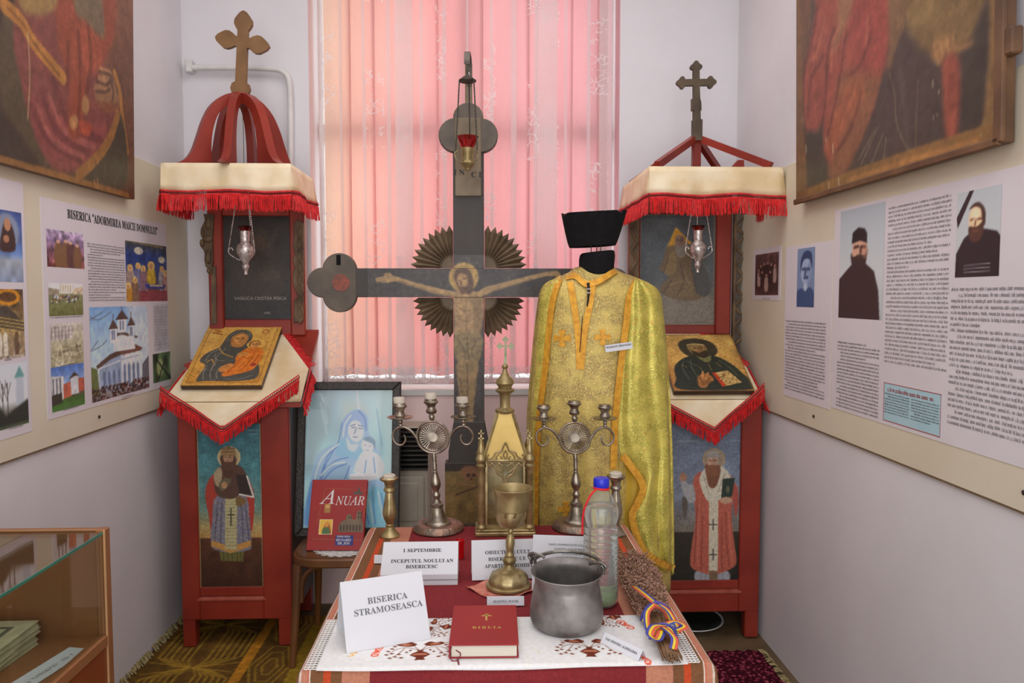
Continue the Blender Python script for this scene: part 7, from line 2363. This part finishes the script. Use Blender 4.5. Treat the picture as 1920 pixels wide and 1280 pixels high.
for tl, br, s_ in (((97, 506), (148, 510), 1), ((93, 592), (156, 596), 2), ((112, 682), (140, 686), 3), ((118, 761), (148, 765), 4), ((228, 742), (252, 746), 5)):
    text_at(t, M, tl, br, .008, s_ + 20)
t, M, w_, h_ = poster('poster', 'white poster with icon and church photos at the left edge', XP, 1, (-46, 322), (60, 808), ext=.02)
xb = loc(M, 44, 400)[0]
c, d = photo(t, M, (-40, 385), (44, 529), 50, 60, (70, 100, 160), 'photo')
c.vgrad([(0, (56, 80, 140)), (.6, (90, 120, 170)), (.7, (150, 160, 170)), (1, (120, 136, 160))]).noise(8, .08)
c.ell(.62, .3, .3, .26, (150, 160, 170), .7, 3).poly([(.45, .56), (.5, .3), (.6, .14), (.74, .2), (.82, .4), (.78, .56)], (60, 46, 44), 1, 1, True).ell(.64, .2, .08, .09, (176, 130, 100)).ell(.6, .4, .07, .05, (170, 120, 90))
d()
c, d = photo(t, M, (-40, 541), (47, 668), 50, 60, (110, 90, 60), 'photo')
c.vgrad([(0, (80, 64, 50)), (.3, (110, 90, 60)), (.6, (150, 130, 90)), (1, (150, 140, 130))]).noise(12, .2)
c.ell(.62, .12, .3, .12, (190, 130, 40)).ell(.62, .12, .22, .07, (90, 64, 40))
c.poly([(.1, .3), (.6, .24), (1, .5), (1, .62), (.1, .5)], (70, 66, 60))
for i in range(5): c.line([(.1, .36 + i * .05), (1, .48 + i * .05)], .02, (176, 150, 80), .9)
for i in range(7): c.poly([(.1 + i * .13, .95), (.1 + i * .13, .66), (.16 + i * .13, .6), (.2 + i * .13, .66), (.2 + i * .13, .95)], random.choice([(206, 196, 176), (100, 80, 60), (150, 130, 100)]))
c.noise(30, .1); d()
c, d = photo(t, M, (-40, 690), (54, 792), 50, 48, (180, 190, 200), 'photo')
c.vgrad([(0, (196, 204, 212)), (.6, (206, 210, 214)), (.75, (110, 110, 100)), (1, (70, 90, 60))])
c.poly([(.72, .9), (.74, .2), (.82, .1), (.9, .2), (.9, .9)], (176, 186, 196)).poly([(.7, .24), (.82, .06), (.93, .24)], (96, 150, 150))
for x in (.3, .45, .55): c.line([(x, .95), (x, .3)], .02, (70, 60, 56)); c.lines([[(x, .6), (x - .08, .35)], [(x, .5), (x + .07, .3)], [(x, .42), (x - .04, .25)]], .012, (80, 72, 66))
c.poly([(.1, .95), (.2, .55), (.36, .6), (.5, .8), (.72, .7), (1, .6), (1, .95)], (40, 46, 40), 1, 2); d()
text_at(t, M, (4, 531), (20, 535), .008, 31); text_at(t, M, (2, 672), (22, 676), .008, 32); text_at(t, M, (10, 797), (44, 801), .008, 33)

XQ = XR - .0105
t, M, w_, h_ = poster('photo_sheet', 'small white sheet with dark brown group photo on right wall', XQ, -1, (1413, 469), (1463, 563), cat='sheet')
c, d = photo(t, M, (1417, 478), (1459, 553), 40, 52, (70, 44, 42), 'photo')
c.vgrad([(0, (100, 70, 68)), (.3, (70, 44, 42)), (.8, (56, 34, 32)), (1, (90, 56, 52))]).noise(14, .15)
for x, y_, r_ in ((.18, .5, .06), (.5, .62, .07), (.84, .42, .06)): c.poly([(x - r_, y_ + .26), (x - r_, y_), (x, y_ - .06), (x + r_, y_), (x + r_, y_ + .26)], (176, 150, 140), .9, 1, True).ell(x, y_ - .1, .04, .035, (170, 130, 116))
for x, y_ in ((.25, .3), (.4, .26), (.55, .24), (.7, .28), (.32, .45), (.66, .46)): c.ell(x, y_, .04, .035, (150, 116, 106)).poly([(x - .07, y_ + .25), (x - .06, y_ + .05), (x + .06, y_ + .05), (x + .07, y_ + .25)], (44, 28, 28), .8, 1)
d(); text_at(t, M, (1429, 557), (1445, 561), .008, 41)
def man(c, hat, blue=False, ribbon=False, cx=.5, cy=.36, r=.15):
    if blue: sk, hr, cl, bgd = (150, 170, 196), (40, 60, 96), (56, 84, 124), None
    else: sk, hr, cl = (206, 156, 126), (44, 34, 34), (40, 32, 34)
    return sk, hr, cl
t, M, w_, h_ = poster('text_poster', 'narrow white text poster topped by a blue portrait photo', XQ, -1, (1474, 464), (1555, 768))
c, d = photo(t, M, (1496, 467), (1526, 576), 36, 70, (120, 140, 170), 'photo')
c.vgrad([(0, (118, 136, 168)), (1, (110, 130, 164))])
c.poly([(.0, 1), (.0, .76), (.25, .68), (.5, .72), (.75, .66), (1, .78), (1, 1)], (52, 76, 116), 1, 1, True).ell(.52, .4, .3, .22, (150, 168, 196)).poly([(.2, .42), (.22, .2), (.45, .06), (.8, .1), (.86, .34), (.78, .3), (.7, .2), (.4, .2), (.28, .3)], (44, 62, 100), 1, 1, True)
c.ell(.7, .45, .16, .2, (112, 132, 166), .6, 3).lines([[(.34, .36), (.46, .35)], [(.58, .36), (.7, .36)], [(.44, .5), (.6, .5)], [(.5, .38), (.47, .45)]], .06, (50, 70, 108), .8).poly([(.38, .66), (.5, .74), (.62, .66), (.56, .6), (.44, .6)], (180, 192, 210), .9, 1); d()
text_at(t, M, (1476, 588), (1500, 592), .010, 43, M_ink); text_at(t, M, (1474, 597), (1546, 754), .0115, 44)
t, M, w_, h_ = poster('text_poster', 'wide white text poster with two portraits of men in black', XQ, -1, (1566, 394), (1926, 880), ext=.16)
c, d = photo(t, M, (1577, 397), (1654, 600), 56, 96, (176, 184, 188), 'photo')
c.vgrad([(0, (164, 176, 184)), (.6, (190, 196, 198)), (1, (170, 178, 182))])
c.poly([(.0, 1), (.0, .64), (.2, .55), (.32, .5), (.6, .5), (.8, .58), (.9, .75), (.94, 1)], (50, 38, 38), 1, 1).ell(.47, .38, .17, .12, (200, 156, 132)).poly([(.29, .32), (.31, .22), (.44, .18), (.58, .2), (.63, .24), (.64, .33), (.48, .3)], (34, 30, 32), 1, 1)
c.poly([(.28, .4), (.34, .44), (.46, .42), (.6, .43), (.64, .38), (.62, .5), (.52, .57), (.42, .56), (.3, .5)], (52, 40, 38), 1, 1, True).lines([[(.36, .355), (.44, .35)], [(.52, .355), (.6, .36)], [(.5, .36), (.5, .405)], [(.43, .445), (.55, .445)]], .03, (70, 46, 40), .85).ell(.6, .4, .06, .07, (170, 120, 100), .5, 2); d()
c, d = photo(t, M, (1796, 363), (1873, 517), 56, 70, (180, 186, 190), 'photo')
c.vgrad([(0, (176, 184, 188)), (1, (186, 190, 192))])
c.poly([(.0, .3), (.3, .0), (.4, .0), (.04, .42)], (44, 34, 40)).poly([(.0, 1), (.02, .72), (.2, .54), (.42, .46), (.66, .46), (.92, .5), (1, .56), (1, 1)], (42, 34, 40), 1, 1).ell(.46, .34, .17, .16, (226, 190, 150)).poly([(.3, .22), (.4, .16), (.54, .16), (.66, .26), (.66, .42), (.6, .38), (.56, .24), (.44, .2)], (70, 50, 46), 1, 1, True)
c.poly([(.3, .42), (.4, .42), (.5, .42), (.62, .38), (.62, .52), (.5, .6), (.36, .58), (.3, .5)], (80, 54, 44), 1, 1, True).lines([[(.34, .34), (.42, .33)], [(.5, .34), (.58, .34)], [(.46, .34), (.44, .4)], [(.4, .47), (.5, .47)]], .03, (110, 70, 56), .85).ell(.44, .28, .1, .07, (246, 222, 190), .6, 3)
for i in range(3): c.line([(.22, .86 + i * .04), (.8, .85 + i * .04)], .012, (180, 176, 180), .6)
d()
text_at(t, M, (1575, 608), (1590, 612), .010, 50); text_at(t, M, (1575, 622), (1590, 626), .010, 51)
text_at(t, M, (1571, 636), (1647, 786), .0112, 52)
text_at(t, M, (1667, 385), (1775, 700), .0125, 53, None, .8)
a, b_ = loc(M, 1658, 716), loc(M, 1763, 820)
M_bluep = mat('pale_blue_print', col(178, 214, 224), col(170, 206, 218), .6)
M_redline = mat('red_print_line', col(176, 66, 70), None, .6)
B().box(a[0], b_[0], b_[1], a[1], 0, .0005).out('blue_box', M_bluep, t, 0)
s = B(); rw_ = .0022
s.box(a[0], b_[0], a[1] - rw_, a[1], .0005, .0009).box(a[0], b_[0], b_[1], b_[1] + rw_, .0005, .0009).box(a[0], a[0] + rw_, b_[1], a[1], .0005, .0009).box(b_[0] - rw_, b_[0], b_[1], a[1], .0005, .0009)
s.out('red_border', M_redline, t, 0)
xm = (a[0] + b_[0]) / 2
textblock(t, a[0] + .02, a[1] - .026, b_[0] - .02, a[1] - .004, .02, M_redline, .001, seed=60)
textblock(t, a[0] + .006, b_[1] + .02, xm - .004, a[1] - .026, .0078, M_ink2, .001, seed=61)
textblock(t, xm + .004, b_[1] + .02, b_[0] - .006, a[1] - .026, .0078, M_ink2, .001, seed=62)
x0, y1 = loc(M, 1785, 534)
textblock(t, x0, .05, w_ - .03, y1, .0148, M_ink3, .0008, seed=63, weight=.8)

# ---------------------------------------------------------------- glass display case
cs0 = at(204, 988, Y=1.86)
CX1, CY1, CZ = cs0.x, 1.86, cs0.z
CX0, CY0 = XL + .012, .95
CF = at(203, 1188, Y=1.85).z
case = thing('display_case', 'brown wooden display case with glass top by the left wall', 'cabinet', ((CX0 + CX1) / 2, (CY0 + CY1) / 2, 0))
M_case = mat('brown_laminate', col(156, 104, 66), col(138, 88, 54), .38, scale=3, stretch=(1, .15, 1))
M_case2 = mat('red_brown_laminate', col(136, 70, 36), col(116, 56, 28), .35, scale=3, stretch=(1, 1, .15))
M_caseedge = mat('pale_edge_band', col(196, 150, 104), None, .4)
chx, chy = (CX1 - CX0) / 2, (CY1 - CY0) / 2
B().box(-chx, chx, chy - .018, chy, 0, CZ, .001).out('end_panel', M_case, case, 0)
B().box(-chx, chx, -chy, -chy + .018, 0, CZ, .001).out('end_panel', M_case, case, 0)
B().box(-chx, -chx + .016, -chy + .018, chy - .018, 0, CZ, .001).out('back_panel', M_case, case, 0)
B().box(-chx + .016, chx - .002, -chy + .018, chy - .018, CF - .02, CF, .001).out('case_floor', M_case, case, 0)
B().box(chx - .018, chx - .002, -chy + .018, chy - .018, .05, CF - .02, .001).out('front_panel', M_case2, case, 0)
B().box(chx - .022, chx + .002, chy - .024, chy + .0012, 0, CZ + .001, .002).out('corner_post', M_case, case, 0)
s = B()
s.box(chx - .0015, chx + .0025, chy - .026, chy - .0225, .0, CZ + .001).box(-chx, chx, chy - .022, chy - .019, CZ, CZ + .001)
s.out('edge_band', M_caseedge, case, 0)
B().box(chx - .02, chx + .002, -chy + .018, chy - .024, CF - .022, CF + .004, .001).out('front_rail', M_case, case, 0)
M_cglass = thin_glass('case_glass', (.93, .97, .95), .10)
M_gedge = mat('green_glass_edge', col(70, 130, 112), None, .2)
B().box(-chx + .016, chx - .004, -chy + .018, chy - .018, CZ - .009, CZ - .004).out('glass_top', M_cglass, case, 0)
B().box(chx - .0075, chx - .0035, -chy + .018, chy - .024, CF + .004, CZ - .009).out('glass_front', M_cglass, case, 0)
B().box(chx - .004, chx - .0015, -chy + .018, chy - .024, CZ - .0095, CZ - .0035).out('glass_edge', M_gedge, case, 0)
# things in the case
q = at(60, 1242, Z=CF + .001)
BLc, BRc, TLc = at(12, 1286, Z=CF + .002), at(55, 1290, Z=CF + .002), at(82, 1209, Z=CF + .002)
M_, lw_, lh_ = plane3(BLc, BRc, TLc)
t = thing('case_label', 'white paper strip lying flat inside the display case', 'label', M=M_)
B().box(0, lw_, 0, lh_, -.0008, .0004).out('paper', M_paper, t, 0)
textblock(t, lw_ * .5, lh_ * .1, lw_ * .72, lh_ * .85, .007, M_inkg, .0007, seed=70)
pz_ = CF
c0 = at(78, 1162, Z=CF + .052)
M_oldp = mat('old_printed_paper', col(206, 196, 160), col(176, 166, 130), .7, scale=20)
M_oldc = mat('grey_green_cover', col(112, 112, 92), col(84, 84, 70), .7, scale=24)
rots = (-3, 2, -2, 1)
for k in range(4):
    zb = CF + .001 + k * .0128
    lab = ('bottom old booklet of the pile in the display case', 'second lowest old booklet of the pile in the case', 'third old booklet up the pile in the display case', 'top old booklet with dark square cover inside the display case')[k]
    t = thing('booklet', lab, 'booklet', (c0.x - .006 * (k % 2), c0.y - .008 * (3 - k) * .6, zb), rotz=R(rots[k]), group='old booklets in the display case')
    B().box(-.17, 0, -.24, 0, 0, .0015).box(-.17, 0, -.24, 0, .0108, .0123).box(-.17, -.168, -.24, 0, 0, .0123).out('cover', M_oldp, t, 0)
    pgs = B()
    for j in range(5): pgs.box(-.168, -.002 - .0006 * (j % 2), -.238, -.002 - .0006 * (j % 2), .0016 + j * .0018, .0033 + j * .0018)
    pgs.out('pages', M_oldp, t, 0)
    if k == 3:
        B().box(-.15, -.035, -.2, -.035, .0123, .0126).out('cover_print', M_oldc, t, 0)
        B().box(-.138, -.047, -.188, -.047, .0126, .0128).out('cover_square', M_oldp, t, 0)

# ---------------------------------------------------------------- rugs, plate
RG0, RG1, RGY0, RGY1 = at(330, 1175, Z=0.004).x, .02, 2.2, 3.5
Mg = basis(Vector((RG0, RGY0, .004)), (1, 0, 0), (0, 1, 0))
rg = thing('woven_rug', 'brown and ochre patterned flat rug with fringe along the left wall', 'rug', M=Mg)
gw, gh = RG1 - RG0, RGY1 - RGY0
c = Cv(Mg, gw, gh, 230, 230, (92, 66, 30), zoom=(220, 1100, 1920 / 420))
c.noise(16, .1)
OC, OB = (152, 122, 44), (164, 112, 34)
c.zoom = 'uv'
def gm(x, y_): return ((x - RG0) / gw, 1 - (y_ - RGY0) / gh)
def gl(pts, wd, cc, a=.9): c.line([gm(*p) for p in pts], wd / gw, cc, a, .5, False)
xs0 = RG0 + .035
def gpoly(pts, cc, a=1.): c.poly([gm(*p) for p in pts], cc, a)
bx = at(465, 1235, Z=.004).x
gpoly([(bx - .02, RGY0), (bx + .022, RGY0), (bx + .022, RGY1), (bx - .02, RGY1)], OB)
bx2 = at(590, 1180, Z=.004).x
gpoly([(bx2 - .02, RGY0), (bx2 + .12, RGY0), (bx2 + .12, RGY1), (bx2 - .02, RGY1)], (136, 110, 34))
for yc0 in (2.62, 3.02, 3.42):
    xc = (xs0 + bx) / 2 - .01
    for k in range(6):
        w2 = .035 + k * .026
        for sx in (-1, 1):
            gl([(xc + sx * w2, yc0 + .20), (xc + sx * w2, yc0 + .06 + k * .006), (xc + sx * w2 * .45, yc0 + .015), (xc, yc0)], .008, OC)
            gl([(xc + sx * w2, yc0 - .20), (xc + sx * w2, yc0 - .06 - k * .006), (xc + sx * w2 * .45, yc0 - .015), (xc, yc0)], .008, OC)
    gl([(xs0, yc0 - .05), (bx - .03, yc0 + .04)], .007, OC, .8); gl([(xs0, yc0 + .05), (bx - .03, yc0 - .04)], .007, OC, .8)
    x2 = (bx + bx2) / 2 + .0
    for r_ in (.03, .055, .08):
        gl([(x2 - r_, yc0), (x2 - r_ * .4, yc0 + .12 * r_ / .055), (x2 + r_ * .4, yc0 + .12 * r_ / .055), (x2 + r_, yc0), (x2 + r_ * .4, yc0 - .12 * r_ / .055), (x2 - r_ * .4, yc0 - .12 * r_ / .055), (x2 - r_, yc0)], .007, OC, .85)
c.noise(120, .08)
c.mesh('woven_pattern', M_textile, rg, 0, gain=1.3)
B().box(0, gw, 0, gh, -.0035, -.0004).out('backing', M_case2, rg, 0)
M_tuft = mat('straw_fringe', col(176, 160, 112), col(126, 112, 74), .9, scale=50)
s = B()
rnd = random.Random(2)
for i in range(620):
    y_ = rnd.uniform(0, gh)
    x = -rnd.uniform(0, .045)
    pts = [(x + .02, y_, .002), (x + .006, y_ + rnd.uniform(-.012, .012), .014 + rnd.uniform(0, .01)), (x - .016, y_ + rnd.uniform(-.02, .02), .012), (x - .03, y_ + rnd.uniform(-.024, .024), .004)]
    s.tube(pts, .0034, 4)
s.out('fringe', M_tuft, rg, 40, stuff=True)
# dark red carpet on the right
K = NT('mottled_red_carpet')
v = K.coords('Object')
n1 = K.n('ShaderNodeTexVoronoi', i_Scale=62.)
K.l(v, n1.inputs['Vector'])
n2 = K.noise(v, 55, 3)
mx = K.math('ADD', K.math('MULTIPLY', n1.outputs['Distance'], .6), K.math('MULTIPLY', n2, .6))
K.l(K.ramp(mx, [(.42, col(170, 84, 98)), (.5, col(118, 38, 56)), (.62, col(66, 20, 34))]), K.p.inputs['Base Color'])
K.p.inputs['Roughness'].default_value = 1.
K.p.inputs['Specular IOR Level'].default_value = .05
K.bump(mx, .8, .01)
ky1 = at(1340, 1217, Z=.012).y
kt_ = thing('carpet', 'mottled dark red carpet on the floor at right', 'carpet', (.72, (ky1 + 1.9) / 2, 0))
kh = (ky1 - 1.9) / 2
def pile(u, v):
    x, y_ = lerp(-.13, .43, u), lerp(-kh, kh, v)
    e = min(u, 1 - u, v, 1 - v)
    return Vector((x + (.006 * math.sin(v * 60) if u > .99 else 0), y_ + (.006 * math.sin(u * 70) if v > .99 else 0), .010 + random.uniform(-.002, .002) if e > .004 else .002))
B().grid(pile, 110, 110).out('pile', K.m, kt_, 60)
s = B()
for i in range(220):
    y_ = rnd.uniform(-kh, kh)
    s.tube([(.425, y_, .008), (.44, y_ + rnd.uniform(-.01, .01), .012), (.455, y_ + rnd.uniform(-.015, .015), .004)], .0026, 4)
s.out('edge_tufts', M_tuft, kt_, 40, stuff=True)
# plate under the right shrine
M_plate = mat('white_enamel', col(226, 226, 224), None, .25)
M_pin = mat('dark_green_enamel', col(40, 52, 42), col(30, 40, 32), .3)
qp = at(1348, 1188, Z=.03)
pl = thing('plate', 'white rimmed plate with dark green centre under right shrine', 'plate', (.935, 3.36, 0))
B().lathe([(.08, 0), (.09, .004), (.142, .026), (.147, .03), (.146, .033), (.14, .031), (.088, .009), (.0, .008)], 40).out('rim', M_plate, pl, 40)
B().lathe([(0, .0095), (.088, .0095), (.137, .0305), (.136, .0315), (.087, .0105), (0, .0105)], 40).out('centre', M_pin, pl, 40)

# ---------------------------------------------------------------- lettering becomes plain mesh
bpy.context.view_layer.update()
dg = bpy.context.evaluated_depsgraph_get()
for o in [o for o in SC.objects if o.type == 'FONT']:
    me = bpy.data.meshes.new_from_object(o.evaluated_get(dg))
    n = bpy.data.objects.new('lettering', me)
    COL.objects.link(n)
    n.parent = o.parent
    n.matrix_basis = o.matrix_basis
    nm = o.name
    bpy.data.objects.remove(o)
    n.name = nm
